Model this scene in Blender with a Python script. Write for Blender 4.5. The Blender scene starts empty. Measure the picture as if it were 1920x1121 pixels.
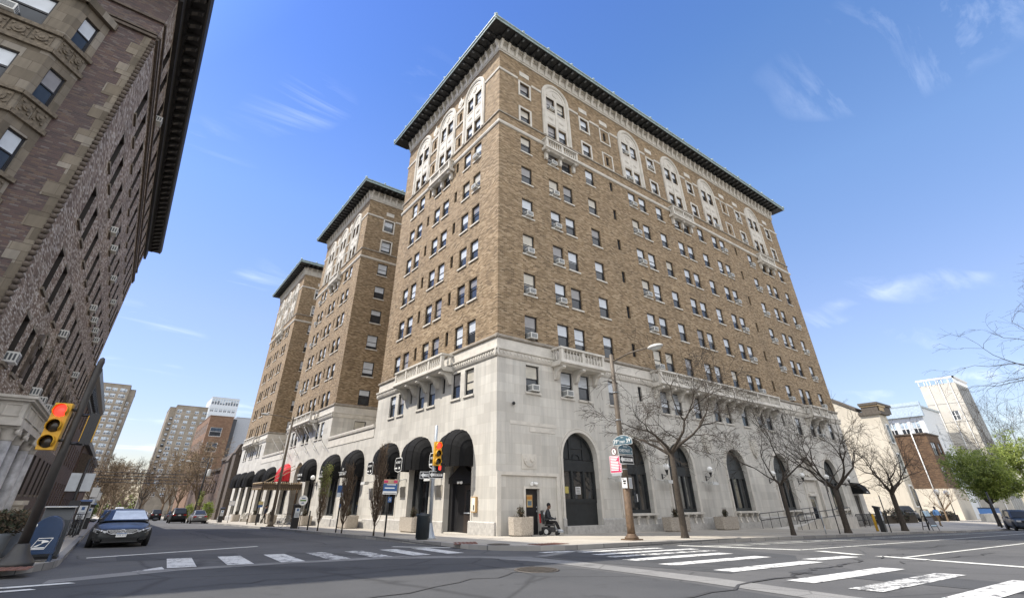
SUN_E = 3.0; SKY_E = .075; EXPO = 1.12; SKY_GAIN = 1.5
CLOUD = (13, 13.4, 14.2, 1); FILL_BANK = (10.6, 10.8, 11.3, 1); CIR = (-20, 5.5, .2)
import bpy, bmesh, math, random
from mathutils import Vector, Matrix
rnd = random.Random(7)
PI = math.pi
sc = bpy.context.scene
COL = sc.collection

# ------------------------------------------------------------------ helpers
class MB:
    """collects faces (with a material slot each) and links them as ONE mesh object"""
    def __init__(s): s.v = []; s.f = []; s.m = []; s.sm = []
    def quad(s, pts, m=0, smooth=False):
        n = len(s.v); s.v += [tuple(p) for p in pts]; s.f.append(tuple(range(n, n+len(pts)))); s.m.append(m); s.sm.append(smooth)
    def box(s, a, b, m=0):
        x0, y0, z0 = a; x1, y1, z1 = b
        s.hexa([(x0,y0,z0),(x1,y0,z0),(x1,y1,z0),(x0,y1,z0)], [(x0,y0,z1),(x1,y0,z1),(x1,y1,z1),(x0,y1,z1)], m)
    def hexa(s, lo, hi, m=0):
        s.loft([lo, hi], m)
    def loft(s, rings, m=0, cap=True, smooth=False, closed=True):
        n = len(s.v); k = len(rings[0])
        for r in rings: s.v += [tuple(p) for p in r]
        for i in range(len(rings)-1):
            for j in range(k if closed else k-1):
                a = n+i*k+j; b = n+i*k+(j+1) % k
                s.f.append((a, b, b+k, a+k)); s.m.append(m); s.sm.append(smooth)
        if cap:
            s.f.append(tuple(range(n+k-1, n-1, -1))); s.m.append(m); s.sm.append(False)
            e = n+(len(rings)-1)*k; s.f.append(tuple(range(e, e+k))); s.m.append(m); s.sm.append(False)
    def cyl(s, p0, p1, r0, r1=None, n=10, m=0, cap=True, smooth=True):
        s.tube([p0, p1], [r0, r0 if r1 is None else r1], n, m, cap, smooth)
    def tube(s, path, rad, n=8, m=0, cap=True, smooth=True):
        P = [Vector(p) for p in path]
        if not isinstance(rad, (list, tuple)): rad = [rad]*len(P)
        rings = []; prev = None
        for i, p in enumerate(P):
            d = (P[min(i+1, len(P)-1)] - P[max(i-1, 0)])
            d = d.normalized() if d.length > 1e-9 else Vector((0,0,1))
            if prev is None:
                a = Vector((1,0,0)) if abs(d.x) < .8 else Vector((0,1,0))
                u = d.cross(a).normalized()
            else:
                u = prev - d*prev.dot(d); u = u.normalized() if u.length > 1e-6 else d.orthogonal().normalized()
            prev = u; w = d.cross(u)
            rings.append([p + (u*math.cos(2*PI*k/n) + w*math.sin(2*PI*k/n))*rad[i] for k in range(n)])
        s.loft(rings, m, cap, smooth)
    def lathe(s, prof, o=(0,0,0), n=12, m=0, smooth=True, cap=True):
        s.loft([[(o[0]+r*math.cos(2*PI*k/n), o[1]+r*math.sin(2*PI*k/n), o[2]+z) for k in range(n)] for r, z in prof], m, cap, smooth)
    def sphere(s, c, r, m=0, n=12, k=7, sx=1, sy=1, sz=1):
        prof = [(max(1e-4, math.sin(PI*i/k)), -math.cos(PI*i/k)) for i in range(k+1)]
        s.loft([[(c[0]+sx*r*a*math.cos(2*PI*q/n), c[1]+sy*r*a*math.sin(2*PI*q/n), c[2]+sz*r*z) for q in range(n)] for a, z in prof], m, True, True)
    def prism(s, pts, vec, m=0):
        v = Vector(vec); s.loft([[Vector(p) for p in pts], [Vector(p)+v for p in pts]], m)
    def build(s, name, mats, parent=None, loc=None, bevel=0, smooth_angle=None):
        me = bpy.data.meshes.new(name)
        me.from_pydata(s.v, [], s.f)
        if not isinstance(mats, (list, tuple)): mats = [mats]
        for mt in mats: me.materials.append(mt)
        me.polygons.foreach_set('material_index', s.m)
        me.polygons.foreach_set('use_smooth', s.sm)
        bm = bmesh.new(); bm.from_mesh(me)
        bmesh.ops.recalc_face_normals(bm, faces=bm.faces); bm.to_mesh(me); bm.free()
        me.update()
        o = bpy.data.objects.new(name, me); COL.objects.link(o)
        if parent: o.parent = parent
        if loc: o.location = loc
        if bevel:
            b = o.modifiers.new('bevel', 'BEVEL'); b.width = bevel; b.segments = 2; b.limit_method = 'ANGLE'; b.angle_limit = .6
        return o

def tag(o, label=None, cat=None, group=None, kind=None):
    if label: o['label'] = label
    if cat: o['category'] = cat
    if group: o['group'] = group
    if kind: o['kind'] = kind
    return o
def thing(name, label, cat, loc=(0,0,0), rz=0, group=None):
    o = bpy.data.objects.new(name, None); o.empty_display_size = .3; COL.objects.link(o)
    o.location = loc; o.rotation_euler = (0,0,rz)
    return tag(o, label, cat, group)
def clone(o, name=None, parent=None, loc=None, rz=None):
    """a linked copy of a thing with copies of its parts and sub-parts"""
    c = o.copy(); COL.objects.link(c); c.parent = parent
    if name: c.name = name
    if loc is not None: c.location = loc
    if rz is not None: c.rotation_euler = (0,0,rz)
    for ch in o.children: clone(ch, None, c)
    return c
def inst(src, name, parent, loc, rz=0, scale=None):
    o = bpy.data.objects.new(name, src.data if hasattr(src, 'data') else src); COL.objects.link(o)
    o.parent = parent; o.location = loc; o.rotation_euler = (0,0,rz)
    if scale: o.scale = scale
    return o
def mesh_only(mb, name, mats):
    """a mesh datablock to be shared by repeats"""
    o = mb.build(name, mats); me = o.data; bpy.data.objects.remove(o); return me
def text_mesh(txt, size, mat, name='lettering', extrude=.004, align='CENTER', sx=1.0):
    cu = bpy.data.curves.new('t', 'FONT'); cu.body = txt; cu.size = size; cu.extrude = extrude
    cu.align_x = align; cu.align_y = 'CENTER'; cu.resolution_u = 3
    t = bpy.data.objects.new('t', cu); COL.objects.link(t)
    me = bpy.data.meshes.new_from_object(t.evaluated_get(bpy.context.evaluated_depsgraph_get()))
    bpy.data.objects.remove(t); bpy.data.curves.remove(cu)
    if sx != 1.0: me.transform(Matrix.Diagonal((sx,1,1,1)))
    me.materials.clear(); me.materials.append(mat); me.name = name
    return me
def put_text(txt, size, mat, parent, loc, rz=0, rx=PI/2, sx=1.0, name='lettering', align='CENTER'):
    """upright lettering that reads from the side its local -y axis points to (before rz)"""
    o = bpy.data.objects.new(name, text_mesh(txt, size, mat, name, align=align, sx=sx)); COL.objects.link(o)
    o.parent = parent; o.location = loc; o.rotation_euler = (rx, 0, rz)
    return o

# ------------------------------------------------------------------ materials
MATS = {}
def _new(name):
    m = bpy.data.materials.new(name); m.use_nodes = True
    nt = m.node_tree; b = nt.nodes['Principled BSDF']
    MATS[name] = m
    return m, nt, b
def N(nt, typ, **kw):
    n = nt.nodes.new(typ)
    for k, v in kw.items():
        if k.startswith('i_'):
            key = k[2:].replace('_', ' ')
            n.inputs[key].default_value = v
        else: setattr(n, k, v)
    return n
def ramp(nt, stops, interp='LINEAR'):
    r = nt.nodes.new('ShaderNodeValToRGB'); r.color_ramp.interpolation = interp
    e = r.color_ramp.elements
    while len(e) < len(stops): e.new(.5)
    for i, (p, c) in enumerate(stops):
        e[i].position = p; e[i].color = (c[0], c[1], c[2], 1)
    return r
def plain(name, col, rough=.6, metal=0, var=.18, scale=3.0, spec=.5, bump=0.0, emit=None, estr=1.0):
    """one colour with uneven wear: two octaves of noise shift value and roughness"""
    m, nt, b = _new(name)
    tc = N(nt, 'ShaderNodeTexCoord')
    no = N(nt, 'ShaderNodeTexNoise', i_Scale=scale, i_Detail=6.0, i_Roughness=.65)
    nt.links.new(tc.outputs['Object'], no.inputs['Vector'])
    lo = [c*(1-var) for c in col]; hi = [min(1, c*(1+var)) for c in col]
    r = ramp(nt, [(.3, lo), (.7, hi)])
    nt.links.new(no.outputs['Fac'], r.inputs['Fac']); nt.links.new(r.outputs['Color'], b.inputs['Base Color'])
    b.inputs['Roughness'].default_value = rough; b.inputs['Metallic'].default_value = metal
    b.inputs['Specular IOR Level'].default_value = spec
    if bump:
        bp = N(nt, 'ShaderNodeBump', i_Strength=bump, i_Distance=.02)
        nt.links.new(no.outputs['Fac'], bp.inputs['Height']); nt.links.new(bp.outputs['Normal'], b.inputs['Normal'])
    if emit:
        b.inputs['Emission Color'].default_value = (*emit, 1); b.inputs['Emission Strength'].default_value = estr
    return m
def wall_uv(nt):
    """u runs along the wall whichever way it faces, v is height"""
    tc = N(nt, 'ShaderNodeTexCoord'); ge = N(nt, 'ShaderNodeNewGeometry')
    sp = N(nt, 'ShaderNodeSeparateXYZ'); sn = N(nt, 'ShaderNodeSeparateXYZ')
    nt.links.new(tc.outputs['Object'], sp.inputs[0]); nt.links.new(ge.outputs['Normal'], sn.inputs[0])
    ax = N(nt, 'ShaderNodeMath', operation='ABSOLUTE'); ay = N(nt, 'ShaderNodeMath', operation='ABSOLUTE')
    nt.links.new(sn.outputs['X'], ax.inputs[0]); nt.links.new(sn.outputs['Y'], ay.inputs[0])
    m1 = N(nt, 'ShaderNodeMath', operation='MULTIPLY'); m2 = N(nt, 'ShaderNodeMath', operation='MULTIPLY')
    nt.links.new(sp.outputs['X'], m1.inputs[0]); nt.links.new(ay.outputs[0], m1.inputs[1])
    nt.links.new(sp.outputs['Y'], m2.inputs[0]); nt.links.new(ax.outputs[0], m2.inputs[1])
    ad = N(nt, 'ShaderNodeMath', operation='ADD'); nt.links.new(m1.outputs[0], ad.inputs[0]); nt.links.new(m2.outputs[0], ad.inputs[1])
    cb = N(nt, 'ShaderNodeCombineXYZ'); nt.links.new(ad.outputs[0], cb.inputs['X']); nt.links.new(sp.outputs['Z'], cb.inputs['Y'])
    return tc, cb
def brick(name, cols, mortar, bw=.28, bh=.085, ms=.010, patch=None, rough=.85, bump=.4, off=.5, streak=0, stain=.25, spec=.5):
    """courses of brick or stone blocks: every block its own colour, big soft patches, rain streaks"""
    m, nt, b = _new(name)
    tc, cb = wall_uv(nt)
    br = N(nt, 'ShaderNodeTexBrick', i_Scale=1.0)
    br.offset = off; br.inputs['Brick Width'].default_value = bw; br.inputs['Row Height'].default_value = bh
    br.inputs['Mortar Size'].default_value = ms; br.inputs['Mortar Smooth'].default_value = .2
    br.inputs['Color1'].default_value = (0,0,0,1); br.inputs['Color2'].default_value = (1,1,1,1); br.inputs['Mortar'].default_value = (.5,.5,.5,1)
    nt.links.new(cb.outputs[0], br.inputs['Vector'])
    r = ramp(nt, [(i/(len(cols)-1), c) for i, c in enumerate(cols)])
    nt.links.new(br.outputs['Color'], r.inputs['Fac'])
    big = N(nt, 'ShaderNodeTexNoise', i_Scale=.35, i_Detail=5.0, i_Roughness=.6)
    nt.links.new(cb.outputs[0], big.inputs['Vector'])
    rb = ramp(nt, [(.3, (1-stain,)*3), (.7, (1+stain*.5,)*3)])
    nt.links.new(big.outputs['Fac'], rb.inputs['Fac'])
    mx = N(nt, 'ShaderNodeMix', data_type='RGBA', blend_type='MULTIPLY'); mx.inputs['Factor'].default_value = 1
    nt.links.new(r.outputs['Color'], mx.inputs['A']); nt.links.new(rb.outputs['Color'], mx.inputs['B'])
    last = mx.outputs['Result']
    if streak:
        mp = N(nt, 'ShaderNodeMapping'); mp.inputs['Scale'].default_value = (2.2, .16, 1)
        nt.links.new(cb.outputs[0], mp.inputs['Vector'])
        st = N(nt, 'ShaderNodeTexNoise', i_Scale=1.0, i_Detail=7.0, i_Roughness=.7); nt.links.new(mp.outputs[0], st.inputs['Vector'])
        rs = ramp(nt, [(.36, (1-streak, 1-streak*.95, 1-streak*.9)), (.6, (1,1,1))]); nt.links.new(st.outputs['Fac'], rs.inputs['Fac'])
        m2 = N(nt, 'ShaderNodeMix', data_type='RGBA', blend_type='MULTIPLY'); m2.inputs['Factor'].default_value = 1
        nt.links.new(last, m2.inputs['A']); nt.links.new(rs.outputs['Color'], m2.inputs['B']); last = m2.outputs['Result']
    mm = N(nt, 'ShaderNodeMix', data_type='RGBA'); mm.inputs['B'].default_value = (*mortar, 1)
    nt.links.new(br.outputs['Fac'], mm.inputs['Factor']); nt.links.new(last, mm.inputs['A'])
    nt.links.new(mm.outputs['Result'], b.inputs['Base Color'])
    b.inputs['Roughness'].default_value = rough
    bp = N(nt, 'ShaderNodeBump', i_Strength=bump, i_Distance=.02); bp.invert = True
    nt.links.new(br.outputs['Fac'], bp.inputs['Height']); nt.links.new(bp.outputs['Normal'], b.inputs['Normal'])
    return m
def ground_mat(name, dark, light, scale=.25, fine=60, rough=.9, crack=0, joints=None):
    m, nt, b = _new(name)
    tc = N(nt, 'ShaderNodeTexCoord')
    n1 = N(nt, 'ShaderNodeTexNoise', i_Scale=scale, i_Detail=8.0, i_Roughness=.6); n2 = N(nt, 'ShaderNodeTexNoise', i_Scale=fine, i_Detail=3.0, i_Roughness=.7)
    nt.links.new(tc.outputs['Object'], n1.inputs['Vector']); nt.links.new(tc.outputs['Object'], n2.inputs['Vector'])
    r1 = ramp(nt, [(.3, dark), (.7, light)]); nt.links.new(n1.outputs['Fac'], r1.inputs['Fac'])
    r2 = ramp(nt, [(.3, (.72,.72,.72)), (.55, (1,1,1)), (.75, (1.35,1.35,1.35))]); nt.links.new(n2.outputs['Fac'], r2.inputs['Fac'])
    mx = N(nt, 'ShaderNodeMix', data_type='RGBA', blend_type='MULTIPLY'); mx.inputs['Factor'].default_value = 1
    nt.links.new(r1.outputs['Color'], mx.inputs['A']); nt.links.new(r2.outputs['Color'], mx.inputs['B'])
    last = mx.outputs['Result']
    if crack:
        on = N(nt, 'ShaderNodeTexNoise', i_Scale=.9, i_Detail=5.0, i_Roughness=.7); nt.links.new(tc.outputs['Object'], on.inputs['Vector'])
        ro = ramp(nt, [(.30, (.62,.62,.62)), (.42, (1,1,1)), (.68, (1,1,1)), (.78, (1.18,1.17,1.15))]); nt.links.new(on.outputs['Fac'], ro.inputs['Fac'])
        m3 = N(nt, 'ShaderNodeMix', data_type='RGBA', blend_type='MULTIPLY'); m3.inputs['Factor'].default_value = 1
        nt.links.new(last, m3.inputs['A']); nt.links.new(ro.outputs['Color'], m3.inputs['B']); last = m3.outputs['Result']
        dn = N(nt, 'ShaderNodeTexNoise', i_Scale=.8, i_Detail=4.0); nt.links.new(tc.outputs['Object'], dn.inputs['Vector'])
        ms = N(nt, 'ShaderNodeMix', data_type='RGBA'); ms.inputs['Factor'].default_value = .12
        nt.links.new(tc.outputs['Object'], ms.inputs['A']); nt.links.new(dn.outputs['Color'], ms.inputs['B'])
        vo = N(nt, 'ShaderNodeTexVoronoi', feature='DISTANCE_TO_EDGE', i_Scale=crack); nt.links.new(ms.outputs['Result'], vo.inputs['Vector'])
        rc = ramp(nt, [(0, (.45,.45,.45)), (.012, (1,1,1))]); nt.links.new(vo.outputs['Distance'], rc.inputs['Fac'])
        m2 = N(nt, 'ShaderNodeMix', data_type='RGBA', blend_type='MULTIPLY'); m2.inputs['Factor'].default_value = .8
        nt.links.new(last, m2.inputs['A']); nt.links.new(rc.outputs['Color'], m2.inputs['B']); last = m2.outputs['Result']
    if joints:
        br = N(nt, 'ShaderNodeTexBrick', i_Scale=1.0); br.offset = 0
        br.inputs['Brick Width'].default_value = joints; br.inputs['Row Height'].default_value = joints
        br.inputs['Mortar Size'].default_value = .012
        br.inputs['Color1'].default_value = (.86,.86,.86,1); br.inputs['Color2'].default_value = (1.06,1.04,1.0,1); br.inputs['Mortar'].default_value = (.5,.5,.5,1)
        nt.links.new(tc.outputs['Object'], br.inputs['Vector'])
        m2 = N(nt, 'ShaderNodeMix', data_type='RGBA', blend_type='MULTIPLY'); m2.inputs['Factor'].default_value = 1
        nt.links.new(last, m2.inputs['A']); nt.links.new(br.outputs['Color'], m2.inputs['B']); last = m2.outputs['Result']
    nt.links.new(last, b.inputs['Base Color']); b.inputs['Roughness'].default_value = rough
    bp = N(nt, 'ShaderNodeBump', i_Strength=.35, i_Distance=.01); nt.links.new(n2.outputs['Fac'], bp.inputs['Height']); nt.links.new(bp.outputs['Normal'], b.inputs['Normal'])
    return m
def worn_paint(name, col, wear=.42, sc_=1.6):
    """road paint with holes worn through to the asphalt"""
    m, nt, b = _new(name)
    tc = N(nt, 'ShaderNodeTexCoord')
    n1 = N(nt, 'ShaderNodeTexNoise', i_Scale=sc_, i_Detail=12.0, i_Roughness=.82); nt.links.new(tc.outputs['Object'], n1.inputs['Vector'])
    r = ramp(nt, [(wear-.03, (.10,.10,.10)), (wear+.02, col), (.8, [min(1, c*1.08) for c in col])]); nt.links.new(n1.outputs['Fac'], r.inputs['Fac'])
    nt.links.new(r.outputs['Color'], b.inputs['Base Color']); b.inputs['Roughness'].default_value = .8
    return m
def glass(name, col, rough=.04, spec=.9, var=.0):
    m, nt, b = _new(name)
    b.inputs['Base Color'].default_value = (*col, 1); b.inputs['Roughness'].default_value = rough
    b.inputs['Specular IOR Level'].default_value = spec
    tc = N(nt, 'ShaderNodeTexCoord'); no = N(nt, 'ShaderNodeTexNoise', i_Scale=1.3, i_Detail=2.0); nt.links.new(tc.outputs['Object'], no.inputs['Vector'])
    bp = N(nt, 'ShaderNodeBump', i_Strength=.05, i_Distance=.05); nt.links.new(no.outputs['Fac'], bp.inputs['Height']); nt.links.new(bp.outputs['Normal'], b.inputs['Normal'])
    if var:
        r = ramp(nt, [(.3, [c*(1-var) for c in col]), (.7, [c*(1+var) for c in col])]); nt.links.new(no.outputs['Fac'], r.inputs['Fac']); nt.links.new(r.outputs['Color'], b.inputs['Base Color'])
    return m

M_brick = brick('tan_brick', [(.105,.066,.032),(.20,.132,.066),(.255,.175,.094),(.31,.22,.13),(.41,.31,.195)], (.30,.235,.16), bw=.31, bh=.092, ms=.010, stain=.20, streak=.14)
M_lime = brick('limestone_blocks', [(.50,.475,.43),(.55,.525,.475),(.58,.555,.505),(.61,.585,.53)], (.44,.41,.36), bw=1.3, bh=.55, ms=.008, streak=.20, stain=.13, bump=.25)
M_trim = plain('carved_limestone', (.56,.53,.475), .8, var=.16, scale=1.4, bump=.1)
M_granite = plain('granite_base', (.40,.385,.36), .75, var=.25, scale=5)
M_coping = plain('weathered_coping', (.27,.24,.20), .8, var=.3, scale=2)
M_copper = plain('dark_copper', (.022,.024,.026), .55, var=.5, scale=4, metal=.2)
M_gutter = plain('verdigris_gutter', (.27,.35,.36), .5, var=.3, scale=3)
M_tile = plain('roof_tile', (.16,.19,.17), .7, var=.3)
M_frame = plain('dark_window_frame', (.022,.022,.026), .45, var=.2)
M_glass = glass('window_glass', (.034,.040,.048), spec=.5, var=.35)
M_blind = glass('blind_behind_glass', (.56,.60,.65), rough=.28, spec=.5, var=.14)
M_curtain = glass('grey_curtain_behind_glass', (.27,.26,.26), rough=.25, spec=.5, var=.2)
M_awn = plain('black_canvas', (.0065,.0065,.007), .85, var=.35, scale=2, spec=.2)
M_red = plain('red_canvas', (.50,.012,.02), .7, var=.35, scale=2)
M_white = plain('white_paint', (.78,.78,.76), .5, var=.06)
M_letter = plain('white_lettering', (.82,.82,.80), .6, var=.03)
M_black = plain('black_paint', (.013,.013,.015), .4, var=.3)
M_iron = plain('black_ironwork', (.018,.018,.02), .5, var=.3)
M_steel = plain('galvanised_steel', (.36,.39,.42), .4, metal=.5, var=.2)
M_rust = plain('rusty_pole_paint', (.105,.065,.036), .7, var=.45, scale=6)
M_bronzep = plain('brown_pole_paint', (.12,.095,.07), .6, var=.3)
M_globe = plain('white_glass_globe', (.80,.80,.78), .25, var=.02)
M_ac = plain('air_conditioner_case', (.66,.66,.63), .5, var=.1)
M_acdark = plain('air_conditioner_grille', (.09,.10,.11), .6, var=.3)
M_concrete = plain('exposed_aggregate', (.36,.32,.27), .9, var=.35, scale=14, bump=.3)
M_soil = plain('soil', (.05,.035,.022), .95, var=.4, scale=20)
M_bark = plain('dark_bark', (.050,.040,.031), .95, var=.4, scale=9, bump=.4)
M_barkl = plain('pale_twig_bark', (.16,.115,.075), .95, var=.35, scale=9)
def leafy(name, col, var=.35, scale=.8):
    """thin leaf: some of the light goes through"""
    m = plain(name, col, .7, var=var, scale=scale); nt = m.node_tree; b = nt.nodes['Principled BSDF']; out = nt.nodes['Material Output']
    tr = N(nt, 'ShaderNodeBsdfTranslucent'); tr.inputs['Color'].default_value = (col[0]*1.2, col[1]*1.25, col[2]*.8, 1)
    mx = N(nt, 'ShaderNodeMixShader'); mx.inputs[0].default_value = .42
    nt.links.new(b.outputs[0], mx.inputs[1]); nt.links.new(tr.outputs[0], mx.inputs[2]); nt.links.new(mx.outputs[0], out.inputs['Surface'])
    return m
M_leaf = leafy('spring_leaf', (.22,.27,.055))
M_leafd = plain('dark_evergreen_leaf', (.030,.038,.016), .8, var=.5, scale=3)
M_leafb = plain('brown_shrub_leaf', (.038,.026,.014), .85, var=.5, scale=5)
M_sigy = plain('signal_yellow', (.62,.34,.02), .45, var=.12)
# ------------------------------------------------------------------ camera, sun, sky
cam = bpy.data.cameras.new('camera'); cam_o = bpy.data.objects.new('camera', cam); COL.objects.link(cam_o); sc.camera = cam_o
CAM = Vector((-16.24, -22.56, 1.575))
pitch, yaw = math.radians(29.61), math.radians(36.626)
cam_o.location = CAM; cam_o.rotation_euler = (PI/2+pitch, math.radians(-.05), -yaw)
cam.sensor_width = 36; cam.sensor_fit = 'HORIZONTAL'; cam.lens = 863.87/1920*36
cam.shift_x = (960-945.11)/1920; cam.shift_y = (446.63-560.5)/1920
cam.clip_start = .1; cam.clip_end = 6000
SUN_DIR = Vector((-1, .60, 1.5)).normalized()            # towards the sun
sun = bpy.data.lights.new('sun', 'SUN'); sun.energy = SUN_E; sun.angle = math.radians(.55); sun.color = (1, .93, .82)
sun_o = bpy.data.objects.new('sun', sun); COL.objects.link(sun_o)
sun_o.rotation_euler = (-SUN_DIR).to_track_quat('-Z', 'Y').to_euler(); sun_o.location = (-60, 40, 90)
w = bpy.data.worlds.new('World'); sc.world = w; w.use_nodes = True
nt = w.node_tree; bg = nt.nodes['Background']; bg.inputs['Strength'].default_value = SKY_E
sky = nt.nodes.new('ShaderNodeTexSky'); sky.sky_type = 'NISHITA'; sky.sun_disc = False
sky.sun_elevation = math.asin(SUN_DIR.z); sky.sun_rotation = math.atan2(SUN_DIR.x, SUN_DIR.y)
sky.air_density = 1.2; sky.dust_density = .6; sky.ozone_density = 2.0
# the sky deepens to blue overhead and pales towards the horizon
tc = nt.nodes.new('ShaderNodeTexCoord')
sep = nt.nodes.new('ShaderNodeSeparateXYZ'); nt.links.new(tc.outputs['Generated'], sep.inputs[0])
grad = ramp(nt, [(0, (.62,.60,.66)), (.14, (.70,.66,.74)), (.30, (.82,.76,.86)), (.52, (.78,.86,1.0)), (.74, (.58,.76,1.0)), (1, (.50,.68,1.0))]); nt.links.new(sep.outputs['Z'], grad.inputs['Fac'])
tint = nt.nodes.new('ShaderNodeMix'); tint.data_type = 'RGBA'; tint.blend_type = 'MULTIPLY'; tint.inputs['Factor'].default_value = 1
nt.links.new(sky.outputs[0], tint.inputs['A']); nt.links.new(grad.outputs['Color'], tint.inputs['B'])
tin2 = nt.nodes.new('ShaderNodeMix'); tin2.data_type = 'RGBA'; tin2.blend_type = 'MULTIPLY'; tin2.inputs['Factor'].default_value = 1
tin2.inputs['B'].default_value = (SKY_GAIN,)*3+(1,); nt.links.new(tint.outputs['Result'], tin2.inputs['A'])
sd = N(nt, 'ShaderNodeVectorMath', operation='DOT_PRODUCT'); sd.inputs[1].default_value = tuple(SUN_DIR); nt.links.new(tc.outputs['Generated'], sd.inputs[0])
sr_ = ramp(nt, [(.25, (1,1,1)), (.80, (.70,.74,.95)), (.96, (1,1,1))]); nt.links.new(sd.outputs['Value'], sr_.inputs['Fac'])
tin3 = nt.nodes.new('ShaderNodeMix'); tin3.data_type = 'RGBA'; tin3.blend_type = 'MULTIPLY'; tin3.inputs['Factor'].default_value = 1
nt.links.new(tin2.outputs['Result'], tin3.inputs['A']); nt.links.new(sr_.outputs['Color'], tin3.inputs['B']); tin2 = tin3
# thin cirrus: stretched noise on the sky dome
dz = N(nt, 'ShaderNodeMath', operation='ADD'); dz.inputs[1].default_value = .12; nt.links.new(sep.outputs['Z'], dz.inputs[0])
px = N(nt, 'ShaderNodeMath', operation='DIVIDE'); py = N(nt, 'ShaderNodeMath', operation='DIVIDE')
nt.links.new(sep.outputs['X'], px.inputs[0]); nt.links.new(dz.outputs[0], px.inputs[1]); nt.links.new(sep.outputs['Y'], py.inputs[0]); nt.links.new(dz.outputs[0], py.inputs[1])
cmb = nt.nodes.new('ShaderNodeCombineXYZ'); nt.links.new(px.outputs[0], cmb.inputs['X']); nt.links.new(py.outputs[0], cmb.inputs['Y'])
mp = nt.nodes.new('ShaderNodeMapping'); mp.inputs['Rotation'].default_value = (0,0,math.radians(CIR[0])); mp.inputs['Scale'].default_value = (1.1, 4.2, 1); mp.inputs['Location'].default_value = (CIR[1], CIR[2], 0)
nt.links.new(cmb.outputs[0], mp.inputs['Vector'])
cn = N(nt, 'ShaderNodeTexNoise', i_Scale=1.5, i_Detail=10.0, i_Roughness=.62, i_Distortion=.8); nt.links.new(mp.outputs[0], cn.inputs['Vector'])
cr = ramp(nt, [(.47, (0,0,0)), (.78, (.42,.42,.42))]); nt.links.new(cn.outputs['Fac'], cr.inputs['Fac'])
cn2 = N(nt, 'ShaderNodeTexNoise', i_Scale=1.5, i_Detail=2.0); nt.links.new(cmb.outputs[0], cn2.inputs['Vector'])
cr2 = ramp(nt, [(.55, (0,0,0)), (.68, (1,1,1))]); nt.links.new(cn2.outputs['Fac'], cr2.inputs['Fac'])
cm = N(nt, 'ShaderNodeMath', operation='MULTIPLY'); nt.links.new(cr.outputs['Color'], cm.inputs[0]); nt.links.new(cr2.outputs['Color'], cm.inputs[1])
cl = nt.nodes.new('ShaderNodeMix'); cl.data_type = 'RGBA'; cl.inputs['B'].default_value = CLOUD
nt.links.new(cm.outputs[0], cl.inputs['Factor']); nt.links.new(tin2.outputs['Result'], cl.inputs['A'])
# a bank of white cloud added unseen behind the viewer as fill light
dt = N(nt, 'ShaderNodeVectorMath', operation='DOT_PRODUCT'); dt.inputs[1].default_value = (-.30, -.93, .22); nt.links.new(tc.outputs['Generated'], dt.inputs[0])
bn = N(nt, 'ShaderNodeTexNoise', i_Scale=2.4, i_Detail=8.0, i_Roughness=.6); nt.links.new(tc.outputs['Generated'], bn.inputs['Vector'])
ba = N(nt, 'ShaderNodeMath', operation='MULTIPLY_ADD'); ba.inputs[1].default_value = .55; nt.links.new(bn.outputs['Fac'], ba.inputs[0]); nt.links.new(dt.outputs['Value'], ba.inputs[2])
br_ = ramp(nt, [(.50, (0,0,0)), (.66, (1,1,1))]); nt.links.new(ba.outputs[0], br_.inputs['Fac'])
fill_bank = nt.nodes.new('ShaderNodeMix'); fill_bank.data_type = 'RGBA'; fill_bank.inputs['B'].default_value = FILL_BANK
nt.links.new(br_.outputs['Color'], fill_bank.inputs['Factor']); nt.links.new(cl.outputs['Result'], fill_bank.inputs['A'])
nt.links.new(fill_bank.outputs['Result'], bg.inputs['Color'])
sc.view_settings.view_transform = 'Standard'; sc.view_settings.look = 'None'; sc.view_settings.gamma = 1; sc.view_settings.exposure = EXPO
sc.render.film_transparent = False
try:
    sc.cycles.use_denoising = True; sc.cycles.max_bounces = 6; sc.cycles.diffuse_bounces = 3; sc.cycles.glossy_bounces = 3
except Exception: pass

# ------------------------------------------------------------------ ground
def g(x, y):
    """pavement level: both streets fall away from the crossing"""
    x = min(max(x, -60), 160); y = min(max(y, -60), 500)
    return (-.0115*x if x > 0 else -.012*x) - .0175*y + .0008*max(x, 0)*min(max(y, -8), 0)
def rd(x, y): return g(x, y) - .14
M_asph = ground_mat('asphalt', (.070,.070,.071), (.115,.114,.112), scale=.22, crack=.30)
M_asphd = ground_mat('dark_asphalt_patch', (.050,.052,.055), (.074,.075,.077), scale=.35, crack=.22)
M_oldconc = ground_mat('worn_concrete_strip', (.17,.17,.165), (.25,.245,.235), scale=.5, fine=45, crack=.5)
M_walk = ground_mat('pavement_concrete', (.36,.33,.285), (.46,.43,.38), scale=.35, fine=40, joints=1.5)
M_kerb = brick('kerb_stone', [(.22,.21,.2),(.30,.29,.27),(.36,.34,.31)], (.10,.10,.10), bw=1.4, bh=5, ms=.02)
M_earth = ground_mat('earth', (.12,.11,.07), (.2,.17,.1), scale=.05)
M_paint = worn_paint('crosswalk_paint', (.58,.58,.56), .455, 3.4)
M_paintw = worn_paint('worn_crosswalk_paint', (.58,.58,.56), .505, 4.0)
M_line = worn_paint('line_paint', (.62,.62,.58), .42, 3.0)

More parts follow.
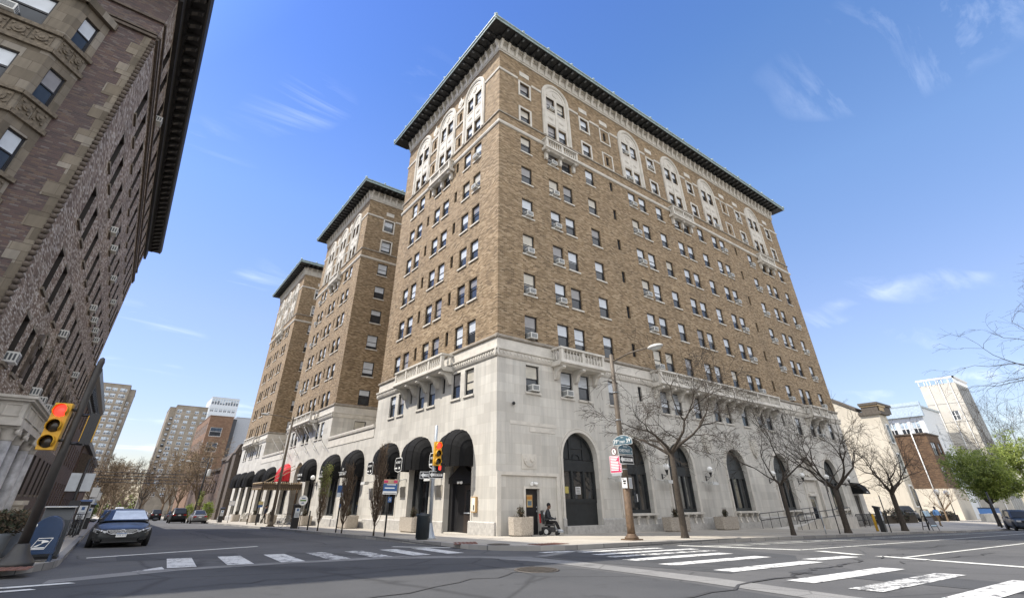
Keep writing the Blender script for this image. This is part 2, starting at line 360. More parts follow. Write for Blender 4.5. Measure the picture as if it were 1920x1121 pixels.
def sheet(name, xs, ys, zf, mat, kind='structure'):
    mb = MB(); n = len(ys)
    for x in xs:
        for y in ys: mb.v.append((x, y, zf(x, y)))
    for i in range(len(xs)-1):
        for j in range(n-1):
            mb.f.append((i*n+j, (i+1)*n+j, (i+1)*n+j+1, i*n+j+1)); mb.m.append(0); mb.sm.append(True)
    o = mb.build(name, mat)
    if kind: o['kind'] = kind
    return o
def steps(a, b, k): return [a+(b-a)*i/k for i in range(k+1)]
sheet('ground', [-2500,-800,-300]+steps(-120,200,16)+[400,900,2500], [-1500,-400,-150]+steps(-60,620,17)+[900,2500], lambda x, y: g(x, y)-.55, M_earth)
xs = steps(-70, 0, 14)+steps(2, 160, 60); ys = steps(-45, -8, 12)+steps(-6, 0, 3)+steps(5, 600, 80)
sheet('road', xs, ys, rd, M_asph)
def patch(name, poly, mat, dz=.004, parent=None, kind='structure'):
    """a flat piece of paving or paint given by its outline, draped on the road"""
    mb = MB(); bm = bmesh.new()
    vs = [bm.verts.new((x, y, 0)) for x, y in poly]; bm.faces.new(vs)
    bmesh.ops.triangulate(bm, faces=bm.faces)
    for _ in range(2):
        long_e = [e for e in bm.edges if e.calc_length() > 3.0]
        if long_e: bmesh.ops.subdivide_edges(bm, edges=long_e, cuts=2); bmesh.ops.triangulate(bm, faces=bm.faces)
    for v in bm.verts: v.co.z = rd(v.co.x, v.co.y)+dz
    me = bpy.data.meshes.new(name); bm.to_mesh(me); bm.free(); me.materials.append(mat)
    o = bpy.data.objects.new(name, me); COL.objects.link(o)
    if kind: o['kind'] = kind
    return o
def arc(cx, cy, r, a0, a1, k=10): return [(cx+r*math.cos(math.radians(a0+(a1-a0)*i/k)), cy+r*math.sin(math.radians(a0+(a1-a0)*i/k))) for i in range(k+1)]
def pavement(name, outer, inner, mat=M_walk):
    """a pavement between its kerb path and the building line, with a real step down to the road"""
    mb = MB(); k = 8; n = len(outer)
    for (ox, oy), (ix, iy) in zip(outer, inner):
        mb.v.append((ox, oy, g(ox, oy)-.4))
        for j in range(k+1):
            x = ox+(ix-ox)*j/k; y = oy+(iy-oy)*j/k; mb.v.append((x, y, g(x, y)))
    q = k+2
    for i in range(n-1):
        for j in range(q-1):
            mb.f.append((i*q+j, (i+1)*q+j, (i+1)*q+j+1, i*q+j+1)); mb.m.append(0); mb.sm.append(False)
    return tag(mb.build(name, mat), kind='structure')
def kerb(name, path, side, w=.17):
    mb = MB(); rings = []
    for i, (x, y) in enumerate(path):
        a = Vector(path[max(i-1,0)]); b = Vector(path[min(i+1,len(path)-1)]); d = (b-a).normalized(); nn = Vector((-d.y, d.x))*side
        z = g(x, y)+.004
        p = Vector((x, y)) - nn*.004; q2 = p+nn*w
        rings.append([(p.x, p.y, z-.42), (p.x, p.y, z), (q2.x, q2.y, z), (q2.x, q2.y, z-.42)])
    mb.loft(rings)
    return tag(mb.build(name, M_kerb), kind='structure')
# the block of the tan building: along 39th street, round the corner, along Chestnut
yl = [600,400,300,220,160,120,90,70,55,45,36,28,22,17,12,8,4,1,-2]
P_out = [(-5.2, y) for y in yl] + arc(-2.2, -5.0, 3.0, 180, 270, 10) + [(x, -8) for x in (0,3,6,10,15,20,26,32,36)] + [(38.5,-8.3),(40,-8.7)] + [(x, -8.7) for x in (46,52,60,70,85,110,160)]
P_in = []
for x, y in P_out:
    if y > -1.9: P_in.append((1.2, max(y, 1.2) if y > 1 else 1.2))
    elif x < 0.5: P_in.append((1.2, 1.2))
    else: P_in.append((max(x, 1.2), 1.2 if x < 48 else 30))
pavement('pavement', P_out, P_in)
kerb('kerb', P_out, 1)
# the block of the dark brick building
L_out = [(-16.8, y) for y in [600,400,300,200,140,100,70,50,36,24,14,8,4,0,-3]] + arc(-20.2, -4.6, 3.4, 0, -90, 10) + [(x, -8) for x in (-22,-26,-32,-45,-70)]
L_in = [(-22.5, max(y, 1.2)) for x, y in L_out[:15]] + [(-22.5, 1.2)]*11 + [(min(x, -22.5), 1.2) for x, y in L_out[26:]]
pavement('pavement', L_out, L_in)
kerb('kerb', L_out, -1)
# Chestnut's far side, behind the camera
S_out = [(x, -25.5) for x in steps(-70, 160, 23)]
pavement('pavement', S_out, [(x, -31) for x, y in S_out])
# paving patches and worn strips of the crossing
patch('road', [(-60,-9.6),(-30,-9.3),(-16.6,-8.9),(-14.6,-7.7),(-12,-7.45),(-9.5,-7.7),(-7.2,-9.1),(-6.6,-11.5),(-7.0,-16),(-8.5,-24),(-40,-25),(-60,-24)], M_asphd, .004)
patch('road', [(-9.4,-7.6),(-7.0,-8.9),(-6.35,-11.5),(-6.75,-16),(-8.2,-24),(-7.4,-24),(-5.95,-16),(-5.55,-11.6),(-5.6,-9.6),(-3.2,-8.45),(1.5,-8.06),(1.5,-8.3),(-2.8,-8.75),(-5.1,-9.75),(-6.1,-9.0),(-8,-7.3)], M_oldconc, .006)
patch('road', [(-16.8,-9.0),(-14.5,-7.75),(-12,-7.5),(-9.4,-7.65),(-8.2,-7.2),(-8.6,-6.9),(-12,-7.0),(-14.2,-7.15),(-15.2,-7.3),(-16.75,-8.3)], M_oldconc, .008)
patch('road', [(-5.0,-9.9),(-2.9,-8.9),(2.5,-8.45),(3.0,-11),(1.5,-14),(-.5,-15.0),(-4.9,-15.6),(-5.4,-12)], M_asphd, .004)
def stripes(rows, w, mat):
    for (a, b) in rows:
        A = Vector(a); B = Vector(b); d = (B-A).normalized(); nn = Vector((-d.y, d.x))*w/2
        patch('crosswalk_stripe', [tuple(A+nn), tuple(B+nn), tuple(B-nn), tuple(A-nn)], mat, .009)
# zebra stripes over Chestnut (each along the street) and over 39th street
for i, (x0, x1, y) in enumerate([(-4.2,-2.9,-8.5),(-3.0,1.1,-9.15),(-3.4,1.8,-10.2),(-3.7,1.5,-11.1),(-4.1,.6,-12.15),(-4.4,.2,-13.6),(-4.6,-.4,-15.3),(.15,2.6,-15.1),(-5.2,-.8,-17.25),(-5.5,-1.2,-18.45),(-5.6,-1.6,-19.75)]):
    stripes([((x0, y+.06), (x1, y-.06))], .52 if i > 3 else .42, M_paintw if i in (3, 9) else M_paint)
for i, x in enumerate([-14.35,-13.05,-11.75,-10.45,-9.15,-7.85,-6.6]):
    stripes([((x-.02, -7.0), (x+.22, -3.9))], .62, M_paintw if i in (3, 4) else M_paint)
patch('road_marking', [(-16.3,-2.3),(-16.3,-2.0),(-11.0,1.05),(-11.0,.72)], M_line, .008)
patch('road_marking', [(-15.4,-7.5),(-14.75,-6.6),(-14.75,-7.25)], M_paint, .011)
patch('road_marking', [(-6.9,-2.6),(-5.4,-4.5),(-5.2,-4.3),(-6.7,-2.4)], M_line, .008)
patch('road_marking', [(-17.9,-9.6),(-17.9,-9.3),(-16.4,-9.05),(-16.3,-9.25)], M_line, .012)
patch('road_marking', [(-18.5,-10.3),(-18.5,-10.05),(-16.9,-9.75),(-16.8,-9.95)], M_line, .012)
for (a, b, w) in [((3.2,-8.5),(4.6,-12.75),.42),((4.55,-13.4),(3.6,-15.0),.42),((3.5,-15.6),(2.2,-19.4),.40)]:
    stripes_ = Vector(b)-Vector(a); d = stripes_.normalized(); nn = Vector((-d.y, d.x))*w/2; A = Vector(a); B = Vector(b)
    patch('road_marking', [tuple(A+nn), tuple(B+nn), tuple(B-nn), tuple(A-nn)], M_line, .010)
def lane(y0, x0, x1, w=.13, y1=None):
    y1 = y0 if y1 is None else y1
    patch('road_marking', [(x0,y0-w/2),(x1,y1-w/2),(x1,y1+w/2),(x0,y0+w/2)], M_line, .010)
lane(-12.75, 4.6, 120, .14, -12.0); lane(-16.25, 3.3, 120, .14, -16.1); lane(-9.9, 3.8, 70, .12, -10.6); lane(-9.35, 3.6, 40, .12, -9.6)
for x in steps(12, 22, 4): patch('road_marking', [(x,-9.45),(x+2.2,-9.8),(x+2.4,-9.7),(x+.2,-9.35)], M_paintw, .012)
# repaired patches of another age
patch('road', [(-15.6,-1.6),(-15.6,-3.9),(-12.6,-4.6),(-12.4,-2.6)], M_asphd, .003)
patch('road', [(-10.6,9),(-10.6,24),(-8.4,24),(-8.4,9)], M_asphd, .003)
patch('road', [(9,-13.3),(24,-13.2),(24,-15.7),(9,-15.9)], M_asphd, .003)
M_asphl = ground_mat('pale_asphalt_patch', (.105,.104,.10), (.145,.143,.138), scale=.4, crack=.5)
patch('road', [(-13.8,-17.2),(-13.2,-20.5),(-9.6,-20.2),(-9.9,-16.9)], M_asphl, .0085)
patch('road', [(-3.6,-16.2),(-3.9,-20.5),(-2.2,-20.5),(-1.9,-16.1)], M_asphd, .005)
# sealed cracks and stains
M_tar = ground_mat('tar_seal', (.040,.040,.042), (.058,.058,.060), scale=1.0)
def seal(pts, w=.07):
    L = []; R = []
    for i, (x, y) in enumerate(pts):
        a = Vector(pts[max(i-1,0)]); b = Vector(pts[min(i+1,len(pts)-1)]); d = (b-a).normalized(); nn = Vector((-d.y,d.x))*w*(.5+.5*math.sin(i*2.3+1)**2)/2
        L.append((x+nn.x,y+nn.y)); R.append((x-nn.x,y-nn.y))
    patch('road', L+R[::-1], M_tar, .0125)
sr = random.Random(4)
def wander(a, b, n=9, j=.12): return [(a[0]+(b[0]-a[0])*i/n+sr.gauss(0,j), a[1]+(b[1]-a[1])*i/n+sr.gauss(0,j)) for i in range(n+1)]
for a, b, w in [((-13.5,-14.5),(-7.6,-12.4),.08),((-7.6,-12.4),(-6.9,-9.4),.06),((-12.5,-17.5),(-4.6,-16.6),.10),((-4.6,-16.6),(-.6,-16.2),.12),((-.6,-16.2),(5.5,-15.6),.06),((-4.7,-9.9),(-3.0,-15.5),.05),((1,-16.9),(9,-17.2),.06),((-11.5,5),(-11.2,40),.07),((-8.3,-2),(-7.9,22),.06),((6,-11.2),(22,-11.5),.06),((8,-14.6),(30,-14.4),.06),((-15,-11.2),(-9.5,-10.6),.05)]: seal(wander(a, b, 12 if abs(a[1]-b[1]) < 20 else 20, .10), w)
# manhole covers and the tactile plates at the ramps
M_cast = plain('cast_iron', (.07,.06,.05), .6, var=.4, scale=9)
M_tact = plain('brick_red_tactile', (.17,.085,.065), .85, var=.25, scale=9)
def manhole(x, y, r, zf, label):
    mb = MB(); mb.lathe([(r, 0), (r, .016), (r*.93, .02), (r*.9, .014), (.01, .014)], n=28)
    for k in range(-5, 6):
        hw = math.sqrt(max(0, (r*.85)**2-(k*r*.16)**2))
        if hw > .05: mb.box((-hw, k*r*.16-.02, .013), (hw, k*r*.16+.02, .024))
    o = mb.build('manhole_cover', M_cast, loc=(x, y, zf(x, y)+.002)); tag(o, label, 'manhole cover')
manhole(-7.9, -12.6, .52, lambda x, y: rd(x, y)+.004, 'round ribbed iron manhole cover set in the dark asphalt of the crossing')
manhole(-4.36, -6.25, .42, g, 'round iron manhole cover set in the pavement corner between two ramps')
def plate(x, y, w, d, rz, label):
    mb = MB(); nx = 9; ny = 6
    mb.box((-w/2,-d/2,0), (w/2,d/2,.008))
    for i in range(nx):
        for j in range(ny):
            cx = -w/2+w*(i+.5)/nx; cy = -d/2+d*(j+.5)/ny; mb.box((cx-.035,cy-.035,.008), (cx+.035,cy+.035,.016))
    o = mb.build('tactile_plate', M_tact, loc=(x, y, g(x, y)+.002)); o.rotation_euler = (.0175*-1, 0.012, rz); tag(o, label, 'tactile plate')
plate(-4.75, -4.6, 1.2, .9, math.radians(60), 'brick red tactile ramp plate beside the silver signal pole')
plate(-2.6, -7.0, 1.5, .75, math.radians(5), 'brown grid of a tactile ramp plate in front of the wheelchair')
plate(-17.8, -7.15, 1.3, .8, math.radians(-3), 'red brown tactile ramp plate in front of the dark flared pole base')
# ------------------------------------------------------------------ facade toolkit
class Trim(dict):
    """trim kept as one mesh per wall"""
    def of(s, F):
        if F not in s: s[F] = MB()
        return s[F]
    def build(s, name, mat, parent):
        for mb in s.values(): mb.build(name, mat, parent)
class Fac:
    """a wall plane: u along it (viewer's left to right as seen from outside when U is chosen so), z up, d outwards"""
    def __init__(s, o, U, Nn):
        s.o = Vector(o); s.U = Vector(U); s.N = Vector(Nn)
        # frame for parts: local x along the wall, local y into the wall, z up
        y = -s.N; x = y.cross(Vector((0,0,1))); s.rz = math.atan2(x.y, x.x); s.sgn = 1 if x.dot(s.U) > 0 else -1
    def p(s, u, z, d=0): return s.o + s.U*u + Vector((0,0,z)) + s.N*d
    def box(s, mb, u0, u1, z0, z1, d0, d1, m=0):
        if isinstance(mb, Trim): mb = mb.of(s)
        mb.loft([[s.p(u0,z0,d0), s.p(u1,z0,d0), s.p(u1,z1,d0), s.p(u0,z1,d0)], [s.p(u0,z0,d1), s.p(u1,z0,d1), s.p(u1,z1,d1), s.p(u0,z1,d1)]], m)
    def prof(s, mb, u0, u1, pts, m=0):
        """extrude a (d,z) profile along u"""
        if isinstance(mb, Trim): mb = mb.of(s)
        mb.loft([[s.p(u0,z,d) for d, z in pts], [s.p(u1,z,d) for d, z in pts]], m)
    def wall(s, mb, u0, u1, bands, rects, arches=(), depth=.22, md=None, back=None):
        """the wall sheet with real openings and reveals. bands = [(z0,z1,material)], rects = (u0,u1,z0,z1), arches = (uc,r,z0,zspring,depth)"""
        holes = [tuple(r) for r in rects] + [(c-r, c+r, z0, zs+r) for c, r, z0, zs, dp in arches]
        us = sorted({u0, u1} | {round(v, 4) for h in holes for v in h[:2] if u0 < v < u1})
        zs_ = sorted({b[0] for b in bands} | {bands[-1][1]} | {round(v, 4) for h in holes for v in h[2:] if bands[0][0] < v < bands[-1][1]})
        for i in range(len(us)-1):
            cu = (us[i]+us[i+1])/2
            hh = [h for h in holes if h[0] < cu < h[1]]
            for j in range(len(zs_)-1):
                cz = (zs_[j]+zs_[j+1])/2
                if any(h[2] < cz < h[3] for h in hh): continue
                m = next(b[2] for b in bands if b[0] <= cz <= b[1])
                mb.quad([s.p(us[i],zs_[j]), s.p(us[i+1],zs_[j]), s.p(us[i+1],zs_[j+1]), s.p(us[i],zs_[j+1])], m)
        for (a, b, c, d) in rects:
            m = next(q[2] for q in bands if q[0] <= (c+d)/2 <= q[1]) if md is None else md
            for p, q in (((a,c),(b,c)), ((b,c),(b,d)), ((b,d),(a,d)), ((a,d),(a,c))):
                mb.quad([s.p(*p), s.p(*q), s.p(*q, -depth), s.p(*p, -depth)], m)
        for (c, r, z0, zs, dp) in arches:
            m = next(q[2] for q in bands if q[0] <= zs <= q[1]); k = 14
            A = [(c+r*math.cos(PI*i/k), zs+r*math.sin(PI*i/k)) for i in range(k+1)]
            for i in range(k):
                p, q = A[i], A[i+1]
                top = zs+r
                mb.quad([s.p(*p), s.p(p[0], top), s.p(q[0], top), s.p(*q)] if 0 < i < k-1 else ([s.p(*p), s.p(p[0], top), s.p(q[0], top), s.p(*q)]), m)
                mb.quad([s.p(*p), s.p(*q), s.p(*q, -dp), s.p(*p, -dp)], m)
            for p, q in (((c-r,z0),(c+r,z0)), ((c+r,z0),(c+r,zs)), ((c-r,zs),(c-r,z0))):
                mb.quad([s.p(*p), s.p(*q), s.p(*q, -dp), s.p(*p, -dp)], m)
    def archring(s, mb, c, zs, r0, r1, d0, d1, z0=None, k=18, m=0):
        """a raised moulding round an arch, running down the jambs to z0"""
        if isinstance(mb, Trim): mb = mb.of(s)
        pts = [(1, 0, z0)] if z0 is not None else []
        path = ([(c+r0, z0, c+r1, z0)] if z0 is not None else []) + [(c+r0*math.cos(PI*i/k), zs+r0*math.sin(PI*i/k), c+r1*math.cos(PI*i/k), zs+r1*math.sin(PI*i/k)) for i in range(k+1)] + ([(c-r0, z0, c-r1, z0)] if z0 is not None else [])
        mb.loft([[s.p(a,b,d0), s.p(a,b,d1), s.p(e,f,d1), s.p(e,f,d0)] for a, b, e, f in path], m)
    def disc(s, mb, c, z, r, d0, d1, n=16, m=0, sz=1.0):
        if isinstance(mb, Trim): mb = mb.of(s)
        mb.loft([[s.p(c+r*math.cos(2*PI*i/n), z+sz*r*math.sin(2*PI*i/n), d) for i in range(n)] for d in (d0, d1)], m)

# window parts, shared by every opening of a size; local x along the wall, y into the wall, origin bottom centre of the opening
_wm = {}; wr0 = random.Random(12)
M_blind2 = glass('cream_blind_behind_glass', (.50,.47,.40), rough=.3, spec=.5, var=.2)
def win_meshes(w, h, blind=.5, dep=.15, kind='sash'):
    mat_b = wr0.choice([M_blind, M_blind, M_blind, M_blind2, M_curtain]) if blind else None
    key = (round(w,2), round(h,2), blind, dep, kind, mat_b.name if mat_b else '')
    if key in _wm: return _wm[key]
    f = .055; fr = MB(); hw = w/2
    fr.box((-hw,dep-.03,0), (-hw+f,dep+.06,h)); fr.box((hw-f,dep-.03,0), (hw,dep+.06,h))
    fr.box((-hw+f,dep-.03,h-f), (hw-f,dep+.06,h)); fr.box((-hw+f,dep-.03,0), (hw-f,dep+.06,f))
    if kind == 'sash':
        fr.box((-hw+f,dep-.015,h*.5-.03), (hw-f,dep+.05,h*.5+.03))
        for sx in (-1, 1): fr.box((sx*(hw-f-.015)-.018,dep,f), (sx*(hw-f-.015)+.018,dep+.05,h-f))
    me_f = mesh_only(fr, 'window', M_frame)
    gl = MB(); gl.quad([(-hw+f,dep+.035,f), (hw-f,dep+.035,f), (hw-f,dep+.02,h-f), (-hw+f,dep+.02,h-f)])
    me_g = mesh_only(gl, 'pane', M_glass)
    me_b = None
    if blind:
        bl = MB(); z0 = h-f-(h-2*f)*blind
        bl.quad([(-hw+f+.03,dep+.012,z0), (hw-f-.03,dep+.012,z0), (hw-f-.03,dep+.012,h-f), (-hw+f+.03,dep+.012,h-f)])
        me_b = mesh_only(bl, 'blind', mat_b)
    _wm[key] = (me_f, me_g, me_b); return _wm[key]
_sm = {}
def sill_mesh(w, mat):
    key = (round(w,2), mat.name)
    if key not in _sm:
        mb = MB(); mb.box((-w/2-.08,-.09,-.12), (w/2+.08,.14,-.004)); _sm[key] = mesh_only(mb, 'sill', mat)
    return _sm[key]
def add_window(F, parent, uc, z, w, h, blind=.5, sill=M_trim, dep=.15, kind='sash', name='window', rel=None):
    me_f, me_g, me_b = win_meshes(w, h, blind, dep, kind)
    o = bpy.data.objects.new(name, me_f); COL.objects.link(o); o.parent = parent
    o.location = F.p(uc, z) - (rel or Vector((0,0,0))); o.rotation_euler = (0,0,F.rz)
    for nm, me in (('pane', me_g), ('blind', me_b)):
        if me:
            c = bpy.data.objects.new(nm, me); COL.objects.link(c); c.parent = o
    if sill:
        c = bpy.data.objects.new('sill', sill_mesh(w, sill)); COL.objects.link(c); c.parent = o
    return o
def bulk_window(mb, F, uc, z, w, h, blind=.5, sill=True, dep=.15, kind='sash'):
    """the same window written into a shared mesh: slots 0 frame, 1 glass, 2 blind, 3 sill"""
    f = .055; a, b = uc-w/2, uc+w/2
    for (p, q, r, t) in ((a,a+f,z,z+h), (b-f,b,z,z+h), (a+f,b-f,z+h-f,z+h), (a+f,b-f,z,z+f)): F.box(mb, p, q, r, t, -dep-.06, -dep+.03, 0)
    if kind == 'sash': F.box(mb, a+f, b-f, z+h*.5-.03, z+h*.5+.03, -dep-.05, -dep+.015, 0)
    mb.quad([F.p(a+f,z+f,-dep-.035), F.p(b-f,z+f,-dep-.035), F.p(b-f,z+h-f,-dep-.02), F.p(a+f,z+h-f,-dep-.02)], 1)
    if blind:
        z0 = z+h-f-(h-2*f)*blind
        mb.quad([F.p(a+f+.03,z0,-dep-.012), F.p(b-f-.03,z0,-dep-.012), F.p(b-f-.03,z+h-f,-dep-.012), F.p(a+f+.03,z+h-f,-dep-.012)], 2)
    if sill: F.box(mb, a-.08, b+.08, z-.12, z-.004, -.14, .09, 3)

# window air conditioners: things of their own, standing in the lower sash
def _ac_meshes():
    c = MB(); c.box((-.31,-.34,0), (.31,.25,.40))
    body = mesh_only(c, 'casing', M_ac)
    gm = MB()
    gm.box((-.25,-.352,.06), (.25,-.341,.34), 0)
    for k in range(5): gm.box((-.25,-.358,.085+k*.055), (.25,-.353,.097+k*.055), 1)
    for sx in (-1, 1):
        for k in range(4): gm.box((sx*.311-.004,-.29+k*.12,.07), (sx*.311+.004,-.22+k*.12,.33), 0)
    return body, mesh_only(gm, 'grille', [M_acdark, M_ac])
AC_BODY, AC_GRILLE = _ac_meshes()
def add_ac(F, uc, z, label, group, scale=1.0):
    t = thing('air_conditioner', label, 'air conditioner', F.p(uc, z), F.rz, group); t.scale = (scale,)*3
    for nm, me in (('casing', AC_BODY), ('grille', AC_GRILLE)):
        o = bpy.data.objects.new(nm, me); COL.objects.link(o); o.parent = t
    return t

def balustrade_part(F, parent, u0, u1, zf, zt, depth, nbr, bays, name='balcony'):
    """stone balcony: slab, pedestals, rail, turned balusters, scroll brackets"""
    slab = MB()
    F.prof(slab, u0-.12, u1+.12, [(.0,zf-.30),(depth-.12,zf-.30),(depth,zf-.18),(depth+.1,zf-.16),(depth+.1,zf-.05),(depth+.04,zf),(.0,zf)])
    root = slab.build(name, M_trim, parent)
    rail = MB(); pw = .2
    F.box(rail, u0-.06, u1+.06, zt-.13, zt, depth-.27, depth+.05)
    for a in (u0-.06, u1-.20): F.box(rail, a, a+.26, zt-.13+.002, zt-.002, .0, depth-.27)
    F.box(rail, u0-.03, u1+.03, zf, zf+.1, depth-.24, depth+.02)
    rail.build('rail', M_trim, root)
    n = bays
    for i in range(n+1):
        ped = MB(); c = u0+pw/2+(u1-u0-pw)*i/n; F.box(ped, c-pw/2, c+pw/2, zf+.1, zt-.13, depth-.22, depth+.01); ped.build('pedestal', M_trim, root)
    bl = MB(); hz = zt-.13-zf-.1; prof = [(.07,0),(.07,.06*hz),(.045,.1*hz),(.085,.3*hz),(.05,.6*hz),(.035,.8*hz),(.06,.9*hz),(.07,hz)]
    for i in range(n):
        a = u0+pw+(u1-u0-pw)*i/n; b = u0+(u1-u0-pw)*(i+1)/n; k = max(2, int((b-a)/.25))
        for q in range(k):
            p = F.p(a+(b-a)*(q+.5)/k, zf+.1, depth-.11); bl.lathe(prof, p, n=7, cap=False)
    for e in (u0+.07, u1-.07):
        for q in range(max(1, int((depth-.35)/.24))):
            bl.lathe(prof, F.p(e, zf+.1, .16+q*.24), n=7, cap=False)
    bl.build('balusters', M_trim, root)
    for i in range(nbr):
        c = u0+.25+(u1-u0-.5)*i/(nbr-1); br = MB()
        pts = [(.0,zf-.302),(depth-.05,zf-.302),(depth-.02,zf-.42),(depth-.12,zf-.50),(depth-.28,zf-.46),(depth*.45,zf-.62),(.22,zf-1.0),(.12,zf-1.1),(.0,zf-1.06)]
        F.prof(br, c-.13, c+.13, pts)
        br.build('bracket', M_trim, root)
    return root

def crown_part(F, parent, L, z0, over, ends=(True, True), spacing=.90):
    """corbel frieze, bracketed copper eaves and verdigris gutter of one side"""
    fr = MB(); n = int(round(L/spacing)); sp = L/n
    F.box(fr, -.03, L+.03, z0, z0+.16, .0, .09); F.box(fr, -.05, L+.05, z0+.16, z0+.24, .0, .15)
    F.box(fr, 0, L, z0+.24, z0+1.35, -.05, .05)
    for i in range(n+1):
        c = min(max(i*sp, .12), L-.12)
        F.prof(fr, c-.12, c+.12, [(.05,z0+.24),(.16,z0+.26),(.2,z0+.7),(.36,z0+1.05),(.40,z0+1.34),(.05,z0+1.34)])
        if i < n:
            for k in range(3):
                a = i*sp+.24+k*(sp-.48)/3+.03; F.box(fr, a, a+(sp-.48)/3-.07, z0+.98, z0+1.22, .05, .16)
            F.box(fr, c+.12, i*sp+sp-.12, z0+1.24, z0+1.34, .05, .30)
            F.box(fr, c+.22, i*sp+sp-.22, z0+.38, z0+.8, .05, .075)
    fr.build('frieze', M_trim, parent)
    zs = z0+1.35; a0 = -over+.004 if ends[0] else 0; a1 = L+over-.004 if ends[1] else L
    so = MB()
    F.box(so, a0 if ends[0] else a0, a1, zs+.22, zs+.34, -.1, over)
    F.box(so, a0*.25, L+(a1-L)*.25, zs, zs+.22, -.1, .42)
    nb = int(round((L+1)/spacing)); 
    for i in range(nb+1):
        c = i*L/nb
        F.prof(so, c-.13, c+.13, [(.42,zs+.02),(.55,zs-.02),(.75,zs+.10),(over-.35,zs+.10),(over-.2,zs+.02),(over-.1,zs+.12),(over-.1,zs+.219),(.42,zs+.219)])
        F.box(so, c-.08, c+.08, zs+.015, zs+.03, over-.36, over-.17, 1)
    so.build('eaves', [M_copper, plainget('pale_bracket_tip')], parent)
    gu = MB()
    F.prof(gu, a0-.135*ends[0], a1+.135*ends[1], [(over-.0,zs+.2),(over+.06,zs+.2),(over+.07,zs+.28),(over+.02,zs+.30),(over+.03,zs+.42),(over+.14,zs+.5),(over+.14,zs+.62),(over,zs+.62)])
    gu.build('gutter', M_gutter, parent)
    an = MB(); na = int(round((a1-a0)/3.1))
    for i in range(na+1):
        c = a0+(a1-a0)*i/na; an.sphere(F.p(c, zs+.74, over+.06), .14, n=8, k=5, sz=1.2)
    an.build('gutter_knobs', M_gutter, parent)
def plainget(n):
    if n not in MATS: plain(n, (.16,.18,.2), .5)
    return MATS[n]
# ------------------------------------------------------------------ the tan brick apartment building
apt = thing('apartment_building', 'tan brick apartment building of three towers on a pale limestone base, seen corner on', 'building', (0,0,0))
LX, WY = 48.83, 17.65
TZ = 36.84
FS = Fac((0,0,0), (1,0,0), (0,-1,0))
TY = [0.0, 29.5, 59.2]
FW = [Fac((0,y,.003), (0,1,0), (-1,0,0)) for y in TY]
FSide = [None, Fac((0,TY[1],0), (1,0,0), (0,-1,0)), Fac((0,TY[2],0), (1,0,0), (0,-1,0))]
W1, H1 = 1.08, 1.64
def zrow(i): return 7.36 if i == 0 else 10.66+3.135*(i-1) if i < 7 else (29.60, 32.74)[i-7]
pairs_S = [6.48, 16.95, 24.4, 31.35, 42.1]; singles_S = [2.76, 10.26, 20.45, 28.05, 38.3, 45.95]; narrow_S = [13.2, 35.1]
pairs_S[2] = 24.15; singles_S[3] = 27.75
pairs_W = [3.86, 8.82, 13.79]; narrow_W = [6.34, 11.31]
OP = []     # openings: (facade, uc, z, w, h, row, column label, arched zone?)
def row_ops(F, pairs, singles, narrow, side):
    for r in range(9):
        z = zrow(r); top = r >= 7
        for c in pairs:
            for s in (-1, 1):
                w, h, du = (W1, H1, .80) if not top else (1.04, 1.62 if r == 8 else 1.42, .64)
                OP.append((F, c+s*du, z+(0 if not top else (.18 if r == 8 else -.02)), w, h, r, side, 'arch' if top else 'pair'))
        for c in singles: OP.append((F, c, z, W1, H1-(.1 if top else 0), r, side, 'framed' if top else 'single'))
        for c in narrow: OP.append((F, c, z+.58 if not top else z+.35, .42, 1.06, r, side, 'narrow' if side == 'W' or not top else 'nframed'))
row_ops(FS, pairs_S, singles_S, narrow_S, 'S')
for k in range(3): row_ops(FW[k], pairs_W, [], narrow_W, 'W%d' % k)
for k in (1, 2):
    for r in range(9): OP.append((FSide[k], 3.05, zrow(r), 1.3, H1, r, 'N%d' % k, 'framed' if r >= 7 else 'single'))
def rects_of(F): return [(u-w/2, u+w/2, z, z+h) for (f, u, z, w, h, *_r) in OP if f is F]
BANDS = [(-3,-2.9,0), (-2.9,10.3,0), (10.3,TZ,1)]
AR = 1.5; ASP = 3.83
arch_S = [6.42, 11.5, 16.75, 24.4, 32.05, 37.2, 42.35]
arch_W = [[3.9, 8.82, 13.75], [3.85, 8.82, 13.79], [3.85, 8.82, 13.79]]
court_arch = [[20.55, 26.2], [50.2, 55.8]]
sillz = {0: .25}
wm = MB()
# the corner panel with the plain door: an opening of its own
FS.wall(wm, 0, LX, BANDS, rects_of(FS)+[(1.98,2.98,-.05,2.14),(46.3,47.6,-.8,2.05)], [(c, AR, (.3 if i == 0 else (-.3 if i in (5,) else .86)), ASP, .5) for i, c in enumerate(arch_S)])
for k in range(3):
    zz = g(0, TY[k]+8)
    FW[k].wall(wm, 0, WY, BANDS, rects_of(FW[k]), [(c, AR, (zz+.1 if (k == 0 and i == 0) or (k == 1 and i == 1) else zz+.75), ASP, .6) for i, c in enumerate(arch_W[k])])
    # towers 2 and 3: their sides over the court; tower backs
    if k: FSide[k].wall(wm, 0, 20, BANDS, rects_of(FSide[k]))
    B = Fac((0,TY[k]+WY,0), (1,0,0), (0,1,0)); B.wall(wm, 0, 20 if k else LX, BANDS, [])
    E_ = Fac((20 if k else LX, TY[k], 0), (0,1,0), (1,0,0)); E_.wall(wm, 0, WY, BANDS, [])
    wm.quad([(0,TY[k],TZ+1.2), (LX if k == 0 else 20,TY[k],TZ+1.2), (LX if k == 0 else 20,TY[k]+WY,TZ+1.2), (0,TY[k]+WY,TZ+1.2)], 1)
FC = [Fac((0,TY[0]+WY,0), (0,1,0), (-1,0,0)), Fac((0,TY[1]+WY,0), (0,1,0), (-1,0,0))]
CW = [TY[1]-WY, TY[2]-TY[1]-WY]
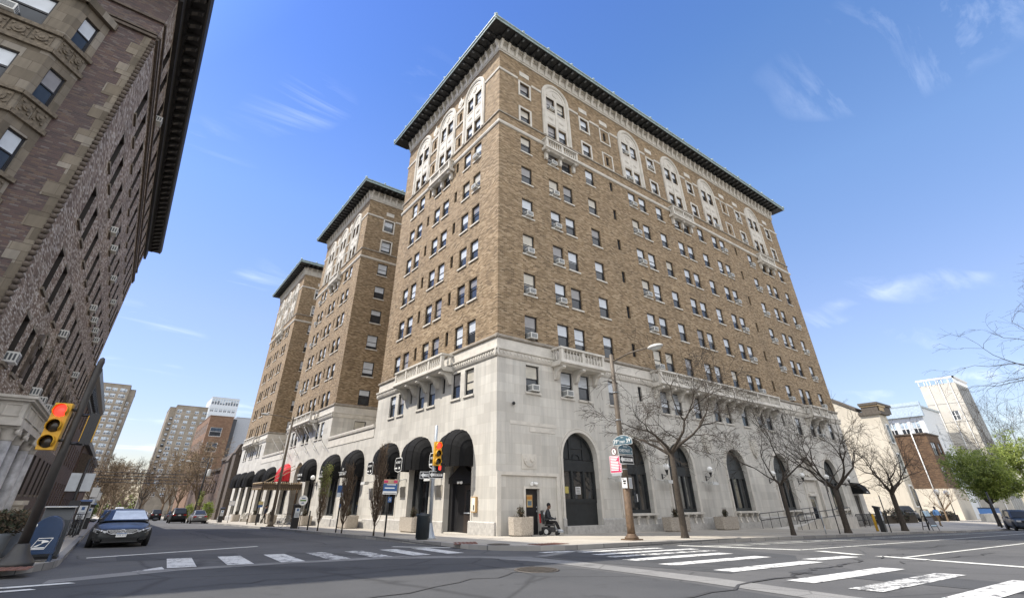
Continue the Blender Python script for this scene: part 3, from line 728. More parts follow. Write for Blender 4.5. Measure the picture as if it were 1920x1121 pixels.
for k in range(2):
    zz = g(0, FC[k].o.y+6)
    FC[k].wall(wm, 0, CW[k], [(-3,7.12,0)], [], [(c-FC[k].o.y, AR, zz+.75, ASP, .6) for c in court_arch[k]])
    wm.quad([(0,FC[k].o.y,7.12), (20,FC[k].o.y,7.12), (20,FC[k].o.y+CW[k],7.12), (0,FC[k].o.y+CW[k],7.12)], 0)
    bk = Fac((20,FC[k].o.y,0), (0,1,0), (-1,0,0)); bk.wall(wm, 0, CW[k], BANDS, [])
wm.build('wall', [M_lime, M_brick], apt)
# stone trim: string courses, ledge with dentils, window surrounds, granite plinth
cp = Trim(); dk = Trim(); led = Trim(); belt = Trim(); strc = Trim(); topc = []
def solo(name, mat, fn):
    mb = MB(); fn(mb); return mb.build(name, mat, apt)
def courses(F, L, e0=0., e1=0., gaps=(), lowbal=(), plinth=True, base=None):
    a, b = -e0, L+e1
    def runs(gp):
        x = a; out = []
        for p, q in sorted(gp):
            if p > x: out.append((x, p))
            x = max(x, q)
        if x < b: out.append((x, b))
        return out
    F.prof(cp, a-.157*(e0 > 0), b+.157*(e1 > 0), [(.0,10.32),(.06,10.34),(.16,10.40),(.16,10.5),(.03,10.60),(.0,10.60)])
    F.prof(led, a-.047*(e0 > 0), b+.047*(e1 > 0), [(.003,9.72),(.05,9.72),(.05,10.318),(.003,10.318)])
    F.prof(led, a-.217*(e0 > 0), b+.217*(e1 > 0), [(.003,9.22),(.05,9.2),(.1,9.28),(.13,9.36),(.13,9.58),(.22,9.62),(.22,9.718),(.003,9.718)])
    n = int((b-a)/.28)
    for i in range(n): F.box(led, a+(i+.25)*(b-a)/n, a+(i+.72)*(b-a)/n, 9.40, 9.54, .132, .17)
    F.prof(belt, a-.137*(e0 > 0), b+.137*(e1 > 0), [(.003,28.16),(.08,28.18),(.14,28.30),(.14,28.42),(.003,28.48)])
    F.prof(strc, a-.097*(e0 > 0), b+.097*(e1 > 0), [(.003,29.36),(.1,29.38),(.1,29.50),(.003,29.52)])
    for p, q in runs(gaps): solo('string_course', M_trim, lambda mb, p=p, q=q: F.prof(mb, p-.097*(p == a and e0 > 0), q+.097*(q == b and e1 > 0), [(.003,34.44),(.07,34.46),(.1,34.58),(.1,34.66),(.003,34.68)]))
courses(FS, LX, .0001, .0001, [(c-1.75, c+1.75) for c in pairs_S]+[(c-.8, c+.8) for c in singles_S]+[(c-.8,c+.8) for c in narrow_S])
for k in range(3): courses(FW[k], WY, .0001, .0001, [(c-1.72, c+1.72) for c in pairs_W])
for k in (1, 2): courses(FSide[k], 5.2, .0001, 0, [(3.05-.9, 3.05+.9)])
# thin stringers between storeys in the brick, barely paler than it
for F, L in [(FS, LX)]+[(f, WY) for f in FW]+[(FSide[1], 5.2), (FSide[2], 5.2)]:
    for r in range(1, 7): F.box(dk, .0, L, zrow(r)+H1+.10, zrow(r)+H1+.14, .002, .012)
dk.build('brick_course', plain('pale_brick_course', (.34,.26,.17), .9), apt)
def surround(F, u0, u1, z0, z1, t=.17, d=.07):
    tm = MB()
    F.box(tm, u0-t, u0, z0-t, z1+t, .002, d); F.box(tm, u1, u1+t, z0-t, z1+t, .002, d)
    F.box(tm, u0, u1, z1, z1+t, .002, d); F.box(tm, u0, u1, z0-t, z0, .002, d+.03)
    tm.build('window_surround', M_trim, apt)
for (F, u, z, w, h, r, side, kind) in OP:
    if kind == 'framed': surround(F, u-w/2, u+w/2, z, z+h)
    if kind == 'nframed': surround(F, u-.62, u+.62, z-.35, z+1.3, .13)
    if kind in ('framed', 'nframed') and r == 8: solo('stone_tablet', M_trim, lambda mb: F.box(mb, u-.55, u+.55, 35.15, 35.68, .002, .045))
# tall arched stone frames at the top storeys
def tall_arch(F, c, ov=1.36):
    tm = MB()
    zb, zs = 29.5, 34.62; ri, ro = ov, ov+.34
    F.archring(tm, c, zs, ri, ro, .003, .14, zb)
    F.archring(tm, c, zs, ri+.1, ri+.2, .141, .18, zb)
    # infill: spandrel panels, centre mullion, tympanum with a roundel
    for z0, z1 in ((31.05, 32.80), (34.44, 34.62)): F.box(tm, c-ri, c+ri, z0, z1, .003, .05)
    F.box(tm, c-.13, c+.13, 29.5, 34.44, .003, .09)
    for s in (-1, 1):
        F.box(tm, min(c+s*ri, c+s*1.15), max(c+s*ri, c+s*1.15), 29.5, 34.44, .004, .06)
        F.disc(tm, c+s*.65, 31.95, .34, .051, .085, 14, 0, .62); F.disc(tm, c+s*.65, 31.95, .2, .086, .11, 12, 0, .62)
        F.box(tm, c+s*.65-.5, c+s*.65+.5, 31.2, 31.27, .051, .08); F.box(tm, c+s*.65-.5, c+s*.65+.5, 32.6, 32.67, .051, .08)
    k = 14; tm.loft([[F.p(c+ri*math.cos(PI*i/k), zs+ri*math.sin(PI*i/k), d) for i in range(k+1)] for d in (.003, .06)])
    F.archring(tm, c, zs, ri-.36, ri-.24, .061, .10); F.disc(tm, c, zs+.55, .34, .061, .11, 16); F.disc(tm, c, zs+.55, .2, .111, .125, 14)
    tm.build('arch_frame', M_trim, apt)
for c in pairs_S: tall_arch(FS, c)
for k in range(3):
    for c in pairs_W: tall_arch(FW[k], c)
    for c in narrow_W:
        tm = MB(); FW[k].disc(tm, c, 35.35, .42, .003, .1, 16, 0, 1.25); FW[k].disc(tm, c, 35.35, .2, .101, .13, 12, 0, 1.25); FW[k].box(tm, c-.08, c+.08, 35.8, 36.2, .003, .07); tm.build('roundel', M_trim, apt)
# arch mouldings at street level, plinth, corner pilaster and door panel
for i, c in enumerate(arch_S): tm = MB(); FS.archring(tm, c, ASP, AR, AR+.16, .003, .05, -.25-.01*c); FS.archring(tm, c, ASP, AR+.2, AR+.26, .003, .03, -.25-.01*c); tm.build('arch_moulding', M_trim, apt)
for k in range(3):
    for c in arch_W[k]: solo('arch_moulding', M_trim, lambda mb: FW[k].archring(mb, c, ASP, AR, AR+.1, .003, .03, -.2+g(0,TY[k]+c)))
for k in range(2):
    for c in court_arch[k]: solo('arch_moulding', M_trim, lambda mb: FC[k].archring(mb, c-FC[k].o.y, ASP, AR, AR+.1, .003, .03, -.2+g(0,c)))
    tm = MB(); FC[k].prof(tm, 0, CW[k], [(.003,6.9),(.12,6.94),(.16,7.1),(.16,7.2),(.0,7.26),(-.4,7.26),(-.4,7.1),(.003,7.1)]); FC[k].prof(tm, 0, CW[k], [(.003,6.2),(.04,6.2),(.04,6.898),(.003,6.898)]); tm.build('parapet', M_trim, apt)
def plinth(F, L, skips, zf, h=.62, d=.11):
    x = 0
    for p, q in sorted(skips)+[(L, L)]:
        if p > x+.05:
            k = max(1, int((p-x)/4))
            for i in range(k):
                a = x+(p-x)*i/k; b = x+(p-x)*(i+1)/k; zt = zf((a+b)/2)+h
                gm = MB(); F.prof(gm, a+.003, b-.003, [(.003,-2.5),(d,-2.5),(d,zt-.05),(d-.05,zt),(.003,zt)]); gm.build('plinth', M_granite, apt)
        x = max(x, q)
plinth(FS, LX, [(0,4.68)]+[(c-AR, c+AR) for i, c in enumerate(arch_S) if i in (0,5)]+[(36,38.6),(46.2,48)], lambda u: -.0115*u, .75)
for k in range(3): plinth(FW[k], WY, [(c-AR+(.1), c+AR-.1) for i, c in enumerate(arch_W[k]) if (k,i) in ((0,0),(1,1))], lambda u, k=k: g(0,TY[k]+u), .62)
for k in range(2): plinth(FC[k], CW[k], [], lambda u, k=k: g(0,FC[k].o.y+u), .62)
# steps under the first Chestnut arch; benches on consoles under the next sills
solo('step', M_granite, lambda mb: FS.box(mb, 4.75, 8.1, -2, .3, .003, .3))
for c in arch_S[1:5]+arch_S[6:]:
    tm = MB(); solo('plinth', M_granite, lambda mb: FS.box(mb, c-1.75, c+1.75, -2, .18-.0115*c+.2, .115, .28))
    FS.box(tm, c-1.55, c+1.5, .74, .86, .003, .34)
    for s in (-1, -.35, .35, 1): FS.prof(tm, c+s*1.3-.08, c+s*1.3+.08, [(.12,.738),(.3,.738),(.3,.64),(.2,.5),(.2,.3),(.28,.12),(.12,.12)])
    tm.build('stone_bench_sill', M_trim, apt)
tm = MB()
FS.box(tm, .0, .28, -.3, 2.95, .003, .09); FS.box(tm, 4.3, 4.55, -.3, 2.95, .003, .07); FS.box(tm, .28, 4.3, 2.78, 2.95, .003, .08)
FS.box(tm, 1.84, 1.97, -.1, 2.26, .003, .06); FS.box(tm, 2.99, 3.14, -.1, 2.26, .003, .06); FS.box(tm, 1.97, 2.99, 2.145, 2.26, .003, .06)
tm.build('door_surround', M_trim, apt); tm = MB()
# carved tablet, shield and lintel relief
FS.box(tm, 1.75, 2.85, 3.12, 3.9, .003, .03)
for i in range(9):
    a = PI*(1.08+.84*i/8); FS.disc(tm, 2.3+.36*math.cos(a), 3.62+.34*math.sin(a), .06, .031, .08, 8)
for s in (-1, 1): FS.disc(tm, 2.3+s*.2, 3.6, .12, .031, .07, 10); FS.box(tm, 2.3+s*.42-.05, 2.3+s*.42+.05, 3.6, 3.78, .031, .06)
tm.build('carved_tablet', M_trim, apt); tm = MB(); FS.box(tm, .95, 4.6, 5.42, 5.62, .003, .02); FS.box(tm, 2.4, 4.4, 5.1, 5.36, .003, .025); tm.build('carved_band', M_trim, apt)
sh = [(-.55,6.15),(-.2,6.2),(0,6.3),(.2,6.2),(.55,6.15),(.55,5.5),(.42,5.1),(0,4.78),(-.42,5.1),(-.55,5.5)]
for c in (20.75, 28.0):
    tm = MB(); tm.prism([FS.p(c+x, z, .003) for x, z in sh], FS.N*.14); tm.prism([FS.p(c+x*.72, 5.55+(z-5.55)*.72, .144) for x, z in sh], FS.N*.05)
    for s in (-.18, 0, .18): FS.box(tm, c+s-.04, c+s+.04, 5.1, 5.95, .195, .21)
    tm.build('carved_shield', M_trim, apt)
# the stone doorway of the sixth arch
c = arch_S[5]; tm = MB()
FS.box(tm, c-AR, c-.62, -.6, 3.55, -.35, -.2); FS.box(tm, c+.62, c+AR, -.6, 3.55, -.35, -.2); FS.box(tm, c-.62, c+.62, 1.95, 3.55, -.35, -.22)
FS.box(tm, c-1.3, c+1.3, 3.3, 3.55, -.2, .06); FS.box(tm, c-.85, c+.85, 1.95, 2.12, -.21, .02)
FS.box(tm, c-.62, c+.62, 2.3, 3.1, -.219, -.18)
k = 14; tm.loft([[FS.p(c+AR*math.cos(PI*i/k)*.99, ASP+AR*math.sin(PI*i/k)*.99-.28, d) for i in range(k+1)] for d in (-.42, -.36)])
FS.disc(tm, c, 4.1, .42, -.36, -.2, 14); FS.disc(tm, c-.5, 3.85, .22, -.36, -.2, 10); FS.disc(tm, c+.5, 3.85, .22, -.36, -.2, 10)
tm.build('stone_doorway', M_trim, apt); cp.build('coping', M_coping, apt); led.build('ledge', M_trim, apt); belt.build('belt_course', M_trim, apt); strc.build('string_course', M_coping, apt)
# eaves on every side that shows
for F, L in [(FS, LX)]+[(f, WY) for f in FW]: crown_part(F, apt, L, TZ, 1.5)
for k in (1, 2): crown_part(FSide[k], apt, 6.3, TZ, 1.5, (True, False))
rf = MB()
for k in range(3):
    X1 = LX if k == 0 else 20; y0, y1 = TY[k]-1.45, TY[k]+WY+1.45; z = TZ+1.98
    rf.loft([[(-1.45,y0,z),(X1+1.45,y0,z),(X1+1.45,y1,z),(-1.45,y1,z)], [(5,y0+6.5,z+2.2),(X1-5,y0+6.5,z+2.2),(X1-5,y1-6.5,z+2.2),(5,y1-6.5,z+2.2)]])
    rf.box((-1.4,y0+.05,z-.4), (X1+1.4,y1-.05,z-.002))
rf.build('roof', M_tile, apt)
# balconies
for F, spec in [(FS, [(4.45,8.5,3,2),(14.75,33.4,13,9),(40.1,44.1,3,2)]), (FW[0], [(5.15,12.5,5,4)]), (FW[1], [(5.15,12.5,5,4)]), (FW[2], [(5.15,12.5,5,4)])]:
    for (a, b, nb, bays) in spec: balustrade_part(F, apt, a, b, 9.46, 10.36, .95, nb, bays)
for F, cs in [(FS, (pairs_S[0], pairs_S[2], pairs_S[4])), (FW[0], (8.82,)), (FW[1], (8.82,)), (FW[2], (8.82,))]:
    for c in cs: balustrade_part(F, apt, c-1.85, c+1.85, 27.75, 28.72, .52, 3, 2)

# windows: the 100 that show largest are parts of their own, the others one mesh
def to_px(p):
    d = Vector(p)-CAM; fw = Vector((math.sin(yaw)*math.cos(pitch), math.cos(yaw)*math.cos(pitch), math.sin(pitch))); rt = Vector((math.cos(yaw),-math.sin(yaw),0)); up = rt.cross(fw)
    z = d.dot(fw); return (945.1+863.9*d.dot(rt)/z, 446.6-863.9*d.dot(up)/z) if z > .1 else (-9e3, -9e3)
def px_area(F, u, z, w, h):
    P = [to_px(F.p(a, b)) for a, b in ((u-w/2,z),(u+w/2,z),(u+w/2,z+h),(u-w/2,z+h))]
    if not all(-50 < x < 1970 and -50 < y < 1171 for x, y in P): return 0
    return abs(sum(P[i][0]*P[(i+1)%4][1]-P[(i+1)%4][0]*P[i][1] for i in range(4)))/2
ops = sorted(OP, key=lambda o: -px_area(*o[:5]))
rest = MB(); wr = random.Random(3)
AC_AT = {('S','A'):(0,1,2,3,4), ('S','B1'):(0,2,3,4,5,6,8), ('S','E1'):(1,2,3,4,5,6,7,8), ('S','I2'):(1,2,3,4,5,6,7), ('S','K'):(1,2,3,4,5,6,7,8), ('S','M'):(1,2,3,4), ('S','F'):(8,), ('S','L2'):(0,), ('S','C'):(), ('S','I1'):(0,)}
names_S = {}
for c, nme in zip(pairs_S, 'BEGIL'):
    names_S[nme] = c
for i, o in enumerate(ops):
    F, u, z, w, h, r, side, kind = o
    bl = wr.choice([.5,.5,.5,.46,.55,.7,.4]) if side == 'S' else wr.choice([.5,.5,.55,.35,.8])
    if kind in ('narrow', 'nframed'): bl = 0
    kd = 'plain' if bl == 0 else 'sash'
    sl = kind in ('single', 'pair') and not (r == 1)
    if i < 100: add_window(F, apt, u, z, w, h, bl, M_trim if sl else None, kind=kd)
    else: bulk_window(rest, F, u, z, w, h, bl, sl, kind=kd)
o = rest.build('window', [M_frame, M_glass, M_blind, M_trim], apt); o['kind'] = 'stuff'
# air conditioners
ordn = ['first','second','third','fourth','fifth','sixth','seventh','eighth','ninth','tenth','eleventh','twelfth','thirteenth','fourteenth','fifteenth','sixteenth']
def floor_word(r): return 'stone storey row' if r == 0 else '%s brick row above ledge' % ordn[r-1] if r < 7 else ('lower' if r == 7 else 'upper')+' ornate row under eaves'
colu = {'A':2.76, 'B1':pairs_S[0]-.8, 'C':10.26, 'E1':pairs_S[1]-.8, 'F':20.45, 'I1':pairs_S[3]-.8, 'I2':pairs_S[3]+.8, 'K':38.3, 'L2':pairs_S[4]+.8, 'M':45.95}
coln = {'A':'corner column', 'B1':'left of first window pair', 'E1':'left of second window pair', 'F':'third single column', 'I1':'left of fourth window pair', 'I2':'right of fourth window pair', 'K':'fifth single column', 'L2':'right of last window pair', 'M':'far end column'}
for (sd, cn_), rows in AC_AT.items():
    for r in rows:
        u = colu[cn_]; top = r >= 7
        if top and cn_ in ('B1','E1','I1','I2','L2'):
            base = u+.8 if cn_.endswith('1') else u-.8; u = base-.62 if cn_.endswith('1') else base+.62
        zz = zrow(r)+(.06 if not top else .2 if r == 8 else .05)
        add_ac(FS, u, zz, 'white air conditioner, shaded front, %s, %s' % (floor_word(r), coln[cn_]), 'window air conditioners on the shaded front', .92 if not top else .8)
for k, u, r, lab in [(0, 3.05, 6, 'topmost of two on the sunlit front of the nearest tower'), (0, 3.05, 5, 'second from top on the sunlit front of the nearest tower'), (1, 14.6, 6, 'topmost at the far side of the middle tower'), (1, 14.6, 5, 'second from top at the far side of the middle tower'), (1, 14.6, 4, 'third from top at the far side of the middle tower'), (1, 14.6, 2, 'lowest at the far side of the middle tower'), (2, 3.05, 6, 'topmost on the sunlit front of the farthest tower')]:
    add_ac(FW[k], u, zrow(r)+.06, 'white air conditioner, '+lab, 'window air conditioners on the sunlit fronts', .9)
# ------------------------------------------------------------------ street level of the tan building
M_shop = glass('shop_glass', (.022,.024,.026), rough=.03, var=.5)
M_panel = plain('black_green_joinery', (.016,.019,.021), .4, var=.3)
def storefront(F, c, z0, base=0, plainfan=False, lights=3, dp=.38):
    r = AR-.02; fr = MB(); zt = 3.78
    F.box(fr, c-r, c+r, 3.25, 3.75, -dp-.06, -dp+.06)                       # transom band
    if base: F.box(fr, c-r, c+r, z0, z0+base, -dp-.06, -dp+.04)
    zb = z0+base; zl = 3.25
    k = 16; pts = [(c+r*math.cos(PI*i/k), zt+r*math.sin(PI*i/k)) for i in range(k+1)]
    fr.loft([[F.p(a, b, d) for a, b in pts] for d in (-dp-.06, -dp)])
    if not plainfan:
        F.archring(fr, c, zt, r-.14, r-.01, -dp, -dp+.06)
        F.box(fr, c-.62, c-.54, zt, zt+1.22, -dp+.001, -dp+.05); F.box(fr, c+.54, c+.62, zt, zt+1.22, -dp+.001, -dp+.05); F.box(fr, c-.54, c+.54, zt+.62, zt+.7, -dp+.001, -dp+.05)
        F.archring(fr, c, zt+.02, .26, .36, -dp+.001, -dp+.05)
    n = lights; w = 2*r/n
    for i in range(n+1):
        x = c-r+w*i; hw = .09 if 0 < i < n else .16
        F.box(fr, max(c-r, x-hw), min(c+r, x+hw), zb, zl, -dp-.05, -dp+.09)
    F.box(fr, c-r, c+r, zb, zb+.2, -dp-.049, -dp+.088); F.box(fr, c-r, c+r, zl-.12, zl-.001, -dp-.049, -dp+.088)
    o = fr.build('shop_window', M_panel, apt)
    gl = MB(); gl.quad([F.p(c-r, zb+.1, -dp+.0), F.p(c+r, zb+.1, -dp+.0), F.p(c+r, zl-.05, -dp-.02), F.p(c-r, zl-.05, -dp-.02)]); gl.build('pane', M_shop, o)
    return o
for i, c in enumerate(arch_S):
    if i == 5: continue
    o = storefront(FS, c, .3 if i == 0 else .86, 1.15 if i == 0 else 0, i == 3)
def mk(n, c, r=.6):
    return MATS[n] if n in MATS else plain(n, c, r)
nb = MB(); c = arch_S[0]
FS.box(nb, c-1.2, c-.8, 1.95, 2.3, -.372, -.362, 0); FS.box(nb, c-.22, c+.2, 1.9, 2.3, -.372, -.362, 1)
for k in range(4): FS.box(nb, c-.16, c+.14, 1.96+k*.08, 1.99+k*.08, -.3615, -.358, 3)
FS.box(nb, arch_S[1]+.3, arch_S[1]+.62, 1.5, 1.95, -.372, -.362, 1); FS.box(nb, arch_S[6]-.9, arch_S[6]-.3, 2.05, 2.5, -.372, -.362, 2)
nb.build('window_notice', [mk('yellow_notice', (.42,.36,.10)), mk('grey_notice', (.55,.55,.55)), mk('pink_notice', (.62,.07,.14)), mk('notice_ink', (.05,.05,.05))], apt)
# plain black side door with a poster
d = MB(); FS.box(d, 1.98, 2.98, -.05, 2.14, -.30, -.18); door = d.build('door', M_black, apt)
p = MB(); FS.box(p, 2.2, 2.62, 1.25, 1.85, -.178, -.165, 0); FS.box(p, 2.25, 2.57, 1.30, 1.80, -.1645, -.160, 1); FS.box(p, 2.25, 2.57, 1.62, 1.78, -.1595, -.157, 2); FS.box(p, 2.27, 2.55, 1.33, 1.55, -.1595, -.157, 3)
p.build('poster', [mk('poster_wood', (.42,.27,.12)), mk('poster_cream', (.5,.42,.2)), mk('poster_orange', (.5,.22,.04)), mk('poster_blue_grey', (.12,.17,.22))], door)
p = MB(); p.sphere(FS.p(2.88, 1.25, -.13), .035); p.sphere(FS.p(2.88, 1.05, -.13), .045); p.build('door_knob', M_steel, door)
p = MB()
for s in (-1, 1): p.cyl(FS.p(2.55+s*.05, 2.42, .02), FS.p(2.55+s*.22, 2.36, .16), .07, .09)
p.build('spotlight', M_white, apt)
p = MB(); p.sphere(FS.p(1.15, 6.55, .12), .1); p.build('camera_dome', M_black, apt)
# doorway of the sixth arch
d = MB(); c = arch_S[5]; FS.box(d, c-.6, c+.6, -.6, 1.94, -.34, -.3); door2 = d.build('door', mk('grey_metal', (.32,.34,.36), .35), apt)
p = MB(); FS.box(p, c-.42, c+.42, .1, 1.7, -.298, -.29); p.build('pane', M_shop, door2)
# globe lamps on iron brackets, and floodlight boxes below them
def wall_globe(F, u, z, d=.45, parent=None):
    b = MB(); F.box(b, u-.05, u+.05, z-.75, z-.4, .003, .04); b.tube([F.p(u, z-.45, .02), F.p(u, z-.5, d*.6), F.p(u, z-.48, d)], .02, 6); b.tube([F.p(u, z-.7, .02), F.p(u, z-.55, d*.8)], .016, 6)
    b.lathe([(.04,-.5),(.05,-.42),(.11,-.24),(.13,-.18)], F.p(u, z, d), 10); o = b.build('wall_lamp', M_iron, apt)
    s = MB(); s.sphere(F.p(u, z, d), .22, n=16, k=10); s.build('globe', M_globe, o)
for u in (14.35, 19.7, 29.3, 34.7, 39.9, 45.0): wall_globe(FS, u, 3.62)
def flood(F, u, z, flip=1):
    b = MB(); b.tube([F.p(u-.5*flip, z+.12, .0), F.p(u-.35*flip, z+.06, .3), F.p(u-.2*flip, z, .35)], .03, 6); b.lathe([(.07,0),(.07,.05)], F.p(u-.5*flip, z+.08, .05), 8)
    b.prism([F.p(u-.25*flip, z+.1, .3), F.p(u-.2*flip, z-.12, .34), F.p(u+.55*flip, z-.12, .34), F.p(u+.6*flip, z+.06, .3)], F.N*.35)
    o = b.build('floodlight', mk('pale_grey_metal', (.5,.5,.48), .5), apt)
for u in (9.3, 14.3, 19.6): flood(FS, u, 2.72)
for u in (6.35, 11.3, 16.9): flood(FW[0], u, 2.75)
wall_globe(FW[1], 1.6, 3.55)
for u in (6.0, 11.1, 16.4): nb = MB(); FW[0].box(nb, u-.35, u+.4, 1.75, 2.4, .004, .02); nb.build('stone_plaque', mk('grey_plaque', (.3,.275,.23), .8), apt)
# --- awnings
def awning(F, c, r=1.62, zs=4.02, zv=3.28, proj=1.15, mat=M_awn, name='awning'):
    k, q = 12, 6; sp = lambda a: math.copysign(abs(a)**.55, a)
    mb = MB(); dome = []
    for j in range(q+1):
        ph = PI/2*j/q; dome.append([F.p(c+r*math.cos(PI*i/k)*(1 if j < q else 1), zs+r*math.sin(PI*i/k)*math.cos(ph)**.8*.86, .02+proj*sp(math.sin(PI*i/k))*math.sin(ph)) for i in range(k+1)])
    mb.loft(dome, 0, False, False, False)
    plan = [F.p(c+r*math.cos(PI*i/k), zs, .02+proj*sp(math.sin(PI*i/k))) for i in range(k+1)]
    low = [Vector(v)-Vector((0,0,zs-zv)) for v in plan]
    mb.loft([plan, low], 0, False, False, False)
    o = mb.build(name, mat, apt)
    s = o.modifiers.new('thickness', 'SOLIDIFY'); s.thickness = .02
    for i in (0, 2, 4, 6, 8, 10, 12): ri = MB(); ri.tube([v[i]+F.N*.012+Vector((0,0,.008)) for v in [[Vector(x) for x in row] for row in dome]]+[Vector(low[i])+F.N*.012], .018, 5); ri.build('awning_rib', mat, o)
    return o
def sign_on(F, parent, txt, size, u, z, d, sx=1.0):
    """lettering standing on an awning's valance"""
    return put_text(txt, size, M_letter, parent, F.p(u, z, d), F.rz, sx=sx)
aw = [awning(FW[0], c) for c in arch_W[0]]
for a, c in zip(aw[0:3], arch_W[0]):
    # the outlined plaque with a ball and wordmark that hangs over the valance
    pl = MB(); u0, u1 = c+.55, c+1.62; 
    out = [(u0,3.32),(u0+.15,3.28),(u0+.5,3.22),(u1-.1,3.32),(u1,3.45),(u1,3.95),(u1-.12,4.12),(u0+.12,4.12),(u0,4.0)]
    pl.prism([FW[0].p(x, z, 1.1) for x, z in out], FW[0].N*.03, 0)
    pl.prism([FW[0].p((u0+u1)/2+(x-(u0+u1)/2)*.92, 3.7+(z-3.7)*.92, 1.1302) for x, z in out], FW[0].N*.006, 1)
    o = pl.build('awning_plaque', [M_letter, M_awn], a)
    put_text('N STREET', .19, M_letter, a, FW[0].p((u0+u1)/2, 3.82, 1.142), FW[0].rz, sx=.9)
    b = MB(); [FW[0].box(b, (u0+u1)/2+.1+k*.08, (u0+u1)/2+.16+k*.08, 3.43, 3.52, 1.138, 1.145) for k in range(5)]; FW[0].disc(b, (u0+u1)/2-.22, 3.48, .08, 1.138, 1.145); b.build('plaque_ball', M_letter, a)
for k in range(2):
    for c in court_arch[k]: aw.append(awning(FC[k], c-FC[k].o.y))
for c in (arch_W[1][0],): aw.append(awning(FW[1], c))
aw.append(awning(FW[1], arch_W[1][2], mat=M_red, zv=3.5))
for c in arch_W[2]: aw.append(awning(FW[2], c))
for a, F, c, L in [(aw[3], FC[0], court_arch[0][0]-WY, ('FP','CREDIT UNION')), (aw[4], FC[0], court_arch[0][1]-WY, ('FP','CREDIT UNION')), (aw[7], FW[1], 3.85, ('CHESTNUT HALL','APARTMENTS'))]:
    sign_on(F, a, L[0], .30, c-.1, 3.83, 1.215, 1.0 if len(L[0]) < 4 else .75); sign_on(F, a, L[1], .22 if len(L[0]) < 4 else .17, c-.1, 3.47, 1.215, .95)
    if L[0] == 'FP':
        b = MB(); F.box(b, c-1.0, c+.9, 3.62, 3.645, 1.19, 1.2); b.build('lettering_rule', M_letter, a)
# shop windows behind the awnings
for k in range(3):
    for i, c in enumerate(arch_W[k]):
        zz = g(0, TY[k]+c)
        if (k, i) in ((0,0), (1,1)): continue
        storefront(FW[k], c, zz+.75, 0, True, 3, .45)
for k in range(2):
    for c in court_arch[k]: storefront(FC[k], c-FC[k].o.y, g(0,c)+.75, 0, True, 3, .45)
# recessed entrance with a black pedimented doorcase under the first awning
F = FW[0]; c = arch_W[0][0]; d = MB(); zf = g(0, c)
F.box(d, c-AR, c-1.1, zf, 2.45, -.55, -.35); F.box(d, c+1.1, c+AR, zf, 2.45, -.55, -.35); F.box(d, c-AR, c+AR, 2.45, 2.72, -.55, -.25)
d.prism([F.p(c-AR, 2.722, -.5), F.p(c+AR, 2.722, -.5), F.p(c, 3.5, -.5)], F.N*.28); F.box(d, c-1.1, c+1.1, zf, 2.45, -.59, -.5)
F.box(d, c-1.1, c-.35, zf+.1, 2.4, -.499, -.47); d.lathe([(.05,0),(.09,.1),(.02,.22)], F.p(c, 3.5, -.35), 8)
dc = d.build('doorcase', M_black, apt)
l = MB(); F.box(l, c-1.0, c-.1, zf+.05, 2.35, -.468, -.44); dd = l.build('door', mk('dark_brown_door', (.035,.026,.022), .4), apt)
l = MB(); F.box(l, c-.8, c-.3, zf+1.05, 2.1, -.439, -.434); l.build('pane', M_shop, dd)
l = MB(); l.cyl(F.p(c-.9, zf+1.0, -.40), F.p(c-.2, zf+1.0, -.40), .03); l.cyl(F.p(c-.9, zf+.9, -.41), F.p(c-.9, zf+1.1, -.41), .04); l.build('door_handle', M_steel, dd)
l = MB(); l.cyl(F.p(c+.1, 2.52, -.24), F.p(c+.22, 2.48, -.1), .06, .08); l.cyl(F.p(c-.1, 2.52, -.24), F.p(c-.22, 2.48, -.1), .06, .08); l.build('spotlight', M_white, dc)
fill = MB(); k = 14; fill.loft([[F.p(c+AR*.985*math.cos(PI*i/k), ASP+AR*.985*math.sin(PI*i/k), dd_) for i in range(k+1)]+[F.p(c-AR*.985, 2.73, dd_), F.p(c+AR*.985, 2.73, dd_)] for dd_ in (-.62, -.56)]); fill.build('wall_infill', mk('tan_plaster', (.42,.34,.25), .9), apt)
l = MB(); F.box(l, 1.72, 2.18, 1.0, 1.75, .003, .14, 0); F.box(l, 1.77, 2.13, 1.05, 1.70, .141, .145, 1); F.box(l, 1.85, 1.95, 1.1, 1.35, .1455, .15, 2); l.build('menu_case', [mk('poster_wood', (.42,.27,.12)), mk('menu_paper', (.7,.68,.6)), M_black], apt)
# main entrance: open arch, doors, and the canopy reaching to the kerb
F = FW[1]; c = 8.82; zf = g(0, TY[1]+c); d = MB()
F.box(d, c-AR, c+AR, zf, 5.2, -.6, -.52, 0); F.box(d, c-.9, c-.05, zf+.1, 2.6, -.519, -.49, 1); F.box(d, c+.05, c+.9, zf+.1, 2.6, -.519, -.49, 1)
d.build('entrance_door', [mk('brown_arch_shade', (.20,.13,.075), .8), M_shop], apt)
y0, y1, xo = 36.2, 40.6, -3.9; zc = 2.55; M_can = mk('bronze_canopy', (.085,.058,.036), .6)
cb = MB(); cb.box((xo,y0,zc), (0,y1,zc+.12)); cb.box((xo-.1,y0-.1,zc+.12), (0,y1+.1,zc+.42)); cb.box((xo-.16,y0-.16,zc+.42), (0,y1+.16,zc+.5))
can = cb.build('entrance_canopy', M_can, apt)
fr = MB()
for i in range(19): fr.sphere((xo+.1-i*xo/19*1.0-.1+.12, y0-.12, zc+.58), .09, n=7, k=5, sz=1.25); fr.sphere((xo+.12-i*xo/19, y0-.1, zc+.05), .07, n=7, k=4)
for i in range(17): fr.sphere((xo-.12, y0+(y1-y0)*(i+.5)/17, zc+.58), .09, n=7, k=5, sz=1.25); fr.sphere((xo-.1, y0+(y1-y0)*(i+.5)/17, zc+.05), .07, n=7, k=4)
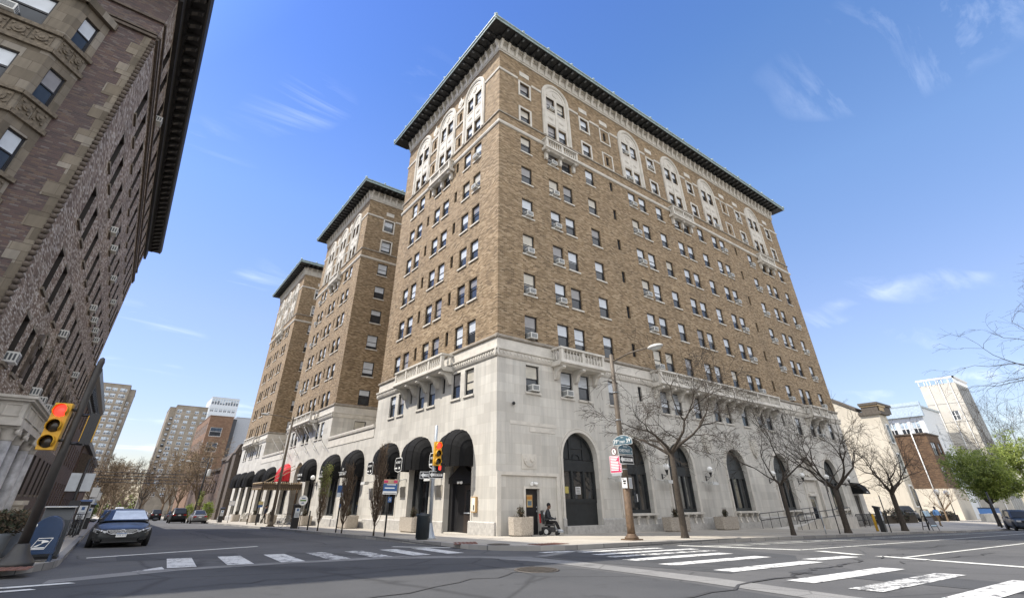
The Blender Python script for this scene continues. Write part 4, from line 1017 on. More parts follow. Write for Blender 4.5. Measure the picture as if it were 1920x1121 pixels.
fr.build('canopy_cresting', mk('gilt_cresting', (.28,.20,.11), .5), can)
rb = MB()
for yy in (y0+.2, y1-.2): rb.cyl((0,yy,5.1), (xo+.4,yy,zc+.5), .035, n=6)
rb.build('canopy_rod', mk('gilt_cresting', (.42,.30,.16)), can)
ps = MB()
for yy in (y0+.15, y1-.15): ps.cyl((xo+.15,yy,g(xo,yy)), (xo+.15,yy,zc), .06, n=8)
ps.build('canopy_post', M_bronzep, can)
# six empty flagpoles leaning out over the entrance
for yy in (30.3, 33.4, 36.6, 40.7, 44.0, 47.3):
    f = MB(); f.cyl((-.02,yy,6.4), (-1.75,yy-.4,8.35), .035, .022, 6); f.sphere((-1.75,yy-.4,8.38), .06, n=7, k=4); f.tube([(-.02,yy,6.2),(-.25,yy,6.35),(-.3,yy,6.7)], .03, 5); f.build('flagpole', M_white, apt)
# small black awning, door and steps at the far end of the Chestnut front
F = FS; mb = MB(); u0, u1 = 46.15, 47.75; prof = [(.01,3.25),(.35,3.2),(.75,2.95),(1.05,2.5),(1.12,2.2)]
mb.loft([[F.p(u0,z,d) for d, z in prof], [F.p(u1,z,d) for d, z in prof]], 0, False, False, False)
mb.quad([F.p(u0,z,d) for d, z in prof]+[F.p(u0,2.2,.01)]); mb.quad([F.p(u1,z,d) for d, z in prof]+[F.p(u1,2.2,.01)])
o = mb.build('awning', M_awn, apt)
put_text('TOWN B', .2, M_letter, o, F.p(46.95, 2.33, 1.135), F.rz, sx=.8)
l = MB(); F.box(l, 46.3, 47.6, -.8, 2.05, -.25, -.18); l.build('door', mk('dark_brown_door', (.035,.026,.022)), apt)
# ------------------------------------------------------------------ the dark brick building on the left
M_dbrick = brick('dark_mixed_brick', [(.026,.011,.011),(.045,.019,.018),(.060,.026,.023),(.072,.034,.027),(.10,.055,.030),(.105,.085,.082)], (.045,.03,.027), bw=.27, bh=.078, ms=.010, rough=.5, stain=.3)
M_gbrick = brick('glazed_sheen_brick', [(.11,.072,.052),(.18,.125,.092),(.26,.20,.155),(.36,.30,.25),(.48,.43,.38),(.60,.56,.51)], (.20,.165,.135), bw=.27, bh=.078, ms=.010, rough=.75, stain=.35)  # pale bricks put the street wall's reflected sheen into the colour
M_gbrick.node_tree.nodes['Principled BSDF'].inputs['Specular IOR Level'].default_value = .25
M_bstone = brick('brown_bay_stone', [(.12,.098,.072),(.18,.15,.112),(.235,.20,.155),(.28,.25,.21)], (.10,.08,.06), bw=.7, bh=.5, ms=.01, streak=.3, stain=.3)
M_bcarve = plain('carved_brown_stone', (.14,.115,.085), .85, var=.5, scale=7, bump=.5)
M_bdark = plain('sooty_stone', (.095,.075,.06), .85, var=.4, scale=4)
M_marble = plain('grey_marble', (.40,.40,.41), .35, var=.4, scale=2.2)
M_pcol = plain('weathered_white_stone', (.52,.49,.44), .8, var=.2, scale=2)
bb = thing('brick_building', 'dark purple brown brick building with stone bay and columned porch at the left edge', 'building', (-21.2,0,0))
org = Vector((-21.2,0,0))
class RFac(Fac):
    """facade given in a thing's own coordinates"""
BE = Fac((0,0,0), (0,1,0), (1,0,0)); BS = Fac((-27,0,0), (1,0,0), (0,-1,0)); BL = 37.0
BR = [(6.25,1.9),(9.35,1.85),(12.72,1.8),(16.02,1.8),(19.25,1.8),(22.95,1.6)]
BC = [3.85,6.1,9.1,12.2,15.2,18.2,21.2,24.2,27.2,30.2,33.0,35.2]
bo = [(c, z, 1.0, h) for c in BC for z, h in BR] + [(c, 1.9, 1.15, 2.3) for c in BC[5:]]
mb = MB()
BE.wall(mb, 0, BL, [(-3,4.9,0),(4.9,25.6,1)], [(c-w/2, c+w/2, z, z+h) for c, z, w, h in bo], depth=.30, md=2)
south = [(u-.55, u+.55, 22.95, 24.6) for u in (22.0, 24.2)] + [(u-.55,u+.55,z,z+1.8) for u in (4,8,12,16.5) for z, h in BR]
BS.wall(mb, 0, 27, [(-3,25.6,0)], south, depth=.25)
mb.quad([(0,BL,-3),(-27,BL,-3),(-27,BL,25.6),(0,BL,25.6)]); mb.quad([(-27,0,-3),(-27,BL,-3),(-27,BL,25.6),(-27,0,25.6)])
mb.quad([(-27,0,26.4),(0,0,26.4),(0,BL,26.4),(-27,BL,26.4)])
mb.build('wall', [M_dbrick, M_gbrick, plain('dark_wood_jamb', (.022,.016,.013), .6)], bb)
for c, z, w, h in bo: add_window(BE, bb, c, z, w, h, 0, M_bstone, dep=.22)
for (a, b, z, z1) in south: add_window(BS, bb, (a+b)/2, z, b-a, z1-z, .5, M_bstone, dep=.18)
tb = Trim(); dk = Trim()
# corner: rope moulding and toothed stones up to the string course
n = 31
for i in range(n):
    z = .2+i*21.3/n; w = .62 if i % 2 else .3
    q_ = MB(); BS.box(q_, 27-.14-w, 27-.14, z, z+21.3/n-.012, .003, .02); q_.build('quoin', M_bstone, bb)
rp_ = MB()
for i in range(92): rp_.sphere((-.04,-.02,.3+i*21.2/92), .13, n=7, k=4, sz=.85)
rp_.build('rope_moulding', M_bdark, bb)
for z, hh, d in ((21.55,.14,.12),(21.75,.1,.16),(22.72,.12,.1)):
    for F, L in ((BE, BL), (BS, 27)): F.box(dk, -.0, L, z, z+hh, .003, d+(.0 if F is BE else .004))
for F, L in ((BE, BL), (BS, 27)): F.box(tb, 0, L, -3, .9, .003, .1 if F is BE else .104)
# arched hoods and carved panels on the lower storeys of the street front
for i, c in enumerate(BC):
    if i >= 2:
        q_ = MB(); BE.archring(q_, c, 8.2, .5, .66, .003, .05, 7.9); q_.build('window_hood', M_bstone, bb)
    if i in (2, 5, 8):
        q_ = MB(); BE.box(q_, c-1.55-.25, c-1.55+.25, 6.4, 8.0, .003, .12); BE.disc(q_, c-1.55, 8.1, .28, .003, .16, 10); BE.disc(q_, c-1.55, 7.2, .2, .121, .2, 10); q_.build('carved_plaque', M_bdark, bb)
    for z, h in BR:
        q_ = MB(); BE.box(q_, c-.62, c+.62, z+h, z+h+.14, .003, .015); q_.build('lintel', M_bstone, bb)
tb.build('stone_trim', M_bstone, bb); dk.build('moulding', M_bdark, bb)
# eaves: deep dark soffit on brackets
ev = MB(); zs = 25.55
for F, L, e in ((BE, BL, 1.15), (BS, 27, 1.146)):
    a0, a1 = (-1.14, L+.9) if F is BE else (0, L+1.14)
    F.box(ev, max(a0,-.02), a1 if F is BE else L+.02, zs-.75, zs, .003, .22); F.box(ev, a0, a1, zs+.28, zs+.42, -.2, e); F.box(ev, max(a0,-.3), min(a1, L+.3), zs, zs+.28, .003, .4)
    k = int(L/1.0)
    for i in range(k+1):
        c = .1+i*(L-.2)/k; F.prof(ev, c-.14, c+.14, [(.4,zs-.1),(.55,zs-.12),(.8,zs+.06),(e-.15,zs+.1),(e-.08,zs+.279),(.4,zs+.279)])
    F.prof(ev, a0-.12, a1+.12, [(e,zs+.25),(e+.1,zs+.3),(e+.18,zs+.55),(e+.18,zs+.75),(e,zs+.75),(-.3,zs+1.1),(-.3,zs+.43),(e,zs+.43)])
ev.build('eaves', plain('black_eaves', (.014,.013,.013), .6, var=.4), bb)
# the three sided stone bay on the Chestnut side
BX0, BX1, BD = -1.65, -6.4, 1.0     # where its splayed sides leave the wall, and its projection
pl = [(BX0,0),(BX0-.85,-BD),(BX1+.85,-BD),(BX1,0)]
bay = MB(); CV = []
def bay_face(i):
    (x0,y0),(x1,y1) = pl[i+1], pl[i]
    d = Vector((x1-x0,y1-y0,0)); L = d.length; d.normalize(); nn = Vector((d.y,-d.x,0)); return Fac((x0,y0,0), d, nn), L
BZ = [5.2, 8.5, 11.8, 15.1, 18.4]
for i in range(3):
    F, L = bay_face(i); ww = .74 if i != 1 else 1.55
    cs = [L/2] if i != 1 else [L/2]
    rc = [(c-ww/2, c+ww/2, z+.42, z+2.1) for z in BZ for c in cs]
    F.wall(bay, 0, L, [(-3,21.4,0)], rc, depth=.2)
    for z in BZ:
        cv = MB(); CV.append(cv)
        for c in cs: add_window(F, bb, c, z+.42, ww, 1.68, .45 if i else .5, None, dep=.12)
        F.box(cv, -.04, L+.04, z+.22, z+.4, .003, .14); F.box(cv, -.04, L+.04, z-.72, z-.52, .003, .12)
        k = 2 if i != 1 else 4
        for q in range(k):
            a = .1+(L-.2)*q/k; b = .1+(L-.2)*(q+1)/k-.06
            F.box(cv, a, b, z-.48, z+.18, .003, .04); F.disc(cv, (a+b)/2, z-.15, min(.22,(b-a)*.32), .041, .11, 10); F.disc(cv, (a+b)/2, z-.15, min(.11,(b-a)*.16), .111, .15, 8)
            for sx in (-1,1): F.disc(cv, (a+b)/2+sx*(b-a)*.33, z+.05, .055, .041, .09, 7); F.disc(cv, (a+b)/2+sx*(b-a)*.33, z-.36, .055, .041, .09, 7)
    F.box(bay, -.08, L+.08, 21.0, 21.4, .003, .2)
bay.quad([(x,y,21.4) for x, y in pl]); 
bo_ = bay.build('bay_window', M_bstone, bb); [q.build('carved_panel', M_bcarve, bo_) for q in CV]
# porch on the 39th street side
po = MB(); x0, x1, y0, y1 = 0, 1.42, 3.2, 11.6
po.box((x0,y0,4.0), (x1,y1,4.22)); po.box((x0,y0+.06,4.22), (x1-.06,y1-.06,4.86)); po.box((x0,y0-.08,4.86), (x1+.08,y1+.08,4.95)); po.box((x0,y0-.16,4.95), (x1+.16,y1+.16,5.05))
for a, b in ((y0+.5,y0+2.6),(y0+3.0,y0+5.4),(y0+5.8,y0+7.9)): po.box((x1-.06,a,4.32), (x1-.02,b,4.36)); po.box((x1-.06,a,4.74), (x1-.02,b,4.78)); po.box((x1-.06,a,4.36), (x1-.02,a+.05,4.74)); po.box((x1-.06,b-.05,4.36), (x1-.02,b,4.74))
for a, b in ((.2,.65),(.75,1.25)): po.box((a,y0+.02,4.32), (b,y0+.06,4.36)); po.box((a,y0+.02,4.72), (b,y0+.06,4.76)); po.box((a,y0+.02,4.36), (a+.04,y0+.06,4.72)); po.box((b-.04,y0+.02,4.36), (b,y0+.06,4.72))
porch = po.build('porch', M_pcol, bb)
for yy in (3.75, 5.9, 8.9, 11.05):
    c = MB(); zb = g(-20,yy); c.lathe([(.28,zb+.55),(.3,zb+.62),(.24,zb+.7),(.245,zb+1.2),(.20,3.5)], (1.12,yy,0), 16); c.box((.85,yy-.3,zb-.3), (1.4,yy+.3,zb+.549)); col = c.build('column', M_marble, porch)
    c = MB(); c.lathe([(.2,3.5),(.23,3.54),(.22,3.6),(.32,3.9)], (1.12,yy,0), 14); c.box((.8,yy-.32,3.9), (1.42,yy+.32,3.999))
    for sx in (-1,1):
        for sy in (-1,1): c.cyl((1.12+sx*.26-.06,yy+sy*.26,3.8), (1.12+sx*.26+.06,yy+sy*.26,3.8), .1, n=9)
    c.build('capital', M_pcol, porch)
st = MB(); st.box((.05,12.2,-.5), (1.5,14.2,1.35)); st.box((.0,12.1,1.35), (1.6,14.3,1.55)); st.build('porch_plinth', mk('cream_stone', (.55,.50,.42), .8), porch)
# air conditioners on its street front
wi = ['lowest','second','third','fourth','fifth','topmost']; ci = ['nearest','second','third','fourth','fifth','sixth','seventh','eighth','ninth','tenth']
BEw = Fac((-21.2,0,0), (0,1,0), (1,0,0))
for c, r in ((0,0),(3,0),(4,0),(5,0),(7,0),(3,1),(7,1),(2,5),(3,3),(4,3),(6,3),(5,2),(6,2),(7,2),(8,2),(8,3)):
    add_ac(BEw, BC[c], BR[r][0]+.03, 'white air conditioner in the %s window of the %s row on the dark brick front' % (ci[c], wi[r]), 'window air conditioners on the dark brick front', 1.0)
BSw = Fac((-21.2+BX1+.85,-BD,0), (1,0,0), (0,-1,0))
add_ac(BSw, 1.2, BZ[4]+.44, 'white air conditioner in the upper stone bay window at the top left corner', None, .95); add_ac(BSw, 1.2, BZ[3]+.44, 'white air conditioner in the lower stone bay window at the left edge', None, .95)

# ------------------------------------------------------------------ plainer buildings farther off
def block(name, label, x0, x1, y0, y1, z0, z1, mat, specs, wmats, roof=None, cap=.3, capmat=None, group=None, sills=None, reveal=.15):
    """a building with window openings let into the faces that show; specs = [(face, [(u,z,w,h)])]"""
    t = thing(name, label, 'building', (x0, y0, 0), 0, group); W, D = x1-x0, y1-y0
    faces = {'S': Fac((0,0,0),(1,0,0),(0,-1,0)), 'W': Fac((0,0,0),(0,1,0),(-1,0,0)), 'E': Fac((W,0,0),(0,1,0),(1,0,0)), 'N': Fac((0,D,0),(1,0,0),(0,1,0))}
    mb = MB(); allw = []
    for k, F in faces.items():
        ops_ = dict(specs).get(k, []); L = W if k in 'SN' else D
        F.wall(mb, 0, L, [(z0,z1,0)], [(u-w/2,u+w/2,z,z+h) for u,z,w,h in ops_], depth=reveal)
        allw += [(F,)+o for o in ops_]
    mb.quad([(0,0,z1-.2),(W,0,z1-.2),(W,D,z1-.2),(0,D,z1-.2)])
    mb.build('wall', mat, t)
    if cap:
        c = MB()
        for F, L, e in ((faces['S'],W,0),(faces['N'],W,0),(faces['W'],D,.003),(faces['E'],D,.003)): F.box(c, -cap+.003, L+cap-.003, z1-cap*1.2+e, z1+.05+e, -.2, cap)
        c.build('roof', capmat or mat, t)
    allw.sort(key=lambda a: -px_area(Fac(a[0].o+Vector((x0,y0,0)), a[0].U, a[0].N), *a[1:]))
    rest = MB()
    for i, (F, u, z, w, h) in enumerate(allw):
        m = MB() if i < 100 else rest; f = min(.12, w*.12)
        F.box(m, u-w/2, u+w/2, z, z+f, -reveal-.05, -reveal+.06, 0); F.box(m, u-w/2, u+w/2, z+h-f, z+h, -reveal-.05, -reveal+.06, 0)
        F.box(m, u-w/2, u-w/2+f, z+f, z+h-f, -reveal-.05, -reveal+.06, 0); F.box(m, u+w/2-f, u+w/2, z+f, z+h-f, -reveal-.05, -reveal+.06, 0)
        if w > 1.3 and w < 3: F.box(m, u-f/2, u+f/2, z+f, z+h-f, -reveal-.05, -reveal+.05, 0)
        if h > 1.4: F.box(m, u-w/2+f, u+w/2-f, z+h*.52, z+h*.52+f*.7, -reveal-.05, -reveal+.045, 0)
        cut = z+f+(h-2*f)*wr.choice([.3,.5,.5,.7])
        m.quad([F.p(u-w/2+f,z+f,-reveal), F.p(u+w/2-f,z+f,-reveal), F.p(u+w/2-f,cut,-reveal), F.p(u-w/2+f,cut,-reveal)], 1)
        m.quad([F.p(u-w/2+f,cut,-reveal), F.p(u+w/2-f,cut,-reveal), F.p(u+w/2-f,z+h-f,-reveal), F.p(u-w/2+f,z+h-f,-reveal)], 2)
        if i < 100: m.build('window', wmats, t)
    if rest.f: tag(rest.build('window', wmats, t), kind='stuff')
    return t, faces
M_fglass = glass('far_blue_glass', (.05,.075,.11), rough=.08, var=.4); M_fblind = glass('far_pale_glass', (.42,.50,.58), rough=.2, var=.3); M_wfr = plain('white_window_frame', (.62,.62,.62), .5)
M_concb = brick('beige_concrete', [(.26,.225,.18),(.30,.26,.21),(.33,.29,.24)], (.2,.17,.14), bw=3.2, bh=2.6, ms=.05)
M_obrick = brick('office_brick', [(.16,.085,.05),(.20,.115,.07),(.24,.145,.09)], (.2,.14,.1), bw=.6, bh=.2, ms=.02)
M_lowb = brick('row_brick', [(.06,.035,.03),(.10,.06,.045),(.14,.085,.06)], (.12,.1,.08), bw=.4, bh=.12, ms=.015)
def grid(us, zs, w, h): return [(u, z, w, h) for u in us for z in zs]
WM = [M_wfr, M_fglass, M_fblind]; WD = [M_frame, M_glass, M_blind]
fl = [1.0+2.55*i for i in range(15)]
block('apartment_tower', 'tall beige concrete tower with columns of white windows, left of the street', -35.2, -24.1, 260, 284, -8, 48.3, M_concb, [('S', grid((3.2,5.6,8.6), [6+2.6*i for i in range(16)], 2.0, 1.7)+grid((9.9,), [6+2.6*i for i in range(16)], .9, 1.5))], WM, cap=.12)
block('apartment_tower', 'narrow darker wing set back behind the tall beige tower left of the street', -24.1, -21.8, 263, 284, -8, 46.9, M_concb, [('S', grid((.9,), [6+2.6*i for i in range(14)], 1.0, 1.6))], WM, cap=.1)
block('apartment_tower', 'broad beige concrete tower with rows of white windows, right of the street', -3.5, 12.5, 260, 284, -8, 41.7, M_concb, [('S', grid((1.0,2.1), [3+2.35*i for i in range(16)], .95, 1.6)+grid((5.2,8.8,12.2), [3+2.35*i for i in range(16)], 1.8, 1.35))], WM, cap=.12)
block('apartment_tower', 'narrow side wing with dark balconies beside the broad beige tower', -6.0, -3.502, 262, 284, -8, 40.8, M_concb, [('S', grid((1.6,), [2+2.35*i for i in range(15)], 1.3, 1.4))], WD, cap=.1)
block('glass_tower', 'pale blue glass and white panel tower rising behind the brown office block', 9.6, 21.9, 255, 275, -8, 46.3, plain('white_panel', (.58,.62,.66), .5), [('S', grid([1.0+1.28*i for i in range(9)], [29,32.6], .95, 1.7)+grid([1.2+1.9*i for i in range(6)], [36.0,39.4], 1.5, 1.6)+grid([.75+1.2*i for i in range(10)], [42.7], 1.05, 2.9)), ('W', grid([3,7,11,15], [33,37,41], 1.6, 1.6))], WM, cap=.1)
block('office_block', 'brown brick office block with ranks of narrow windows on its sunlit side', 2.0, 8.8, 162, 197, -6, 25.6, M_obrick, [('S', [(2.6,19.4,3.4,2.7),(2.6,14.9,3.1,2.7),(2.6,10.5,3.1,2.7),(2.6,6,3.1,2.7)]), ('W', grid([3+3.1*i for i in range(10)], [6.2,11,15.8,20.6], 1.9, 2.9))], [M_wfr, M_glass, M_fglass], cap=.1)
block('concrete_building', 'plain pale grey blank wall beyond the brown office block', 10.2, 18, 166, 190, -6, 26.2, plain('pale_grey_render', (.40,.42,.45), .8, var=.1), [('S', [])], WM, cap=.1)
block('brick_building', 'dark gap building between the brown office block and the pale grey wall', 8.81, 10.19, 164, 190, -6, 25.2, plain('dark_grey_cladding', (.07,.075,.085), .6), [('S', [])], WM, cap=.05)
# left side of 39th street: three lower houses with heavy cornices
tn, fc = block('row_house', 'three storey dark house with a heavy black cornice next to the dark brick building', -40, -21.35, 37.6, 66, -4, 12.2, M_lowb, [('E', grid([2.5+3.2*i for i in range(8)], [1.0,4.8,8.4], 1.3, 2.2)), ('S', [])], WD, cap=.2, reveal=.2)
cn = MB(); F = fc['E']; F.prof(cn, -.7, 28.4, [(.003,10.6),(.2,10.7),(.25,11.5),(.55,11.7),(.75,12.0),(.8,12.55),(.6,12.9),(.003,12.9)])
for i in range(20): F.box(cn, .3+i*1.4, .6+i*1.4, 10.9, 11.6, .24, .5)
cn.build('cornice', M_black, tn)
tn, fc = block('row_house', 'two storey dark terrace house with dark bay fronts farther down on the left', -40, -21.2, 66.3, 96, -5, 8.6, M_lowb, [('E', grid([2.5+3.4*i for i in range(8)], [-.4,3.6], 1.3, 2.1))], WD, cap=.5, capmat=M_black, reveal=.2)
for i in range(4): b = MB(); fc['E'].prof(b, 1.2+7*i, 4.2+7*i, [(.003,2.6),(1.0,2.6),(1.0,6.3),(1.25,6.5),(1.25,6.8),(.003,7.2)]); b.build('bay_window', M_bdark, tn)
block('row_house', 'last pale brick house before the trees on the left side of the street', -38, -21, 97, 122, -6, 8.2, M_obrick, [('E', grid([3+3.3*i for i in range(7)], [-1,3.4], 1.3, 2))], WD, cap=.4, capmat=M_black)
# right side beyond the tan building
tn, fc = block('row_house', 'narrow ornate brown house squeezed behind the tan building', 0.6, 12, 80.5, 100, -5, 9.2, M_lowb, [('W', grid([2,5,8,11.5,15], [-.2,3.2,6.2], 1.2, 1.9)), ('S', [])], WD, cap=.4, capmat=M_bdark)
b = MB(); fc['W'].prof(b, .3, 3.0, [(.003,-5),(.9,-5),(.9,8.9),(1.1,9.1),(.5,10.6),(.003,10.6)]); fc['W'].prof(b, 6, 9, [(.003,-5),(.9,-5),(.9,7.9),(1.1,8.1),(.5,9.6),(.003,9.6)]); b.build('bay_window', M_bdark, tn)
block('row_house', 'long brown terrace under the trees on the right side of the street', 1.0, 14, 101, 150, -6, 7.6, M_lowb, [('W', grid([3+4*i for i in range(11)], [-1.5,2.8], 1.3, 2))], WD, cap=.4, capmat=M_bdark)
# right of the picture, beyond the parking lot
M_cream = brick('cream_render', [(.58,.53,.44),(.62,.57,.48)], (.56,.51,.43), bw=6, bh=4, ms=.02, streak=.1, stain=.1)
h = thing('cream_house', 'cream rendered house with a dark mansard roof beyond the parking lot', 'building', (77.4,4,0))
hb = MB(); prof = [(0,-2.5),(14,-2.5),(14,16.8),(6.8,16.7),(3.0,14.3),(2.6,13.9),(0,13.7)]
hb.loft([[(0,y,z) for y, z in prof], [(3.2,y,z) for y, z in prof]]); hb.build('wall', M_cream, h)
hr = MB(); hr.loft([[(x,y,z) for y, z in [(6.9,16.75),(2.9,14.35),(2.9,14.75),(6.7,17.1),(14,17.2),(14,16.85)]] for x in (-.18, 3.3)]); hr.box((-.3,-.45,13.5), (3.5,2.7,13.95)); hr.box((.2,-.1,13.95), (6,2.2,15.0)); hr.box((-.05,-.3,15.0), (6.2,2.4,15.35))
hr.build('roof', plain('dark_slate_roof', (.10,.085,.07), .8, var=.4, scale=5), h)
FHs = Fac((0,0,0),(1,0,0),(0,-1,0)); hw = MB(); hw2 = MB(); FHs.box(hw2, .6, 2.6, 14.1, 14.7, .101, .2)
for z in (9.4, 5.2, .9):
    for u in (1.6,):
        d = MB(); FHs.box(d, u-.7, u+.7, z-.15, z+2.8, .003, .12, 0); FHs.box(d, u-.55, u+.55, z, z+2.6, .121, .13, 1); d.build('window', [M_white, M_glass], h)
hw2.box((.3,-.1,13.96), (3.0,2.2,14.75)); hw2.box((.1,-.3,14.75), (3.2,2.3,14.95)); hw2.build('dormer', mk('tan_dormer', (.45,.34,.2), .8), h)
b = MB(); b.box((-.06,2.2,-1.2), (0-.003,9,2.1)); b.build('door_panel', mk('pale_render_patch', (.50,.46,.39), .8), h)
M_bbrick = brick('orange_brown_brick', [(.07,.038,.02),(.115,.064,.033),(.16,.095,.05)], (.12,.085,.06), bw=.45, bh=.14, ms=.015)
tn, fc = block('brick_house', 'orange brown brick house on a cream ground floor beyond the parking lot', 97.9, 105, 4, 9.6, 3.4, 12.2, M_bbrick, [('S', [(2.2,8.6,2.6,2.2),(2.2,5.0,2.2,1.9),(5.4,8.6,1.6,2.2)])], WD, cap=.15, capmat=M_bdark)
b = MB(); b.box((-.02,-.6,-2.5), (7.2,6.2,3.4)); b.build('ground_floor', M_cream, tn)
b = MB(); b.cyl((-.12,2.0,12.5), (-.12,2.0,-1), .09, n=8); b.build('drainpipe', M_white, tn)
tn, fc = block('white_building', 'white panelled institutional building with big windows under a metal roof', 115, 129, 7.3, 24, -3, 19.2, plain('white_metal_panel', (.60,.63,.66), .4, var=.08), [('W', [(1.6,13.2,1.5,3.0),(3.7,13.2,1.5,3.0),(5.8,13.2,1.5,3.0),(8,13.2,1.5,3.0),(3.7,9,1.5,2.6),(5.8,9,1.5,2.6)]), ('S', [(8+1.0*0,6+2.6*k,1.2,2.2) for k in range(4)])], [M_white, M_glass, M_fblind], cap=.25, capmat=plain('blue_grey_metal_roof', (.36,.43,.48), .35, metal=.3))
b = MB(); fc['W'].prof(b, -.4, 16.8, [(.3,17.0),(.55,17.0),(.1,19.9),(-.5,19.9),(-.4,17.0)]); b.build('roof_band', MATS['blue_grey_metal_roof'], tn)
tn, fc = block('stair_tower', 'tall cream concrete stair tower with white ribs at the right', 132.1, 143, 2.75, 9.4, -4, 25.4, plain('cream_concrete', (.52,.49,.43), .85, var=.08, scale=.6), [('W', [(2.4,17.4,1.5,2.0)])], [M_white, M_acdark, M_acdark], cap=0)
b = MB()
for u in (1.0, 2.9, 5.0): fc['W'].box(b, u-.06, u+.06, 0, 26.6, .003, .2)
for F, L in ((fc['W'], 6.65), (fc['S'], 10.9)):
    F.box(b, -.3, L+.3, 26.4, 26.75, -.1, .3 if F is fc['W'] else .304)
    for i in range(int(L/1.1)+1): F.box(b, i*1.1-.06, i*1.1+.06, 25.4, 26.4, .003, .2)
b.build('white_rib', M_white, tn)
b = MB()
for i in range(5): fc['S'].box(b, .5+i*2.1, 2.3+i*2.1, -3, 25.0, .003, .07)
for z in (4.5, 9.5, 12.6, 17, 21): fc['S'].box(b, 0, 10.9, z, z+.15, .003, .1); fc['W'].box(b, 0, 6.65, z, z+.1, .003, .02)
b.build('dark_cladding', mk('mid_grey_cladding', (.24,.24,.23), .6), tn)
# across Chestnut, behind the viewer: the sunlit terrace that shows in the shop windows
tn, fc = block('terrace', 'long pale brownstone terrace across the street behind the viewer', -6, 62, -48, -32, -2, 15, brick('pale_brownstone', [(.45,.38,.29),(.52,.45,.36),(.58,.52,.43)], (.4,.34,.27), bw=.9, bh=.4, ms=.01), [('N', grid([3+3.4*i for i in range(19)], [1.2,5.4,9.6], 1.4, 2.4))], WD, cap=.5, capmat=M_bdark)
# ------------------------------------------------------------------ street furniture
M_lensr = plain('red_signal_light', (.75,.02,.015), .3, var=.05, emit=(1,.03,.02), estr=1.6)
M_lensoff = plain('dark_signal_lens', (.035,.028,.02), .2, var=.2)
M_teal = plain('street_sign_teal', (.055,.115,.15), .5, var=.08)
M_signback = plain('sign_back', (.40,.42,.44), .45, metal=.3, var=.12)
M_blue = plain('sign_blue', (.035,.10,.26), .5, var=.1)
M_navy = plain('mailbox_navy', (.016,.040,.095), .35, var=.15)
M_pink = plain('crimson_sign', (.52,.04,.12), .5, var=.1)
M_grey = plain('mid_grey_paint', (.22,.22,.22), .6)
M_wood = plain('varnished_wood', (.25,.14,.06), .5)
M_yel = plain('bollard_yellow', (.65,.38,.03), .5)
def board(parent, name, x0, x1, z0, z1, y, mat, rim=None, rz=0, t=.012):
    """a flat sign plate facing local -y"""
    mb = MB()
    if rim: mb.box((x0,y,z0), (x1,y+t,z1), 1); mb.box((x0+.02,y-.004,z0+.02), (x1-.02,y-.0005,z1-.02), 0)
    else: mb.box((x0,y,z0), (x1,y+t,z1), 0)
    return mb.build(name, [mat, rim or mat], parent)
def signal_head(parent, x, y, z0, facing, on='red', s=1.0):
    """three stacked lamps with hoods; facing = rotation about z of a head that looks along -y"""
    h = thing('signal_head', None, None, (x,y,z0), facing); h.parent = parent
    m = MB(); m.box((-.17*s,-.06*s,0), (.17*s,.16*s,1.05*s)); 
    for k in (1, 2): m.box((-.172*s,-.062*s,(.35*k-.006)*s), (.172*s,.162*s,(.35*k+.006)*s))
    m.build('housing', M_sigy, h, bevel=.015)
    hood = MB()
    for k in range(3):
        c = (.175+.35*k)*s; n = 14; R = .145*s
        ring = []
        for d, top in ((-.062*s, 0), (-.26*s, 1)):
            ring.append([(R*math.cos(a), d if math.sin(a) > -.5 else -.10*s if top else d, c+R*math.sin(a)) for a in [PI*1.25-(PI*1.5)*i/n for i in range(n+1)]])
        hood.loft(ring, 0, False, True, False)
        hood.loft([[(R*math.cos(2*PI*i/20)*q, -.064*s, c+R*math.sin(2*PI*i/20)*q) for i in range(20)] for q in (1.06, .96)], 0, False, False)
    o = hood.build('visor', M_sigy, h); so = o.modifiers.new('thickness','SOLIDIFY'); so.thickness = .008
    for k in range(3):
        c = (.175+.35*k)*s; l = MB(); l.lathe([(.14*s,0),(.12*s,.03*s),(.06*s,.05*s),(.005,.055*s)], n=18); o = l.build('lens', M_lensr if (k == 2 and on == 'red') else M_lensoff, h); o.location = (0,-.066*s,c); o.rotation_euler = (PI/2,0,0)
    return h
def kids(t, *objs):
    for o in objs: o.parent = t
# near signal on the left: dark pole with a wide flared skirt
x, y = -17.5, -6.45; z = g(x, y)
t = thing('traffic_light_pole', 'tall dark traffic light pole with a wide flared base at the left edge', 'traffic light', (x,y,z))
m = MB(); m.lathe([(.32,0),(.33,.06),(.29,.12),(.20,.22),(.14,.36),(.125,.42)], n=16); m.build('flared_base', plain('dark_grey_paint', (.036,.035,.034), .5, var=.3), t)
m = MB(); m.lathe([(.10,.4),(.085,2.5),(.07,4.35),(.075,4.4),(.05,4.5),(.005,4.53)], n=14); m.build('pole', plain('brown_black_paint', (.035,.031,.028), .45, var=.3), t)
signal_head(t, -.34, -.02, 2.28, math.radians(-8))
m = MB(); m.cyl((-.2,0,2.5),(0,0,2.5),.03,n=6); m.cyl((-.2,0,3.2),(0,0,3.2),.03,n=6); m.cyl((0,0,2.45),(.3,.1,2.45),.03,n=6); m.cyl((0,0,3.1),(.3,.1,3.1),.03,n=6); m.build('bracket', M_black, t)
m = MB(); m.box((.22,.0,2.45),(.44,.2,3.15)); m.box((.30,-.01,2.42),(.33,.21,3.18)); o = m.build('side_signal', M_black, t)
m = MB(); m.box((.205,-.02,2.5),(.218,.22,3.1)); m.box((.442,-.02,2.5),(.455,.22,3.1)); m.build('side_signal_rim', M_sigy, o)
